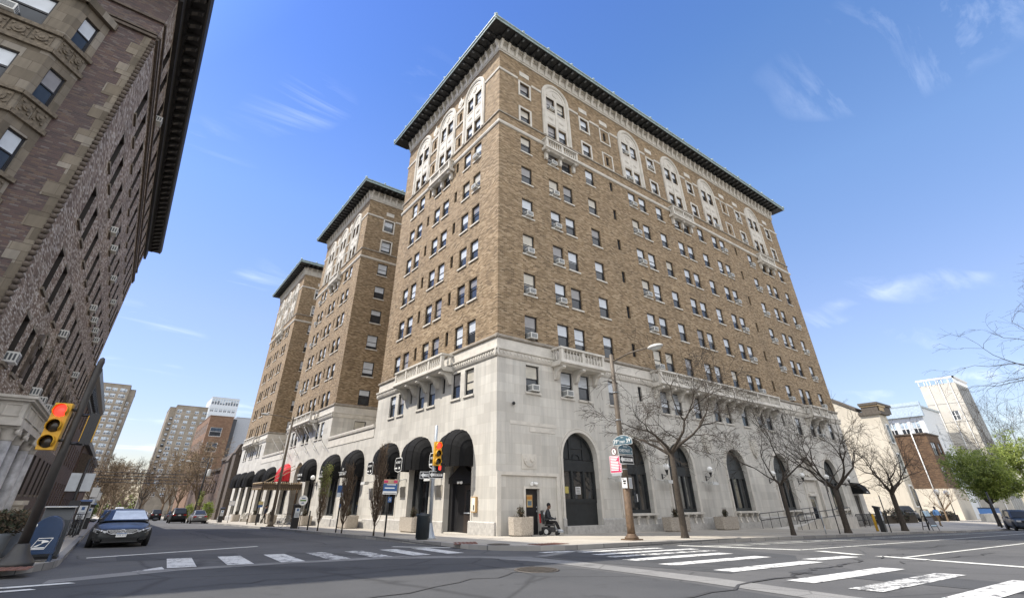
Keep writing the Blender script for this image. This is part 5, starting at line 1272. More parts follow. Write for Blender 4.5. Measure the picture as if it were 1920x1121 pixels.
# silver signal pole on the far corner
x, y = -4.2, -.7; z = g(x, y)
t = thing('traffic_light_pole', 'silver traffic light pole with one way signs at the tan building corner', 'traffic light', (x,y,z))
m = MB(); m.lathe([(.30,0),(.30,.05),(.26,.1),(.19,.3),(.12,.55),(.11,.62)], n=8, smooth=False); m.build('flared_base', M_steel, t)
m = MB(); m.lathe([(.085,.6),(.08,2.5),(.07,4.75),(.005,4.8)], n=12); m.build('pole', M_steel, t)
signal_head(t, .0, -.28, 2.95, math.radians(-10))
m = MB(); m.box((.12,-.2,2.7),(.5,.05,3.05)); m.box((.1,-.23,2.66),(.52,-.2,2.72)); m.box((.1,-.3,3.05),(.52,.05,3.09)); o = m.build('pedestrian_signal', M_black, t)
m = MB(); m.box((.16,-.208,2.78),(.27,-.2005,2.95)); m.build('lens', M_lensr, o)
m = MB(); m.cyl((0,0,3.0),(0,-.25,3.0),.03,n=6); m.cyl((0,0,3.9),(0,-.25,3.9),.03,n=6); m.cyl((0,-.1,2.9),(.3,-.1,2.9),.025,n=6); m.build('bracket', M_black, t)
def one_way(parent, x, y, z, w=.78, h=.3, rz=0, full=True):
    o = thing('one_way_sign', None, None, (x,y,z), rz); o.parent = parent
    board(o, 'sign_plate', -w/2, w/2, 0, h, 0, M_black, M_white)
    a = MB(); s = h; 
    pts = [(-w*.44,h*.5),(-w*.44+h*.42,h*.88),(-w*.44+h*.42,h*.68),(w*.43,h*.68),(w*.43,h*.32),(-w*.44+h*.42,h*.32),(-w*.44+h*.42,h*.12)]
    a.prism([(px_,-.0045,pz) for px_, pz in pts], (0,-.002,0)); a.build('arrow', M_white, o)
    put_text('ONE WAY', h*.3, M_black, o, (w*.09,-.0075,h*.5), 0, sx=.95)
    return o
one_way(t, .1, -.10, 2.42); one_way(t, -.25, .06, 2.40, rz=math.radians(-22))
# rusty street lamp with the street name signs
x, y = 2.55, -6.65; z = g(x, y)
t = thing('street_lamp', 'tall rusty brown street lamp carrying the street name signs beside the Chestnut kerb', 'street lamp', (x,y,z))
m = MB(); m.box((-.34,-.34,0),(.34,.34,.05)); m.lathe([(.30,.05),(.3,.1),(.2,.2),(.19,.24)], n=14); m.build('foot', M_rust, t)
m = MB(); m.lathe([(.175,.2),(.17,.5),(.15,2.2)], n=16); m.build('lower_pole', M_rust, t)
m = MB(); m.lathe([(.149,2.2),(.125,4.6),(.095,8.1),(.005,8.16)], n=16); m.build('pole', M_bronzep, t)
for zz in (2.75, 2.95, 4.9, 6.2): m = MB(); m.lathe([(.152,0),(.152,.03)], (0,0,zz), 14); m.build('clamp_band', M_steel, t)
m = MB(); m.tube([(0,0,7.75),(.15,-1.1,8.0),(.3,-2.1,8.05)], [.045,.04,.035], 8); m.build('arm', M_bronzep, t)
m = MB(); m.sphere((.36,-2.5,8.03), .36, n=14, k=8, sx=.55, sy=1.25, sz=.34); o = m.build('lamp_head', mk('pale_grey_metal', (.5,.5,.48)), t)
m = MB(); m.sphere((.36,-2.55,7.93), .22, n=12, k=6, sx=.6, sy=1.3, sz=.45); m.build('lens', mk('lamp_glass', (.55,.55,.5), .1), o)
def arched_plate(parent, w, h0, h1, mat, rim):
    pts = [(-w/2,0),(w/2,0),(w/2,h0)]+[(w/2-w*i/8, h0+(h1-h0)*math.sin(PI*i/8)**.8) for i in range(1,8)]+[(-w/2,h0)]
    m = MB(); m.prism([(a,0,b) for a, b in pts], (0,.012,0), 1); c = .5*h1; m.prism([(a*.97,-.004,c+(b-c)*.92) for a, b in pts], (0,.0035,0), 0)
    return m.build('sign_plate', [mat, rim], parent)
s1 = thing('sign', None, None, (-.19,-.25,3.78), -PI/2); s1.parent = t
arched_plate(s1, 1.15, .22, .42, M_teal, M_white)
put_text('39', .25, M_letter, s1, (-.42,-.006,.15)); put_text('TH', .09, M_letter, s1, (-.24,-.006,.2)); put_text('STREET', .13, M_letter, s1, (-.0,-.006,.12), sx=.8); put_text('39', .25, M_letter, s1, (.35,-.006,.15)); put_text('TH', .09, M_letter, s1, (.52,-.006,.2)); put_text('100 S', .07, M_letter, s1, (0,-.006,.32))
s2 = thing('sign', None, None, (.02,-.19,3.38), 0); s2.parent = t
arched_plate(s2, 1.0, .28, .44, M_teal, M_white); put_text('CHESTNUT', .19, M_letter, s2, (-.06,-.006,.15), sx=.78); put_text('ST', .09, M_letter, s2, (.43,-.006,.13)); put_text('3900 WEST', .06, M_letter, s2, (0,-.006,.33))
one_way(t, .02, -.2, 2.98, .98, .36)
s3 = thing('sign', None, None, (-.18,.32,2.62), -PI/2); s3.parent = t
board(s3, 'sign_plate', -.35, .35, 0, .72, 0, M_pink, M_white)
m = MB(); r3 = random.Random(5)
for k in range(9): wv = r3.uniform(.36,.5); m.box((-.29,-.007,.1+k*.067),(-.29+wv,-.0045,.138+k*.067)); m.box((.25,-.007,.1+k*.067),(.30,-.0045,.138+k*.067))
m.build('lettering', M_letter, s3)
m = MB(); m.lathe([(.17,-.008),(.17,.01)], n=20); o = m.build('roundel', mk('maroon_rim', (.14,.05,.06)), s3); o.location = (-.02,0,.9); o.rotation_euler = (PI/2,0,0)
m = MB(); m.lathe([(.13,.0105),(.13,.014)], n=20); m2 = m.build('roundel_face', M_white, s3); m2.location = o.location; m2.rotation_euler = o.rotation_euler; m = MB(); m.box((-.05,-.02,.0145),(.01,.08,.016)); m.box((-.01,-.08,.0145),(.05,-.03,.016)); m2 = m.build('roundel_mark', M_black, s3); m2.location = o.location; m2.rotation_euler = o.rotation_euler
m = MB(); m.box((-.3,-.004,-.12),(.3,.008,-.005)); m.build('sign_tail', M_signback, s3)
s4 = thing('sign', None, None, (-.165,-.08,1.98), -PI/2); s4.parent = t
board(s4, 'sign_plate', -.16, .16, 0, .44, 0, M_white, M_grey); m = MB(); m.box((-.08,-.008,.26),(.1,-.0045,.33)); m.box((-.06,-.008,.17),(.08,-.0045,.23)); m.box((-.1,-.008,.36),(-.02,-.0045,.4)); m.build('lettering', M_black, s4)
s5 = thing('sign', None, None, (.03,-.17,1.98), .2); s5.parent = t; board(s5, 'sign_plate', .02, .3, 0, .44, 0, M_signback, M_white)
# cobra lamp on 39th street
def street_lamp(label, x, y, H, ax, ay, mat, z=None):
    z = g(x, y) if z is None else z
    t = thing('street_lamp', label, 'street lamp', (x,y,z))
    m = MB(); m.box((-.3,-.3,0),(.3,.3,.06)); m.lathe([(.26,.06),(.25,.2),(.17,.35),(.165,.4)], n=12); m.build('foot', mat, t)
    m = MB(); m.lathe([(.15,.35),(.125,H*.5),(.09,H),(.005,H+.05)], n=12); m.build('pole', mat, t)
    m = MB(); m.tube([(0,0,H-.25),(ax*.5,ay*.5,H-.05),(ax,ay,H)], .04, 7); m.build('arm', mat, t)
    m = MB(); m.sphere((ax*1.15,ay*1.15,H-.02), .3, n=12, k=7, sx=.5+.8*(abs(ax)>.1), sy=.5+.8*(abs(ay)>.1), sz=.35); m.build('lamp_head', mk('pale_grey_metal', (.5,.5,.48)), t)
    return t
street_lamp('dark brown street lamp beside the white bicycle and the canopy on the left pavement', -4.42, 27.4, 9.0, -2.2, 0, M_bronzep)
street_lamp('thin street lamp far along the right side in front of the brown office block', -4.6, 78, 8.6, -2.6, 0, M_iron)
# mailbox
x, y = -17.24, -5.42; z = g(x, y)+.0
t = thing('mailbox', 'navy blue round topped mailbox with a white eagle emblem beside the flared pole base', 'mailbox', (x,y,z))
m = MB(); w_ = .27; pts = [(-w_,.17),(w_,.17),(w_,.66)]+[(w_*math.cos(PI*i/10), .66+w_*math.sin(PI*i/10)) for i in range(1,10)]+[(-w_,.66)]
m.prism([(a,0,b) for a, b in pts], (0,.55,0)); body = m.build('body', M_navy, t, bevel=.012)
m = MB(); m.loft([[(-w_*1.02,d,.16),(w_*1.02,d,.16),(w_*1.02,d,.2),(-w_*1.02,d,.2)] for d in (-.012,.56)]); m.build('skirt', M_navy, t)
for sx in (-1, 1):
    for dy in (.04, .5): m = MB(); m.box((sx*.24-.025,dy-.03,0),(sx*.24+.025,dy+.03,.17)); m.box((sx*.24-.05,dy-.05,0),(sx*.24+.05,dy+.05,.015)); m.build('leg', M_navy, t)
m = MB()   # the emblem: leaning frame, eagle head and a bar of words
def slant(px_, pz): return (px_+(pz-.36)*.45, -.004, pz)
for (a,b,c,d) in ((-.15,.12,.47,.482),(-.15,.12,.252,.264),(-.15,-.138,.264,.47),(.108,.12,.264,.47)): m.prism([slant(a,c),slant(b,c),slant(b,d),slant(a,d)], (0,-.003,0))
m.prism([slant(-.13,.44),slant(-.02,.44),slant(.06,.425),slant(.10,.40),slant(.02,.385),slant(-.13,.31),slant(-.06,.312),slant(.0,.36),slant(-.04,.40),slant(-.04,.425),slant(-.13,.425)], (0,-.003,0))
m.prism([slant(-.13,.275),slant(.1,.275),slant(.1,.295),slant(-.13,.295)], (0,-.003,0)); m.build('emblem', M_letter, body)
m = MB(); m.box((-.03,-.001,.0),(.03,.0,.05)); 
m.build('label_plate', M_white, body).location = (-.25,-.005,.72)
x, y = -17.2, -4.55; z = g(x, y)
t = thing('drop_box', 'flat topped dark parcel drop box directly behind the navy mailbox', 'drop box', (x,y,z))
m = MB(); m.prism([(-.31,0,.05),(-.31,.65,.05),(-.31,.65,1.12),(-.31,.1,1.12),(-.31,0,.85)], (.6,0,0)); m.build('body', mk('dark_slate_box', (.045,.05,.056), .35), t, bevel=.015)
m = MB(); m.box((-.33,.0,1.12),(.31,.67,1.145)); q_ = MB(); q_.box((-.33,-.0,0),(.31,.66,.05)); q_.build('foot', M_black, t); m.build('lid', mk('pale_grey_metal', (.5,.5,.48)), t)
# hedge pots at the left edge
def leaf_clump(name, mats, parent, c, rx, ry, rz, n, size, seed, up=0.0):
    r = random.Random(seed); m = MB()
    for i in range(n):
        while True:
            a, b, d = r.uniform(-1,1), r.uniform(-1,1), r.uniform(-1,1)
            q = a*a+b*b+d*d
            if .25 < q < 1: break
        bump = 1+.22*math.sin(5*a+seed)*math.cos(4*b+d*3)
        p = Vector((c[0]+a*rx*bump, c[1]+b*ry*bump, c[2]+d*rz*bump))
        u = Vector((r.gauss(0,1), r.gauss(0,1), r.gauss(0,1)+up)).normalized(); v = u.orthogonal().normalized(); s = size*r.uniform(.5,1.3)
        m.quad([p-u*s-v*s*.45, p+u*s-v*s*.2, p+u*s*1.1+v*s*.2, p-u*s*.8+v*s*.45], r.randrange(len(mats)))
    return m.build(name, mats, parent)
M_leafb2 = plain('brown_shrub_leaf_pale', (.075,.052,.026), .85, var=.5, scale=5)
for (x, y, lab, sd) in ((-18.32,-4.0,'round grey pot with a clipped brown hedge at the bottom left corner', 1), (-18.2,-3.1,'second grey pot with brown hedge, behind the one at the left corner', 2), (-19.0,4.6,'grey pot with dark shrub in front of the porch columns', 3)):
    z = g(x, y); t = thing('hedge_pot', lab, 'planter', (x,y,z))
    m = MB(); m.lathe([(.24,0),(.3,.1),(.36,.5),(.37,.56),(.33,.56),(.32,.5)], n=18); m.build('pot', plain('blue_grey_planter', (.16,.175,.19), .6) if 'blue_grey_planter' not in MATS else MATS['blue_grey_planter'], t)
    leaf_clump('hedge', [M_leafb, M_leafb2, M_leafd], t, (0,0,.78), .5, .5, .3, 900, .045, sd)
# dark post with two blank sign backs
x, y = -17.45, 5.6; z = g(x, y)
t = thing('sign_post', 'dark post with two blank grey sign backs on the left pavement', 'sign', (x,y,z))
m = MB(); m.cyl((0,0,0),(0,0,3.0),.045,n=8); m.box((-.1,-.1,0),(.1,.1,.02)); m.build('post', M_black, t)
board(t, 'sign_back', -.42, -.06, 1.78, 2.45, .02, M_signback); board(t, 'sign_back', .05, .4, 1.78, 2.45, .02, M_signback)
m = MB(); m.box((-.1,-.12,1.1),(.25,.1,1.45)); m.build('meter_box', M_black, t)
def kiosk(x, y, label, rz=0, s=1.0):
    z = g(x, y); t = thing('parking_kiosk', label, 'parking kiosk', (x,y,z), rz); t.scale = (s,s,s)
    m = MB(); m.box((-.24,-.16,0),(.24,.16,1.5)); m.build('body', M_black, t, bevel=.015)
    m = MB(); m.box((-.28,-.2,1.5),(.28,.2,1.56)); m.prism([(-.28,-.2,1.56),(-.28,.2,1.56),(-.28,.2,1.64)], (.56,0,0)); m.build('cap', M_black, t)
    o = board(t, 'info_panel', -.18, .18, .72, 1.36, -.17, mk('pale_panel', (.62,.66,.70)), M_white)
    m = MB(); m.box((-.06,-.178,1.15),(.08,-.1745,1.3),0)
    for k in range(4): m.box((-.14,-.178,.78+k*.075),(.13,-.1745,.81+k*.075),1)
    m.build('panel_print', [M_blue, M_grey], o); return t
kiosk(-17.3, 15.0, 'black parking kiosk with a pale panel on the left pavement behind the bicycles')
kiosk(-17.25, 28.0, 'farther black parking kiosk on the left pavement')
kiosk(-4.35, 20.4, 'black parking kiosk with a pale panel between the round sign and the white bicycle')
kiosk(-4.3, 54, 'distant black parking kiosk on the right pavement of 39th street')
kiosk(29.3, -7.35, 'black parking kiosk with a pale panel on the Chestnut kerb beside a bare tree', .1)
# sign posts along the pavements
def post_sign(x, y, h, label, plates, cat='sign', r=.03, mat=M_black, rz=0):
    z = g(x, y); t = thing('sign_post', label, cat, (x,y,z), rz); m = MB(); m.cyl((0,0,0),(0,0,h),r,n=7); m.build('post', mat, t)
    for (a,b,c,d,mt,rim) in plates: board(t, 'sign_plate', a, b, c, d, -r-.012, mt, rim)
    return t
t = post_sign(-4.72, 2.95, 2.5, 'black post with a blue bus sign and small wheelchair sign before the bare sapling', [(-.38,.40,1.98,2.32,M_blue,None),(-.38,.40,1.84,1.978,M_white,None),(-.38,.40,2.322,2.52,mk('tan_sign_band', (.45,.33,.22)),None),(-.05,.15,1.48,1.72,M_blue,None)], r=.045)
m = MB(); m.box((-.37,-.066,2.36),(-.15,-.0575,2.48),0); m.box((.18,-.066,2.36),(.38,-.0575,2.48),0); m.box((-.2,-.066,2.26),(.3,-.0575,2.3),1); m.box((-.3,-.066,2.1),(.25,-.0575,2.15),1); m.box((-.34,-.066,1.88),(.36,-.0575,1.91),2); m.build('lettering', [M_pink, M_white, M_grey], t)
m = MB(); m.lathe([(.05,0),(.05,.004),(.035,.004),(.035,0)], n=14); o = m.build('wheelchair_symbol', M_white, t); o.location = (.05,-.058,1.57); o.rotation_euler = (PI/2,0,0); m = MB(); m.box((-.012,.03,0),(.012,.1,.004)); m.box((-.012,.02,0),(.06,.04,.004)); m.build('symbol_body', M_white, o)
post_sign(-4.8, 9.8, 2.55, 'black post with a blue and white parking panel behind the second sapling', [(-.3,.36,2.1,2.5,M_blue,None),(-.3,.36,1.86,2.098,mk('pale_panel', (.62,.66,.70)),None),(-.05,.1,1.3,1.5,M_blue,None)], r=.045)
post_sign(-4.7, 15.8, 1.15, 'short black bollard post beside the green leafed sapling', [], 'bollard', .05)
t = post_sign(-4.3, 19.3, 2.2, 'thin post with an oval white and green sign before the canopy', [(-.05,.05,.9,1.1,M_white,None)], r=.025)
m = MB(); m.lathe([(.34,0),(.34,.012)], n=22); o = m.build('oval_board', M_white, t); o.location = (-.05,-.03,1.85); o.rotation_euler = (PI/2,0,0); m = MB(); m.box((-.22,-.05,.013),(.22,.04,.018),0); m.box((-.12,.12,.013),(.14,.17,.018),1); m.box((-.1,-.2,.013),(.1,-.14,.018),1); m.build('board_print', [plain('sign_green', (.10,.22,.03), .5), M_blue], o)
post_sign(-4.4, 33, 2.0, 'post with a blue and white notice below the canopy edge', [(-.2,.22,1.5,1.7,M_blue,None),(-.2,.22,1.7,2.0,mk('poster_cream', (.5,.42,.2)),None),(-.16,.2,.25,.95,M_black,None)])
post_sign(-4.4, 48, 2.4, 'distant post with a white notice near the far awnings', [(-.3,.3,1.8,2.3,M_white,M_blue)])
post_sign(21.2, -7.6, 3.0, 'thin black post with a dark narrow sign by the ramp wall', [(-.12,.12,2.3,2.95,mk('brown_sign', (.09,.075,.065)),None)])
post_sign(29.05, -7.85, 2.3, 'thin leaning post beside the parking kiosk on the Chestnut kerb', [], r=.035)
post_sign(39.1, -7.35, 3.0, 'tall black post behind the folding board on the Chestnut kerb', [(-.3,.05,2.2,2.9,M_grey,None)], r=.055)
post_sign(61.2, -7.7, 3.4, 'thick dark steel post in front of the green tree', [], r=.09, mat=M_iron)
post_sign(-17.2, 22, 2.6, 'grey pole with pale parking signs beyond the bicycles on the left', [(-.22,.22,1.9,2.5,M_white,M_grey),(-.2,.2,1.5,1.85,mk('pale_panel', (.62,.66,.70)),M_grey)], r=.04, mat=M_signback)
post_sign(-17.15, 33, 2.6, 'second grey pole with pale parking signs farther along the left kerb', [(-.22,.22,1.9,2.5,M_white,M_grey)], r=.04, mat=M_signback)
# bin
x, y = -4.72, -1.0; z = g(x, y); t = thing('litter_bin', 'black ribbed litter bin beside the silver signal pole', 'bin', (x,y,z))
m = MB(); m.lathe([(.25,0),(.29,.85),(.31,.9),(.31,.96),(.24,.97)], n=24)
for k in range(24): a = 2*PI*k/24; m.box((.27*math.cos(a)-.012,.27*math.sin(a)-.012,.05),(.285*math.cos(a)+.012,.285*math.sin(a)+.012,.8))
m.build('body', plain('bin_black', (.014,.02,.024), .45), t)
m = MB(); m.lathe([(.2,.96),(.1,1.02),(.005,1.02)], n=20); m.build('lid', M_black, t)
# big stone planters with a small shrub
def planter(x, y, label, w=1.25, d=1.0, h=.84, ch=.28, seed=0, rz=0, plant='shrub', zoff=0, group=None):
    z = g(x, y); t = thing('stone_planter', label, 'planter', (x,y,z), rz, group)
    def octo(s, q): a, b, c = w/2*s, d/2*s, ch*s; return [(-a+c,-b,q),(a-c,-b,q),(a,-b+c,q),(a,b-c,q),(a-c,b,q),(-a+c,b,q),(-a,b-c,q),(-a,-b+c,q)]
    m = MB(); m.loft([octo(.86,0),octo(.86,.07),octo(.97,.072),octo(1.0,h-.05),octo(1.0,h),octo(.9,h),octo(.88,h-.1)]); m.build('trough', M_concrete, t)
    m = MB(); m.loft([octo(.885,h-.12),octo(.885,h-.07)]); m.build('soil', M_soil, t)
    if plant:
        r = random.Random(seed); m = MB()
        for i in range(26):
            a = r.uniform(0,2*PI); q = r.uniform(.02,.2); hh = r.uniform(.3,.62); m.tube([(0+.04*math.cos(a),.04*math.sin(a),h-.1),(q*math.cos(a)*.8,q*math.sin(a)*.8,h+hh*.5),(q*math.cos(a),q*math.sin(a),h+hh)], [.012,.009,.004], 4)
        sh = m.build('shrub', M_leafb, t); leaf_clump('foliage', [M_leafb, M_leafd, M_leafb2], sh, (0,0,h+.2), .2, .2, .26, 260, .05, seed, .8)
        m = MB()
        for i in range(40): a, b = r.uniform(-.42,.42)*w, r.uniform(-.42,.42)*d; m.tube([(a,b,h-.1),(a+r.uniform(-.06,.06),b+r.uniform(-.06,.06),h+r.uniform(.0,.14))], [.008,.004], 3)
        m.build('ground_twigs', M_leafb2, t)
    return t
GP = 'stone planters along the building'
planter(.88, -.98, 'pale stone planter with a small dark shrub left of the black side door', 1.3, 1.0, seed=1, group=GP)
planter(13.35, -1.3, 'stone planter with a shrub behind the nearest bare street tree', 2.0, .85, .8, .12, 2, group=GP)
planter(19.4, -1.15, 'stone planter with a shrub under the shield between two arches', 2.0, .85, .8, .12, 3, group=GP)
planter(-.85, 7.6, 'stone planter with dry grasses behind the black litter bin', 1.0, 1.9, .8, .12, 4, group=GP)
planter(-.9, 18.6, 'long stone planter with a shrub behind the saplings', 1.0, 2.2, .85, .12, 5, group=GP)
planter(-.9, 30.0, 'stone planter with a cone shaped shrub near the round wall lamp', 1.0, 2.0, .8, .12, 6, group=GP)
planter(-1.0, 42.5, 'stone planter with an evergreen shrub just past the canopy', 1.0, 1.8, .85, .12, 7, group=GP)
planter(-1.0, 51.0, 'stone planter beside the first carved bench past the canopy', 1.0, 1.4, .85, .12, 8, group=GP)
planter(-1.0, 63.0, 'farthest stone planter near the last black awnings', 1.0, 1.4, .85, .12, 9, group=GP)
def stone_bench(x, y, label):
    z = g(x, y); t = thing('stone_bench', label, 'bench', (x,y,z), -PI/2, 'carved stone benches by the far awnings')
    m = MB(); m.box((-.8,-.25,.4),(.8,.25,.5)); m.build('seat', M_pcol, t)
    for sx in (-1,1): m = MB(); m.prism([(sx*.8-.06,-.28,0),(sx*.8-.06,.3,0),(sx*.8-.06,.3,1.0),(sx*.8-.06,.15,1.1),(sx*.8-.06,-.05,.85),(sx*.8-.06,-.28,.6)], (.12,0,0)); m.build('end_panel', M_pcol, t)
    m = MB(); m.prism([(-.74,.2,.5),(.74,.2,.5),(.74,.2,.95),(.4,.2,1.1),(0,.2,1.16),(-.4,.2,1.1),(-.74,.2,.95)], (0,.1,0)); m.build('backrest', M_pcol, t)
stone_bench(-.75, 46.3, 'carved stone bench nearest the canopy'); stone_bench(-.75, 54.5, 'carved stone bench between two far planters'); stone_bench(-.75, 58.5, 'farthest carved stone bench under the black awnings')
# bicycles
def ring(mb, c, r, t, n=26, k=6, ax='x', m=0):
    path = [(c[0], c[1]+r*math.cos(2*PI*i/n), c[2]+r*math.sin(2*PI*i/n)) for i in range(n+1)]
    mb.tube(path, t, k, m, False)
def bicycle(x, y, label, rz, mat, rim, group=None):
    z = g(x, y); t = thing('bicycle', label, 'bicycle', (x,y,z), rz, group)
    for cy in (-.52,.52):
        m = MB(); ring(m, (0,cy,.345), .33, .018); o = m.build('wheel', rim, t)
        m = MB()
        for k in range(12): a = PI*k/12; m.tube([(0,cy+.33*math.cos(a),.345+.33*math.sin(a)),(0,cy-.33*math.cos(a),.345-.33*math.sin(a))], .003, 3)
        m.cyl((-.05,cy,.345),(.05,cy,.345),.02,n=6); m.build('spokes', M_steel, o)
    m = MB(); S, H, B, Hd = (0,.2,.78), (0,-.38,.80), (0,.05,.28), (0,-.52,.345)
    for a, b in ((S,H),(S,B),(H,B),(S,(0,.52,.345)),(B,(0,.52,.345)),((0,-.4,.88),Hd)): m.tube([a,b], .017, 6)
    m.build('frame', mat, t); m = MB(); m.tube([(-.26,-.3,.98),(-.2,-.42,.98),(0,-.42,.95),(.2,-.42,.98),(.26,-.3,.98)], .013, 6); m.tube([(0,-.42,.95),(0,-.4,.86)], .014, 6); m.build('handlebar', M_black, t)
    m = MB(); m.cyl((0,.2,.76),(0,.23,.9),.014,n=6); m.loft([[(-.02,.02,.93),(.02,.02,.93),(.02,.02,.95),(-.02,.02,.95)],[(-.07,.36,.93),(.07,.36,.93),(.07,.36,.97),(-.07,.36,.97)]]); m.build('saddle', M_black, t)
    m = MB(); ring(m, (.05,.05,.28), .09, .012, 14); m.tube([(.06,.05,.28),(.08,.15,.2)], .01, 5); m.tube([(-.06,.05,.28),(-.08,-.05,.36)], .01, 5); m.build('crank', M_black, t)
bicycle(-4.2, 23.6, 'pale bicycle with white wheels locked beside the brown lamp post', math.radians(25), mk('pale_bike', (.3,.3,.26)), M_pcol)
bicycle(-17.25, 11.6, 'dark bicycle standing nearest to the mailbox on the left pavement', math.radians(8), M_black, M_black, 'bicycles racked on the left pavement')
bicycle(-17.6, 12.6, 'dark bicycle second in the rack on the left pavement', math.radians(-12), M_black, M_black, 'bicycles racked on the left pavement')
bicycle(-17.3, 13.9, 'dark bicycle farthest in the rack, before the parking kiosk', math.radians(15), mk('grey_bike', (.12,.12,.13)), M_black, 'bicycles racked on the left pavement')
bicycle(-20.0, 15.5, 'grey bicycle leaning by the porch plinth', math.radians(70), mk('grey_bike', (.12,.12,.13)), M_black)
bicycle(-4.0, 57, 'distant bicycle beside the far parking kiosk', math.radians(10), M_black, M_black)
# hydrant
x, y = -17.2, 30.5; z = g(x, y); t = thing('fire_hydrant', 'small red fire hydrant on the left kerb', 'hydrant', (x,y,z)); m = MB(); m.lathe([(.16,0),(.16,.05),(.11,.06),(.11,.5),(.14,.52),(.13,.62),(.06,.72),(.03,.76)], n=12); m.cyl((-.2,0,.42),(.2,0,.42),.05,n=8); m.build('body', plain('hydrant_red', (.45,.02,.015), .5), t)
# ramp wall, hand rails, steps rail, bike rack
def rail(name, label, pts, h, posts, bars=False, cat='railing'):
    o0 = Vector((pts[0][0], pts[0][1], g(*pts[0]))); t = thing(name, label, cat, o0)
    P = [Vector((x, y, z0))-o0 for x, y, z0 in [(p[0], p[1], p[2] if len(p) > 2 else g(p[0], p[1])) for p in pts]]
    m = MB()
    for hh in (h, h*.55): m.tube([v+Vector((0,0,hh)) for v in P], .025, 6)
    m.tube([P[0]+Vector((0,0,h)), P[0]+Vector((-.18,0,h-.12)), P[0]+Vector((-.18,0,h*.55+.1)), P[0]+Vector((0,0,h*.55))], .025, 6)
    m.build('rail', M_iron, t)
    m = MB(); A, B = P[0], P[-1]
    for i in range(posts+1): v = A+(B-A)*i/posts; m.cyl(v-Vector((0,0,.1)), v+Vector((0,0,h)), .022, n=6)
    if bars:
        k = int((B-A).length/.16)
        for i in range(k): v = A+(B-A)*i/k; m.cyl(v+Vector((0,0,.08)), v+Vector((0,0,h)), .01, n=4)
    m.build('rail_post', M_iron, t)
x, y = 25.6, -3.3
t = thing('ramp_wall', 'low pale concrete ramp wall in front of the stone doorway', 'wall', (x,y,g(x,y)))
m = MB(); m.prism([(0,0,-.6),(9.6,0,-.6),(9.6,0,.78),(3.2,0,.62),(0,0,.18)], (0,.25,0)); m.box((4.2,-.35,-.6),(9.7,-.003,.72)); m.prism([(.1,.26,-.6),(9.6,.26,-.6),(9.6,.26,.4),(.1,.26,.0)], (0,1.9,0)); m.build('concrete', M_pcol, t)
rail('hand_rail', 'black hand rail along the front of the concrete ramp wall', [(25.4,-3.45),(35.0,-3.45,g(35,-3.45)+.55)], .98, 8)
rail('hand_rail', 'black hand rail along the wall side of the ramp', [(24.6,-.95),(34.5,-1.0,g(34.5,-1)+.5)], .98, 7)
rail('step_rail', 'black barred railing guarding the steps under the small awning', [(36.2,-3.3),(47.3,-1.5)], 1.0, 5, True)
x, y = 19.5, -7.5; z = g(x, y); t = thing('bike_rack', 'oval grey bicycle stand on the Chestnut kerb', 'bike stand', (x,y,z), .4); m = MB(); m.tube([(.17*math.cos(2*PI*i/18),0,.72+.26*math.sin(2*PI*i/18)) for i in range(19)], .024, 6, cap=False); m.cyl((0,0,0),(0,0,.47),.03,n=6); m.cyl((0,0,.47),(0,0,.98),.018,n=5); m.build('stand', M_steel, t)
# folding board
x, y = 39.2, -7.45; z = g(x, y); t = thing('folding_board', 'black folding pavement board with pale blue pictures by the bare tree', 'signboard', (x,y,z), -.15)
for s in (-1, 1):
    m = MB()
    for sx in (-1, 1): m.prism([(sx*.5-.04,s*.35,0),(sx*.5+.04,s*.35,0),(sx*.5+.04,s*.02,1.5),(sx*.5-.04,s*.02,1.5)], (0,.03*s,0))
    for q in (.25, .95, 1.44): m.box((-.5,s*(.35-.33*q/1.5)-.015,q),(.5,s*(.35-.33*q/1.5)+.015,q+.06))
    m.build('frame', M_black, t)
m = MB()
for (a,b,q0,q1,mi) in ((-.44,.0,.98,1.4,0),(.03,.46,.98,1.4,0),(-.44,.46,.4,.92,1),(-.44,.46,.3,.39,0)):
    f = lambda q: -(.35-.33*q/1.5)-.02
    m.quad([(a,f(q0),q0),(b,f(q0),q0),(b,f(q1),q1),(a,f(q1),q1)], mi)
m.build('picture', [mk('pale_blue_print', (.38,.52,.62)), mk('dark_print', (.10,.10,.11))], t)
# parking lot things at the right
def simple_hedge(x0, x1, y, h, label, seed):
    z = g((x0+x1)/2, y); t = thing('hedge', label, 'hedge', ((x0+x1)/2,y,z)); leaf_clump('foliage', [M_leafb, M_leafb2, M_leafd], t, (0,0,h*.5), (x1-x0)/2, .9, h*.55, 1600, .10, seed)
    m = MB(); m.box((-(x1-x0)/2+.3,-.5,-.3),((x1-x0)/2-.3,.5,h*.55)); m.build('hedge_core', M_leafb, t)
simple_hedge(53.5, 65, 1.0, 1.35, 'low dark brown clipped hedge in front of the parked pickup', 11)
simple_hedge(79, 92, 3.2, 1.3, 'low dark brown clipped hedge behind the man in the blue shirt', 12)
def globe_post(x, y, label):
    z = g(x, y); t = thing('globe_lamp', label, 'street lamp', (x,y,z), 0, 'globe lamps at the steps of the brick house'); m = MB(); m.lathe([(.14,0),(.12,.2),(.06,.3),(.05,3.1),(.14,3.3),(.16,3.4)], n=10); m.build('post', M_iron, t); m = MB(); m.sphere((0,0,3.72), .36, n=14, k=9); m.build('globe', M_globe, t)
globe_post(83.5, 2.2, 'left one of two white globe lamps beside the cream ground floor'); globe_post(88.3, 2.2, 'right one of two white globe lamps beside the cream ground floor')
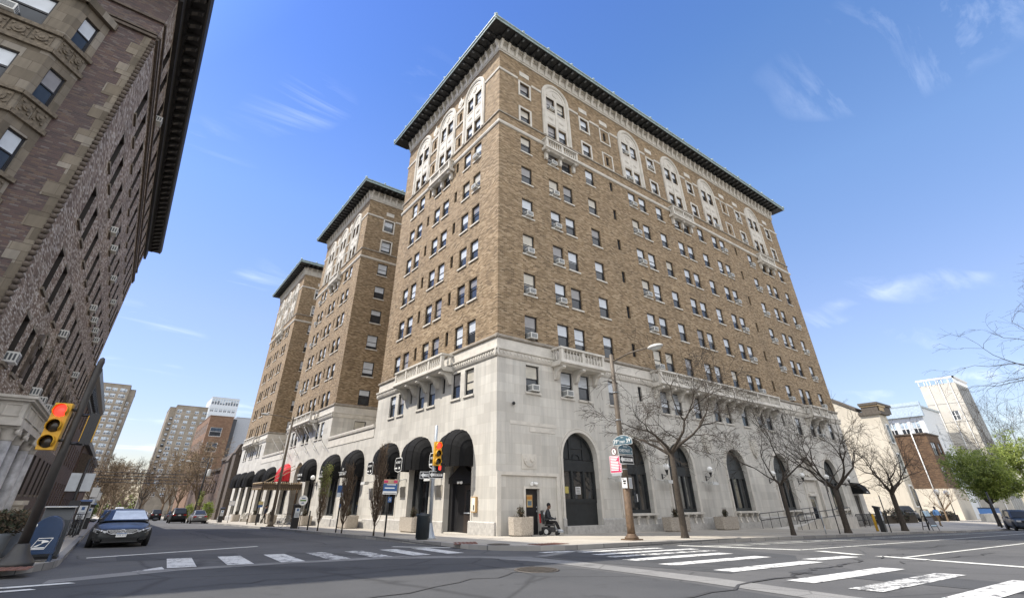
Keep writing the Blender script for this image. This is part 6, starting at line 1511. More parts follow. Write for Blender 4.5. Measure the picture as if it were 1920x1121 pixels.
x, y = 101, 0.6; z = g(x, y); t = thing('dumpster', 'blue waste container beside a yellow bollard behind the green tree', 'dumpster', (x,y,z)); m = MB(); m.prism([(-1.6,-1,.1),(1.6,-1,.1),(1.75,-1,1.7),(-1.75,-1,1.7)], (0,2,0)); m.build('body', M_blue, t); m = MB(); m.box((-1.8,-1.05,1.7),(1.8,1.05,1.8)); m.build('lid', M_black, t)
x, y = 96.5, -.6; z = g(x, y); t = thing('low_wall', 'low white garden wall with a dark opening beside the blue waste container', 'wall', (x,y,z)); m = MB(); m.box((-7,-.3,-.5),(-1.5,.3,1.0)); m.box((-1.5,-.2,-.5),(1.5,.2,.9),1); m.box((1.5,-.3,-.5),(3,.3,1.0)); m.build('concrete', [M_pcol, M_grey], t)
for i, (x, y) in enumerate(((30.3,-6.6),(107,1.0))):
    z = g(x, y); t = thing('bollard', ['yellow striped steel bollard beside the parking kiosk', 'yellow steel bollard right of the blue waste container'][i], 'bollard', (x,y,z)); m = MB(); m.lathe([(.09,0),(.09,1.0),(.06,1.08),(.005,1.1)], n=12); m.build('post', M_yel, t)
# utility pole with transformer and the overhead wires
x, y = -4.2, 82; z = g(x, y); t = thing('utility_pole', 'wooden utility pole with a grey transformer can beyond the tan building', 'utility pole', (x,y,z)); m = MB(); m.cyl((0,0,0),(.2,0,10.5),.16,.11,10); m.build('pole', M_barkl, t); m = MB(); m.box((-1.2,-.06,9.6),(1.4,.06,9.75)); m.box((-1.0,-.06,8.7),(1.2,.06,8.85)); m.build('crossarm', M_barkl, t); m = MB(); m.lathe([(.3,6.6),(.32,6.7),(.32,7.6),(.2,7.75)], (.55,-.1,0), 12); m.build('transformer', mk('pale_grey_metal', (.5,.5,.48)), t)
for i, (yy, z0) in enumerate(((112,6.7),(112,6.1),(112,5.5),(150,9.0),(112,4.9))):
    m = MB(); m.tube([(-24+i*.2+48*k/12, yy+.4*i, z0-.25*math.sin(PI*k/12)) for k in range(13)], .06, 5); o = m.build('overhead_wire', M_black); tag(o, ['upper overhead wire crossing the far end of the street', 'second overhead wire crossing the far end of the street', 'third overhead wire crossing the far end of the street', 'highest and farthest overhead wire across the street', 'lowest overhead wire crossing the far end of the street'][i], 'overhead wire', 'overhead wires across the far end of the street')
# ------------------------------------------------------------------ vehicles: local x across, y from nose (0) to tail, z up
M_tyre = plain('tyre_rubber', (.014,.014,.014), .85); M_rim = plain('alloy_rim', (.35,.36,.37), .35, metal=.7)
M_chrome = plain('chrome', (.6,.6,.6), .15, metal=.9, var=.03); M_carglass = glass('car_glass', (.03,.034,.037), .06, spec=.3); M_lampw = glass('headlight_glass', (.45,.46,.47), .1); M_lampr = plain('tail_light_red', (.35,.012,.01), .2)
M_under = plain('underbody_black', (.008,.008,.008), .8)
def carpaint(name, col, metal=.0):
    m, nt, b = _new(name); b.inputs['Base Color'].default_value = (*col,1); b.inputs['Metallic'].default_value = metal; b.inputs['Roughness'].default_value = .32; b.inputs['Coat Weight'].default_value = .12; b.inputs['Specular IOR Level'].default_value = .35; b.inputs['Coat Roughness'].default_value = .05
    tc = N(nt, 'ShaderNodeTexCoord'); no = N(nt, 'ShaderNodeTexNoise', i_Scale=1.8, i_Detail=4.0); nt.links.new(tc.outputs['Object'], no.inputs['Vector'])
    r = ramp(nt, [(.35,(.32,)*3),(.65,(.5,)*3)]); nt.links.new(no.outputs['Fac'], r.inputs['Fac']); nt.links.new(r.outputs['Color'], b.inputs['Roughness']); return m
SEDAN = dict(L=4.75, W=.91, body=[(0,.60,.30,.60,.66),(.10,.74,.24,.62,.72),(.35,.86,.21,.68,.80),(.95,.90,.2,.78,.91),(1.45,.91,.2,.86,.99),(2.6,.915,.2,.90,1.0),(3.6,.91,.21,.90,1.0),(4.1,.895,.23,.89,1.02),(4.55,.83,.27,.84,.99),(4.75,.70,.34,.72,.86)], roof=[(1.28,.80,.97),(2.15,.60,1.40),(2.55,.60,1.46),(3.3,.60,1.44),(4.15,.74,1.02)], axles=(.95,3.72), r=.325, kind='sedan')
SUV = dict(L=4.7, W=.94, body=[(0,.68,.36,.80,.88),(.1,.82,.3,.84,.96),(.4,.90,.27,.90,1.02),(1.0,.94,.25,.98,1.06),(1.5,.94,.25,1.0,1.1),(3.6,.94,.26,1.02,1.12),(4.45,.91,.3,1.0,1.12),(4.7,.82,.4,.95,1.08)], roof=[(1.2,.86,1.08),(1.95,.70,1.64),(2.4,.70,1.74),(4.0,.70,1.72),(4.62,.80,1.1)], axles=(.95,3.75), r=.37, kind='suv')
PICKUP = dict(L=5.6, W=.98, body=[(0,.78,.45,.95,1.05),(.12,.90,.4,1.0,1.12),(.5,.96,.36,1.05,1.16),(1.2,.98,.35,1.1,1.18),(1.7,.98,.35,1.12,1.2),(3.4,.98,.36,1.12,1.2),(5.4,.97,.42,1.1,1.18),(5.6,.94,.46,1.08,1.16)], roof=[(1.45,.88,1.18),(2.1,.74,1.78),(2.5,.74,1.86),(3.3,.74,1.84),(3.7,.86,1.2)], axles=(1.05,4.4), r=.42, kind='pickup')
VAN = dict(L=5.9, W=1.02, body=[(0,.84,.45,1.0,1.1),(.1,.95,.4,1.05,1.2),(.6,1.0,.36,1.15,1.3),(1.0,1.02,.36,1.2,1.4),(5.7,1.02,.42,1.2,1.4),(5.9,1.0,.5,1.2,1.38)], roof=[(.6,.95,1.3),(1.3,.88,2.3),(1.8,.88,2.5),(5.5,.88,2.5),(5.88,.95,1.4)], axles=(.95,4.7), r=.4, kind='suv')
def car(S, label, cat, loc, rz, paint, plate=None, detail=False, group=None, zs=1.0, xs=1.0, name='parked_car'):
    t = thing(name, label, cat, loc, rz, group); t.scale = (xs,1,zs)
    m = MB(); rings = []
    for (y,w,zb,zw,zt) in S['body']:
        half = [(w*.80,zb),(w*.96,zb+.06),(w,zb+(zw-zb)*.45),(w*.985,zw-.04),(w*.92,zw+(zt-zw)*.35),(w*.72,zt-.02),(w*.38,zt)]
        rings.append([(x,y,z) for x, z in half]+[(-x,y,z) for x, z in reversed(half)])
    m.loft(rings, 0, True, True); body = m.build('body', paint, t); 
    sub = body.modifiers.new('smooth','SUBSURF'); sub.levels = 1; sub.render_levels = 2
    R = S['roof']; m = MB()
    base = [(y,w,z) for y,w,z in R]
    yb = lambda y: next((b[4]+(c[4]-b[4])*(y-b[0])/(c[0]-b[0]) for b, c in zip(S['body'], S['body'][1:]) if b[0] <= y <= c[0]), 1)
    wb = S['W']*.88
    (y0,w0,z0),(y1,w1,z1),(y2,w2,z2),(y3,w3,z3),(y4,w4,z4) = R
    # cabin shell: roof sheet, pillars inside the glass
    rr = []
    for (y,w,z) in R: rr.append([(w,y,z-.05),(w*.92,y,z),(w*.5,y,z+.03),(-w*.5,y,z+.03),(-w*.92,y,z),(-w,y,z-.05)])
    m.loft(rr, 0, False, True, False)
    sh = [[(s*wb,y0+.1,z0-.03)]+[(s*w,y,z-.05) for y,w,z in R]+[(s*wb,y4-.05,z4-.04)] for s in (1,-1)]
    for q in sh: m.quad(q)
    m.build('roof', paint, t)
    gl = lambda nm, pts: (lambda b: (b.quad(pts), b.build(nm, M_carglass, t)))(MB())
    e = .012
    def lerp(a, b, f): return tuple(a[i]+(b[i]-a[i])*f for i in range(3))
    def pane4(nm, a, b, c, d, off):
        A = [Vector(v) for v in (a,b,c,d)]; cc = sum(A, Vector())/4; P = [cc+(v-cc)*.90 for v in A]; n = (P[1]-P[0]).cross(P[2]-P[0]).normalized()
        if n.dot(Vector(off)) < 0: n = -n
        bmb = MB(); bmb.quad([v+n*.02 for v in P]); return bmb.build(nm, M_carglass, t)
    pane4('windshield', (w0*.92,y0,z0+.0),( -w0*.92,y0,z0+.0),(-w1*.92,y1,z1+.01),(w1*.92,y1,z1+.01), (0,-1,1)).location = (0,-.012,.012)
    pane4('rear_window', (w4*.92,y4,z4),(-w4*.92,y4,z4),(-w3*.92,y3,z3+.01),(w3*.92,y3,z3+.01), (0,1,1)).location = (0,.012,.012)
    ym = (y2+y3)/2+.05
    for s in (1,-1):
        lo = lambda y: (s*(wb-.0), y, yb(y)+.02)
        pane4('side_window', (s*wb,y0+.35,z0+.03),(s*wb,ym-.05,z0+.05),(s*w2,ym-.05,z2-.06),(s*w1,y1+.05,z1-.06),(s,0,0))
        pane4('side_window', (s*wb,ym+.03,z0+.05),(s*wb,y4-.4,z0+.06),(s*w3,y3,z3-.06),(s*w2,ym+.03,z2-.06),(s,0,0))
        for ya in S['axles']:
            r = S['r']; x = s*(S['W']-.1)
            a = MB(); a.lathe([(r*1.13,0),(r*1.13,.115)], n=20); o = a.build('wheel_arch', M_under, t); o.location = (x,ya,r+.02); o.rotation_euler = (0,s*PI/2,0)
            wl = MB(); wl.lathe([(r*.62,0),(r*.93,0),(r,.04),(r,.16),(r*.93,.2),(r*.62,.2)], n=22); o = wl.build('wheel', M_tyre, t); o.location = (x-s*.06,ya,r); o.rotation_euler = (0,s*PI/2,0)
            rm = MB(); rm.lathe([(r*.63,.17),(r*.55,.15),(r*.2,.16),(.01,.17)], n=18)
            for k in range(5): aa = 2*PI*k/5; rm.tube([(.05*math.cos(aa),.05*math.sin(aa),.185),(r*.6*math.cos(aa),r*.6*math.sin(aa),.185)], .02, 4)
            rm.build('rim', M_rim, o)
        mr = MB(); mr.sphere((s*(wb+.2),y0+.45,z0+.06), .12, n=10, k=6, sx=1, sy=.6, sz=.62); mr.build('mirror', paint, t)
        b0 = S['body'][1]; zl = b0[3]; w1b = S['body'][2][1]
        hl = MB()
        if detail: hl.prism([(s*.40,.045,zl-.02),(s*.74,.10,zl+.06),(s*.875,.42,zl+.13),(s*.865,.40,zl-.0),(s*.72,.12,zl-.08),(s*.50,.055,zl-.07)], (0,-.035,.012)); 
        else: hl.box((s*.62-.17,-.02,zl-.07),(s*.62+.17,.1,zl+.07))
        hl.build('headlight', M_lampw, t)
        bl = S['body'][-2]; tl = MB(); tl.box((s*.62-.2,S['L']-.14,bl[3]-.1),(s*.62+.16,S['L']-.02,bl[3]+.06)); tl.build('tail_light', M_lampr, t)
    zt = S['body'][1][3]
    gm_ = MB(); gm_.box((-.46,-.025,zt-.10),(.46,.08,zt+.05)); gm_.build('grille', M_black, t)
    if detail:
        ch = MB()
        for k in range(4): zz = zt+.045-k*.042; ww = .46-.05*k; ch.box((-ww,-.04,zz-.008),(ww,-.026,zz+.006))
        ch.tube([(-.47,-.03,zt+.05),(-.44,-.04,zt-.04),(-.32,-.045,zt-.105),(0,-.05,zt-.115),(.32,-.045,zt-.105),(.44,-.04,zt-.04),(.47,-.03,zt+.05)], .013, 5); gr = ch.build('grille_bar', M_chrome, t)
        em = MB()
        for (rx,rz_,cx,cz) in ((.095,.062,0,0),(.034,.058,0,0),(.066,.028,0,.026)): em.tube([(cx+rx*math.cos(2*PI*k/20),-.055,zt+.0+cz+rz_*math.sin(2*PI*k/20)) for k in range(21)], .008, 5, cap=False)
        em.build('badge', M_chrome, gr)
        lo = MB(); lo.box((-.52,-.0,.24),(.52,.09,.36)); lo.build('lower_intake', M_under, t)
        for s in (1,-1):
            hh = MB(); hh.sphere((s*.62,.03,zt+.015), .05, n=10, k=6); hh.build('headlight_lens', M_chrome, t); ff = MB(); ff.prism([(s*.56,.03,.26),(s*.78,.12,.28),(s*.8,.14,.40),(s*.6,.05,.36)], (0,-.05,0)); ff.build('fog_recess', M_under, t)
        sp = MB(); sp.box((-.55,-.02,.205),(.55,.1,.235)); sp.build('lip', paint, t)
    bm_ = MB(); 
    if plate:
        y = -.045 if detail else -.06
        p = MB(); p.box((-.155,y-.01,.40),(.155,y,.555)); o = p.build('licence_plate', M_white, t); put_text(plate, .1, M_navy, o, (0,y-.014,.475), sx=.8)
        pb = MB(); pb.box((-.15,y-.0125,.525),(.15,y-.0105,.55)); pb.build('plate_band', M_blue, o)
    rp = MB(); rp.box((-.155,S['L']+.0,S['body'][-1][3]-.05),(.155,S['L']+.02,S['body'][-1][3]+.09)); rp.build('licence_plate', M_white, t)
    un = MB(); un.box((-S['W']*.8,.25,.16),(S['W']*.8,S['L']-.25,.3)); un.build('underbody', M_under, t)
    return t
P_dark = carpaint('charcoal_car_paint', (.030,.032,.033)); P_silver = carpaint('silver_car_paint', (.16,.165,.17)); P_black = carpaint('black_car_paint', (.012,.012,.014)); P_white = carpaint('white_car_paint', (.55,.55,.55), .0); P_tan = carpaint('tan_car_paint', (.26,.17,.09)); P_grey = carpaint('grey_car_paint', (.08,.085,.09)); P_blue = carpaint('blue_grey_car_paint', (.04,.05,.07))
x, y = -15.5, 3.25
o = car(SEDAN, 'dark grey sedan with silver sunshade parked nose first at the left kerb', 'car', (x,y,rd(x,y)), 0, P_dark, 'SYK 213', True, zs=.87, xs=1.06); o.rotation_euler = (math.atan(.0175)*-1,0,0)
m = MB(); m.quad([(.74,1.46,.975),(-.42,1.46,.975),(-.38,2.08,1.345),(.56,2.08,1.345)]); sh_ = m.build('sunshade', plain('silver_sunshade', (.62,.68,.72), .3, metal=.1), o)
sh_.location = (0,-.10,.075)
def right_car(S, lab, cat, x, ytail, paint, group='cars parked along 39th street'):
    o = car(S, lab, cat, (x, ytail+S['L'], rd(x, ytail+2)+.0), PI, paint, None, False, group); return o
right_car(SEDAN, 'silver grey sedan parked tail towards us at the right kerb, nearest on that side', 'car', -6.25, 56.8, P_silver)
right_car(SUV, 'black SUV double parked left of the silver sedan', 'car', -8.15, 61.5, P_black)
right_car(SEDAN, 'black sedan parked farther down the right kerb behind the gap', 'car', -6.3, 92, P_black)
right_car(SUV, 'large black van like SUV beside the farther black sedan', 'car', -8.4, 99, P_black)
right_car(SEDAN, 'white sedan in the middle of the far end of the street', 'car', -9.8, 112, P_white)
right_car(SEDAN, 'grey sedan ahead of the white one at the far end', 'car', -9.0, 128, P_grey)
o = car(SUV, 'tan brown SUV parked at the left kerb beyond the dark grey sedan', 'car', (-15.9,96,rd(-15.9,98)), 0, P_tan, None, False, 'cars parked along 39th street')
o = car(VAN, 'white box truck coming up the street in the distance', 'truck', (-13.6,150,rd(-13.6,152)), 0, P_white, None, False, name='box_truck')
o = car(SEDAN, 'dark sedan at the left kerb far behind the dark grey sedan', 'car', (-15.8,66,rd(-15.8,68)), 0, P_grey, None, False, 'cars parked along 39th street')
# right of the picture
o = car(SUV, 'dark blue grey SUV with chrome nose at the right edge of the picture', 'car', (55.2,-10.9,rd(55.2,-9)), math.radians(-68), P_blue, 'GHB 20', False)
o = car(PICKUP, 'large dark pickup truck parked behind the hedge in the lot', 'pickup', (70.5,2.6,g(73,3)), math.radians(-60), P_grey, None, False, name='pickup_truck')
o = car(SEDAN, 'dark car mostly hidden behind the railing beside the steps', 'car', (58.0,4.5,g(58,5)), math.radians(-80), P_black, None, False)
# ------------------------------------------------------------------ people
M_skin = plain('skin_brown', (.13,.07,.045), .6, var=.1); M_skinl = plain('skin_tan', (.36,.20,.13), .6, var=.1)
M_jacket = plain('charcoal_jacket', (.022,.025,.030), .85, var=.4, scale=14, bump=.3); M_trou = plain('black_trousers', (.010,.010,.011), .9, var=.3)
M_shirt = plain('blue_shirt', (.17,.34,.62), .85, var=.15, scale=10, bump=.2); M_khaki = plain('khaki_trousers', (.20,.14,.075), .9, var=.2, scale=10)
M_shoe = plain('white_trainers', (.55,.56,.58), .6); M_shoeb = plain('dark_shoe', (.02,.016,.013), .6); M_hair = plain('black_hair', (.010,.009,.008), .9); M_knit = plain('black_knit_hat', (.010,.010,.012), .95, var=.4, scale=25)
def person(label, loc, rz, J, mats, region, head, hat=None, hat_mat=None, group=None):
    """J: joints in metres (x right, y back, z up; the figure faces -y). mats: skin, top, legs, shoes. region(co) -> slot"""
    t = thing('person', label, 'person', loc, rz, group)
    V, E, R = [], [], []
    def chain(pts, start=None):
        prev = start
        for (p, r) in pts:
            V.append(p); R.append(r); i = len(V)-1
            if prev is not None: E.append((prev, i))
            prev = i
        return prev
    pel = chain([(J['pelvis'], .15)])
    sp = chain([(J['waist'], .145), (J['chest'], .165)], pel); nk = chain([(J['neck'], .065)], sp); chain([(head, .07)], nk)
    for s in ('l','r'):
        sh = chain([(J['shoulder_'+s], .085), (J['elbow_'+s], .055), (J['wrist_'+s], .036)], sp)
        W, H = Vector(J['wrist_'+s]), Vector(J['hand_'+s]); palm = chain([(tuple(W+(H-W)*.5), .036)], sh)
        d = (H-W).normalized(); side = d.cross(Vector((0,0,1))); side = side.normalized() if side.length > .1 else Vector((1,0,0)); dn = d.cross(side)
        for k, ln in enumerate((.07,.08,.075,.06)):
            o = side*(.027-.018*k); a = H+o; chain([(tuple(a), .0105), (tuple(a+d*ln*.5+dn*.012), .0095), (tuple(a+d*ln*.85+dn*.03), .008)], palm)
        th = W+(H-W)*.45+side*.035; chain([(tuple(th), .012), (tuple(th+side*.02+d*.03), .010), (tuple(th+side*.024+d*.06), .0085)], palm)
        hip = chain([(J['hip_'+s], .10), (J['knee_'+s], .07), (J['ankle_'+s], .046)], pel); chain([(J['toe_'+s], .042)], hip)
    me = bpy.data.meshes.new('person_body'); me.from_pydata(V, E, []); o = bpy.data.objects.new('body', me); COL.objects.link(o)
    sk = o.modifiers.new('skin', 'SKIN'); sk.use_smooth_shade = True; sd = o.modifiers.new('sub', 'SUBSURF'); sd.levels = 2; sd.render_levels = 2
    lay = me.skin_vertices[0].data
    for i, r in enumerate(R): lay[i].radius = (r, r); lay[i].use_root = (i == 0)
    bpy.context.view_layer.update()
    m2 = bpy.data.meshes.new_from_object(o.evaluated_get(bpy.context.evaluated_depsgraph_get())); bpy.data.objects.remove(o)
    bm = bmesh.new(); bm.from_mesh(m2)
    hx, hy, hz = head
    # head with face, joined into the same surface
    def ball(c, r, sx, sy, sz, mi, u=14, v=10):
        ret = bmesh.ops.create_uvsphere(bm, u_segments=u, v_segments=v, radius=r); 
        for w_ in ret['verts']: w_.co = Vector((w_.co.x*sx, w_.co.y*sy, w_.co.z*sz))+Vector(c)
        for f in {f for w_ in ret['verts'] for f in w_.link_faces}: f.material_index = mi; f.smooth = True
        return ret
    for f in bm.faces: f.material_index = region(f.calc_center_median()); f.smooth = True
    ball((hx,hy,hz+.02), .105, .80, .98, 1.18, 0); ball((hx,hy-.095,hz), .02, .8, 1.1, 1.5, 0, 8, 6); ball((hx,hy-.05,hz-.085), .055, .9, .9, .8, 0, 10, 8)
    for s in (-1,1): ball((hx+s*.033,hy-.092,hz+.03), .012, 1, .6, .8, 4, 8, 6); ball((hx+s*.086,hy+.01,hz+.01), .028, .4, .8, 1.2, 0, 8, 6)
    ball((hx,hy-.092,hz-.055), .024, 1.1, .5, .35, 4, 8, 6)
    m2.materials.clear()
    for mt in mats+[M_hair]: m2.materials.append(mt)
    bm.to_mesh(m2); bm.free()
    b = bpy.data.objects.new('body', m2); COL.objects.link(b); b.parent = t
    m = MB(); m.sphere((hx,hy+.012,hz+.055), .112, n=16, k=9, sx=.86, sy=1.0, sz=.98) if hat else m.sphere((hx,hy+.02,hz+.05), .108, n=14, k=8, sx=.84, sy=1.0, sz=1.0)
    if hat == 'cap': m.box((hx-.07,hy-.2,hz+.07),(hx+.07,hy-.08,hz+.085))
    m.build('hat' if hat else 'hair', hat_mat or M_hair, t)
    return t
# man in the powered wheelchair, slumped a little, hands in his lap
J = dict(pelvis=(0,.12,.56), waist=(0,.13,.74), chest=(0,.08,1.0), neck=(0,.04,1.2), shoulder_l=(-.21,.06,1.08), shoulder_r=(.21,.06,1.08), elbow_l=(-.30,-.02,.80), elbow_r=(.30,-.02,.80), wrist_l=(-.12,-.24,.74), wrist_r=(.12,-.26,.74), hand_l=(-.04,-.29,.73), hand_r=(.05,-.31,.73),
 hip_l=(-.10,.08,.56), hip_r=(.10,.08,.56), knee_l=(-.14,-.36,.60), knee_r=(.15,-.36,.60), ankle_l=(-.12,-.52,.24), ankle_r=(.13,-.54,.24), toe_l=(-.13,-.70,.19), toe_r=(.15,-.72,.19))
wx, wy = 3.02, -.72; wz = g(wx, wy); wrz = math.radians(38)
person('man in a charcoal jacket, black trousers and knit hat sitting in a power wheelchair', (wx,wy,wz), wrz, J, [M_skin, M_jacket, M_trou, M_shoe], lambda c: 0 if c.z > 1.19 or (c.y < -.25 and abs(c.x) < .2 and .69 < c.z < .80 and c.y > -.33 and False) else 3 if c.z < .27 and c.y < -.46 else 2 if (c.z < .68 and c.y < .3) and not (c.z > .66 and abs(c.x) > .22) else 1, (0,-.01,1.33), 'knit', M_knit)
t = thing('wheelchair', 'black power wheelchair with grey wheels and a red panel beside the black side door', 'wheelchair', (wx,wy,wz), wrz)
m = MB(); m.box((-.22,-.3,.14),(.22,.4,.36)); m.box((-.26,-.1,.2),(.26,.3,.33)); m.build('motor_base', M_black, t, bevel=.02)
m = MB(); m.box((-.26,-.28,.42),(.26,.22,.50)); m.box((-.04,-.05,.36),(.04,.1,.42)); m.build('seat', M_black, t, bevel=.02)
m = MB(); m.prism([(-.25,.24,.5),(-.25,.33,.5),(-.25,.42,1.12),(-.25,.34,1.14)], (.5,0,0)); m.build('backrest', M_black, t)
m = MB(); m.prism([(-.27,.40,.55),(-.27,.47,.55),(-.27,.5,.98),(-.27,.43,.98)], (.22,0,0)); m.build('red_panel', plain('wheelchair_red', (.42,.02,.02), .4), t)
for s in (-1,1):
    m = MB(); m.box((s*.33-.045,-.24,.70),(s*.33+.045,.18,.75)); m.cyl((s*.33,.12,.45),(s*.33,.12,.7),.02,n=6); m.build('armrest', M_black, t)
    m = MB(); m.lathe([(.05,-.04),(.14,-.045),(.17,-.03),(.17,.03),(.14,.045),(.05,.04)], n=20); o = m.build('wheel', M_tyre, t); o.location = (s*.29,.12,.17); o.rotation_euler = (0,PI/2,0); m = MB(); m.lathe([(.11,-.05),(.11,.05)], n=16); m.build('rim', mk('pale_grey_metal', (.5,.5,.48)), o)
    for cy in (-.42,.46):
        m = MB(); m.lathe([(.03,-.025),(.09,-.025),(.1,0),(.09,.025),(.03,.025)], n=14); o = m.build('caster', M_tyre, t); o.location = (s*.22,cy,.1); o.rotation_euler = (0,PI/2,0)
m = MB(); m.prism([(-.2,-.5,.14),(.2,-.5,.14),(.2,-.76,.14),(-.2,-.76,.14)], (0,0,.025)); m.cyl((0,-.5,.15),(0,-.25,.42),.03,n=6); m.build('footrest', M_steel, t)
m = MB(); m.cyl((.34,-.28,.75),(.34,-.28,.84),.012,n=6); m.box((.3,-.33,.72),(.38,-.23,.77)); m.build('joystick', M_black, t)
m = MB(); m.sphere((-.36,.2,.98), .05, n=8, k=5, sz=1.5); m.build('mirror', M_steel, t)
# walking man in a blue shirt, seen from behind the lot; far seated man
W = dict(pelvis=(0,0,.94), waist=(0,0,1.1), chest=(0,-.01,1.32), neck=(0,0,1.5), shoulder_l=(-.2,0,1.41), shoulder_r=(.2,0,1.41), elbow_l=(-.28,.06,1.13), elbow_r=(.28,-.02,1.13), wrist_l=(-.25,-.04,.92), wrist_r=(.27,-.16,.93), hand_l=(-.24,-.08,.85), hand_r=(.26,-.21,.87), hip_l=(-.1,0,.92), hip_r=(.1,0,.92), knee_l=(-.11,-.12,.5), knee_r=(.11,.08,.5), ankle_l=(-.11,-.16,.09), ankle_r=(.11,.26,.13), toe_l=(-.12,-.31,.05), toe_r=(.12,.14,.04))
person('man in a blue shirt and khaki trousers walking across the lot entrance', (53.2,-4.6,g(53.2,-4.6)+.0), math.radians(-35), W, [M_skin, M_shirt, M_khaki, M_shoeb], lambda c: 0 if c.z > 1.5 or (abs(c.x) > .2 and c.z < .97) else 3 if c.z < .09 else 2 if c.z < 1.0 else 1, (0,-.01,1.63), 'cap', M_hair)
person('person in dark clothes standing by the evergreen planter past the canopy', (-1.9,41.6,g(-1.9,41.6)), math.radians(80), W, [M_skinl, mk('navy_coat', (.02,.025,.05), .9), M_trou, M_shoeb], lambda c: 0 if c.z > 1.5 or (abs(c.x) > .2 and c.z < .97) else 3 if c.z < .09 else 2 if c.z < .9 else 1, (0,-.01,1.63))
# ------------------------------------------------------------------ trees
def make_tree(name, label, loc, seed, fork=2.4, r0=.17, limbs=5, spread=1.0, up=.5, length=2.6, levels=5, ratio=.74, twig=.009, lean=(0,0), leaves=None, leaf_n=0, leaf_size=.1, bark=None, group=None, cat='tree', sides=6, flat=0.0, leaf_mats=None, side_shoots=2):
    bark = bark or M_bark; r = random.Random(seed); t = thing(name, label, cat, loc, 0, group)
    tr = MB(); cr = MB(); tips = []
    top = Vector((lean[0], lean[1], fork))
    tr.tube([(0,0,-.25),(0,0,0),(top.x*.15,top.y*.15,.25),(top.x*.5+r.uniform(-.05,.05),top.y*.5,fork*.55),top], [r0*1.5,r0*1.35,r0*1.05,r0*.9,r0*.82], 10)
    def grow(p, d, L, rad, lev):
        d = d.normalized(); n = 4 if lev < 2 else 3; pts = [p]; rr = [rad]; q = p.copy(); dd = d.copy()
        for i in range(n):
            dd = (dd+Vector((r.gauss(0,.16),r.gauss(0,.16),r.gauss(0,.12)+(.10*up if lev < 3 else -flat*.08)))).normalized()
            q = q+dd*(L/n); pts.append(q.copy()); rr.append(max(twig*.6, rad*(1-.5*(i+1)/n)))
        (tr if lev < 2 else cr).tube(pts, rr, sides if lev < 2 else 4 if lev < 4 else 3, 0, False)
        if lev >= levels: tips.extend(pts[1:]); return
        k = r.choice([2,2,3])
        for i in range(k):
            ax = dd.orthogonal().normalized(); ax.rotate(__import__('mathutils').Quaternion(dd, r.uniform(0,2*PI)))
            nd = dd.copy(); nd.rotate(__import__('mathutils').Quaternion(ax, r.uniform(.25,.75)*spread)); nd.z = nd.z*(1-.35*flat)
            grow(pts[-1], nd, L*ratio*r.uniform(.8,1.15), rr[-1]*.9, lev+1)
        for i in range(side_shoots if lev >= 1 else 1):
            j = r.randrange(1, len(pts)-1) if len(pts) > 2 else 1
            ax = dd.orthogonal().normalized(); ax.rotate(__import__('mathutils').Quaternion(dd, r.uniform(0,2*PI)))
            nd = dd.copy(); nd.rotate(__import__('mathutils').Quaternion(ax, r.uniform(.6,1.1))); nd.z *= (1-.35*flat)
            grow(pts[j], nd, L*ratio*r.uniform(.5,.85), rr[j]*.5, lev+1+(1 if lev+2 <= levels else 0))
    a0 = r.uniform(0, 2*PI)
    for i in range(limbs):
        a = a0+2*PI*i/limbs+r.uniform(-.3,.3); e = r.uniform(.35,.9)*up+.15
        grow(top+Vector((0,0,-r.uniform(0,.2)*fork*.3)), Vector((math.cos(a)*spread, math.sin(a)*spread, e*1.6)), length*r.uniform(.8,1.15), r0*r.uniform(.42,.6), 0)
    tr.build('trunk', bark, t)
    c = cr.build('crown', bark, t)
    if leaf_n:
        lm = leaf_mats or [M_leaf]; m = MB()
        for i in range(leaf_n):
            p = r.choice(tips)+Vector((r.gauss(0,.12),r.gauss(0,.12),r.gauss(0,.1))); u = Vector((r.gauss(0,1),r.gauss(0,1),r.gauss(0,.6))).normalized(); v = u.orthogonal().normalized(); s = leaf_size*r.uniform(.5,1.2)
            m.quad([p-u*s, p+v*s*.45, p+u*s, p-v*s*.45], r.randrange(len(lm)))
        m.build('leaves', lm, c)
    return t
GT = 'bare street trees along Chestnut'
def at(x, y): return (x, y, g(x, y))
M_leaf2 = leafy('spring_leaf_dark', (.13,.17,.035)); M_leaf3 = leafy('spring_leaf_pale', (.29,.33,.09))
make_tree('street_tree', 'bare street tree nearest to the street lamp on Chestnut, with the widest crown', at(6.55,-6.55), 21, 3.8, .155, 6, 1.25, .42, 1.95, 5, .76, twig=.012, flat=.5, group=GT, side_shoots=3)
make_tree('street_tree', 'slim bare street tree leaning left of the concrete ramp wall', at(15.7,-7.35), 33, 2.6, .12, 5, 1.1, .55, 1.9, 5, .74, twig=.010, group=GT, side_shoots=2)
make_tree('street_tree', 'dark bare street tree with a forked trunk in front of the ramp railings', at(23.4,-7.25), 45, 2.6, .19, 5, 1.05, .55, 2.25, 5, .76, twig=.010, group=GT, side_shoots=2)
make_tree('street_tree', 'dark bare street tree between the parking kiosk and the folding board', at(34.0,-7.2), 57, 2.6, .21, 5, 1.05, .55, 2.15, 5, .76, twig=.010, group=GT, side_shoots=2)
make_tree('street_tree', 'bare tree beyond the green tree at the right edge', at(104,-5), 63, 4, .3, 6, .9, .9, 4.4, 5, .78, twig=.02)
t = make_tree('street_tree', 'bare tree reaching its thin branches into the sky from the right edge', at(16.5,-23.6), 71, 4.6, .16, 7, 1.2, .5, 3.2, 5, .72, twig=.006, flat=.9)
make_tree('green_tree', 'spreading tree in fresh green leaf beside the lot entrance', at(66.5,-6.6), 81, 2.2, .2, 8, .95, .9, 1.75, 5, .74, leaf_n=12000, leaf_size=.13, leaf_mats=[M_leaf, M_leaf2, M_leaf3], bark=M_bark)
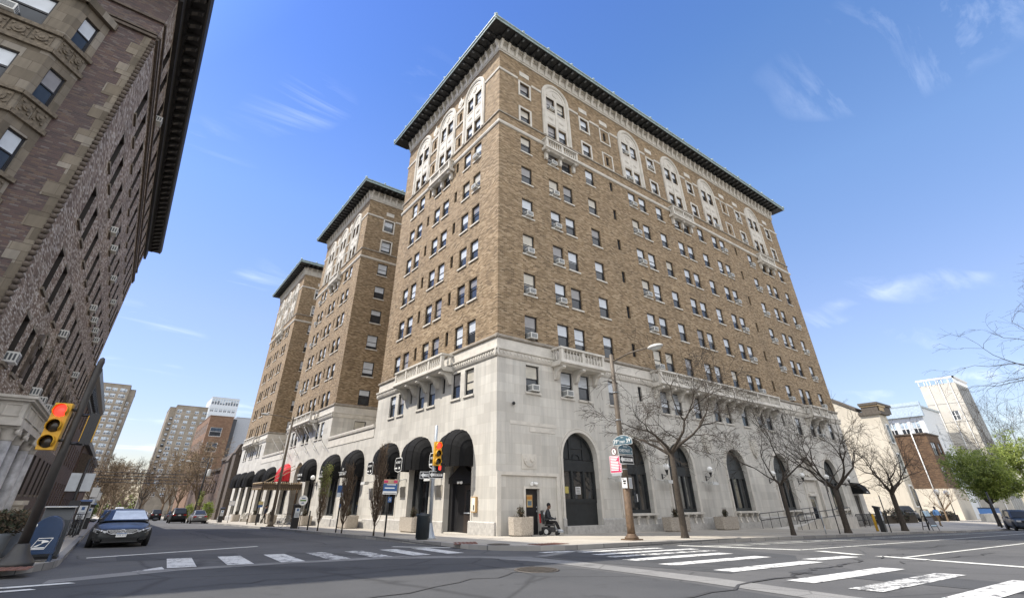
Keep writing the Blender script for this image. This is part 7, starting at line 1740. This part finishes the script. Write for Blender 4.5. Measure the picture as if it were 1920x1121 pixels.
gt_ = [o for o in COL.objects if o.name.startswith('green_tree')][0]
leaf_clump('leaf_sprays', [M_leaf, M_leaf2, M_leaf3], gt_, (0,-.2,5.3), 3.1, 3.1, 2.9, 6500, .12, 77)
make_tree('green_tree', 'second green tree behind the blue grey SUV at the right edge', at(88,-8), 91, 2.4, .24, 7, 1.0, .75, 3.2, 5, .74, leaf_n=12000, leaf_size=.18, leaf_mats=[M_leaf, M_leaf2, M_leaf3])
make_tree('bare_shrub', 'low spreading bare tree in front of the cream ground floor', at(79.5,1.2), 95, 1.3, .12, 6, 1.1, .6, 1.9, 4, .72, twig=.014, bark=M_barkl)
M_twig = plain('brown_twig', (.105,.072,.048), .95, var=.35, scale=9)
# upright saplings along 39th street
def sapling(label, x, y, H, seed, leafy, n=150):
    r = random.Random(seed); t = thing('sapling', label, 'tree', (x,y,g(x,y)), 0, 'upright saplings along 39th street')
    m = MB(); m.tube([(0,0,-.1),(0,0,.4),(.02,0,H*.5),(0,.02,H*.95)], [.05,.04,.028,.008], 8); m.build('trunk', M_bark, t)
    m = MB(); tips = []
    for i in range(n):
        z0 = r.uniform(.35, H*.8); a = r.uniform(0,2*PI); L = r.uniform(.5,1.0)*(1.25 if z0 < H*.5 else .9)*min(1, (H-z0)*.8+.2); o = r.uniform(.25,.42)*L
        p1 = Vector((o*.55*math.cos(a), o*.55*math.sin(a), z0+L*.35)); p2 = Vector((o*math.cos(a+r.uniform(-.3,.3)), o*math.sin(a), z0+L)); m.tube([(0,0,z0),p1,p2], [.017,.013,.008], 4)
        tips += [p1, p2]
        for k in range(4): q = p1.lerp(p2, r.random()); e = q+Vector((r.gauss(0,.07),r.gauss(0,.07),r.uniform(.12,.3))); m.tube([q,e], [.009,.006], 3); tips.append(e)
    c = m.build('crown', M_twig if not leafy else M_barkl, t)
    lf = MB(); T = [p for p in tips if p.z > (H*.5 if leafy else H*.4)]
    for i in range(2200 if leafy else 500):
        p = r.choice(T)+Vector((r.gauss(0,.06),r.gauss(0,.06),r.gauss(0,.08))); u = Vector((r.gauss(0,1),r.gauss(0,1),r.gauss(0,1))).normalized(); v = u.orthogonal().normalized(); s = .04*r.uniform(.5,1.2); lf.quad([p-u*s,p+v*s*.5,p+u*s,p-v*s*.5], r.randrange(2))
    lf.build('leaves', [M_leaf, M_leaf3] if leafy else [M_leafb2, M_leafb], c)
sapling('bare upright sapling nearest the corner, behind the blue bus sign', -4.9, 3.9, 4.4, 1, False, 190)
sapling('bare upright sapling second from the corner', -4.95, 8.4, 3.7, 2, False)
sapling('upright sapling with green leaves, third from the corner', -4.7, 13.6, 4.0, 3, True, 130)
sapling('small sapling with green leaves past the tan building', -4.4, 76, 4.2, 5, True, 90)
# trees closing the far end of the street
far = make_tree('far_tree', 'round brown bare tree right of the far street, before the brown office block', at(-1.5,106), 101, 3.2, .32, 7, .85, .95, 4.2, 4, .74, twig=.03, bark=M_barkl, leaf_n=7000, leaf_size=.13, leaf_mats=[M_barkl, plain('tan_bud', (.20,.14,.07), .9)], group='bare trees at the far end of the street')
for i, (x, y, rz, s, lab) in enumerate([(-3.2,124,1.1,.95,'bare brown tree behind the round one on the right side of the far street'),(-4.5,146,2.3,1.0,'brown tree under the narrow balcony wing of the broad beige tower'),(-15.5,150,.6,.85,'bare tree on the left side of the far street'),(-18.8,118,3.0,.8,'bare tree before the pale brick house on the left'),(-7.5,190,4.0,.9,'small bare tree closing the middle of the street'),(-12,215,5.0,1.0,'farthest bare tree in the gap between the towers'),(-21,235,2.0,1.2,'bare tree at the foot of the tall beige tower on the left'),(2.5,215,.3,1.1,'bare tree at the foot of the broad beige tower'),(-17.5,175,.9,1.0,'bare tree standing left of the far street below the overhead wires'),(-14,250,2.6,1.3,'big bare tree in the distance between the two beige towers'),(-19,285,1.6,1.2,'most distant bare tree, behind the tall beige tower base')]):
    o = clone(far, None, None, at(x, y), rz); o.scale = (s,s,s); o['label'] = lab
make_tree('far_tree', 'dark leafless tree with a thin crown against the sky at the end of the street', at(-8.6,170), 111, 4.5, .3, 6, .8, 1.0, 4.2, 4, .72, twig=.035, group='bare trees at the far end of the street')
for i, (x, y, lab) in enumerate([(-3.9,70,'green shrub at the kerb past the tan building'),(-3.5,96,'green shrub under the round brown tree'),(-18.4,86,'green shrub on the left side of the street')]):
    t = thing('shrub', lab, 'shrub', at(x,y)); leaf_clump('foliage', [M_leaf, M_leaf2], t, (0,0,1.3), .9, .9, 1.3, 700, .13, 40+i); m = MB(); m.tube([(0,0,-.1),(0,0,1.0)], .05, 6); m.build('stem', M_bark, t)
m = MB(); rr_ = random.Random(5)
for i in range(12000):
    x = rr_.uniform(-60, 45); y = rr_.uniform(300, 345); z = g(x, 300)+abs(rr_.gauss(0,1))*6.0*(1+.3*math.sin(x*.21)); s = rr_.uniform(.35,.9); u = Vector((rr_.gauss(0,1),rr_.gauss(0,1),rr_.gauss(0,1))).normalized(); v = u.orthogonal()
    p = Vector((x,y,z)); m.quad([p-u*s,p+v*s*.4,p+u*s,p-v*s*.4], rr_.randrange(3))
o = m.build('wood', [M_barkl, M_leafb2, M_leaf2]); tag(o, 'far brown wood closing the end of the street under the wires', 'wood', None, 'stuff')
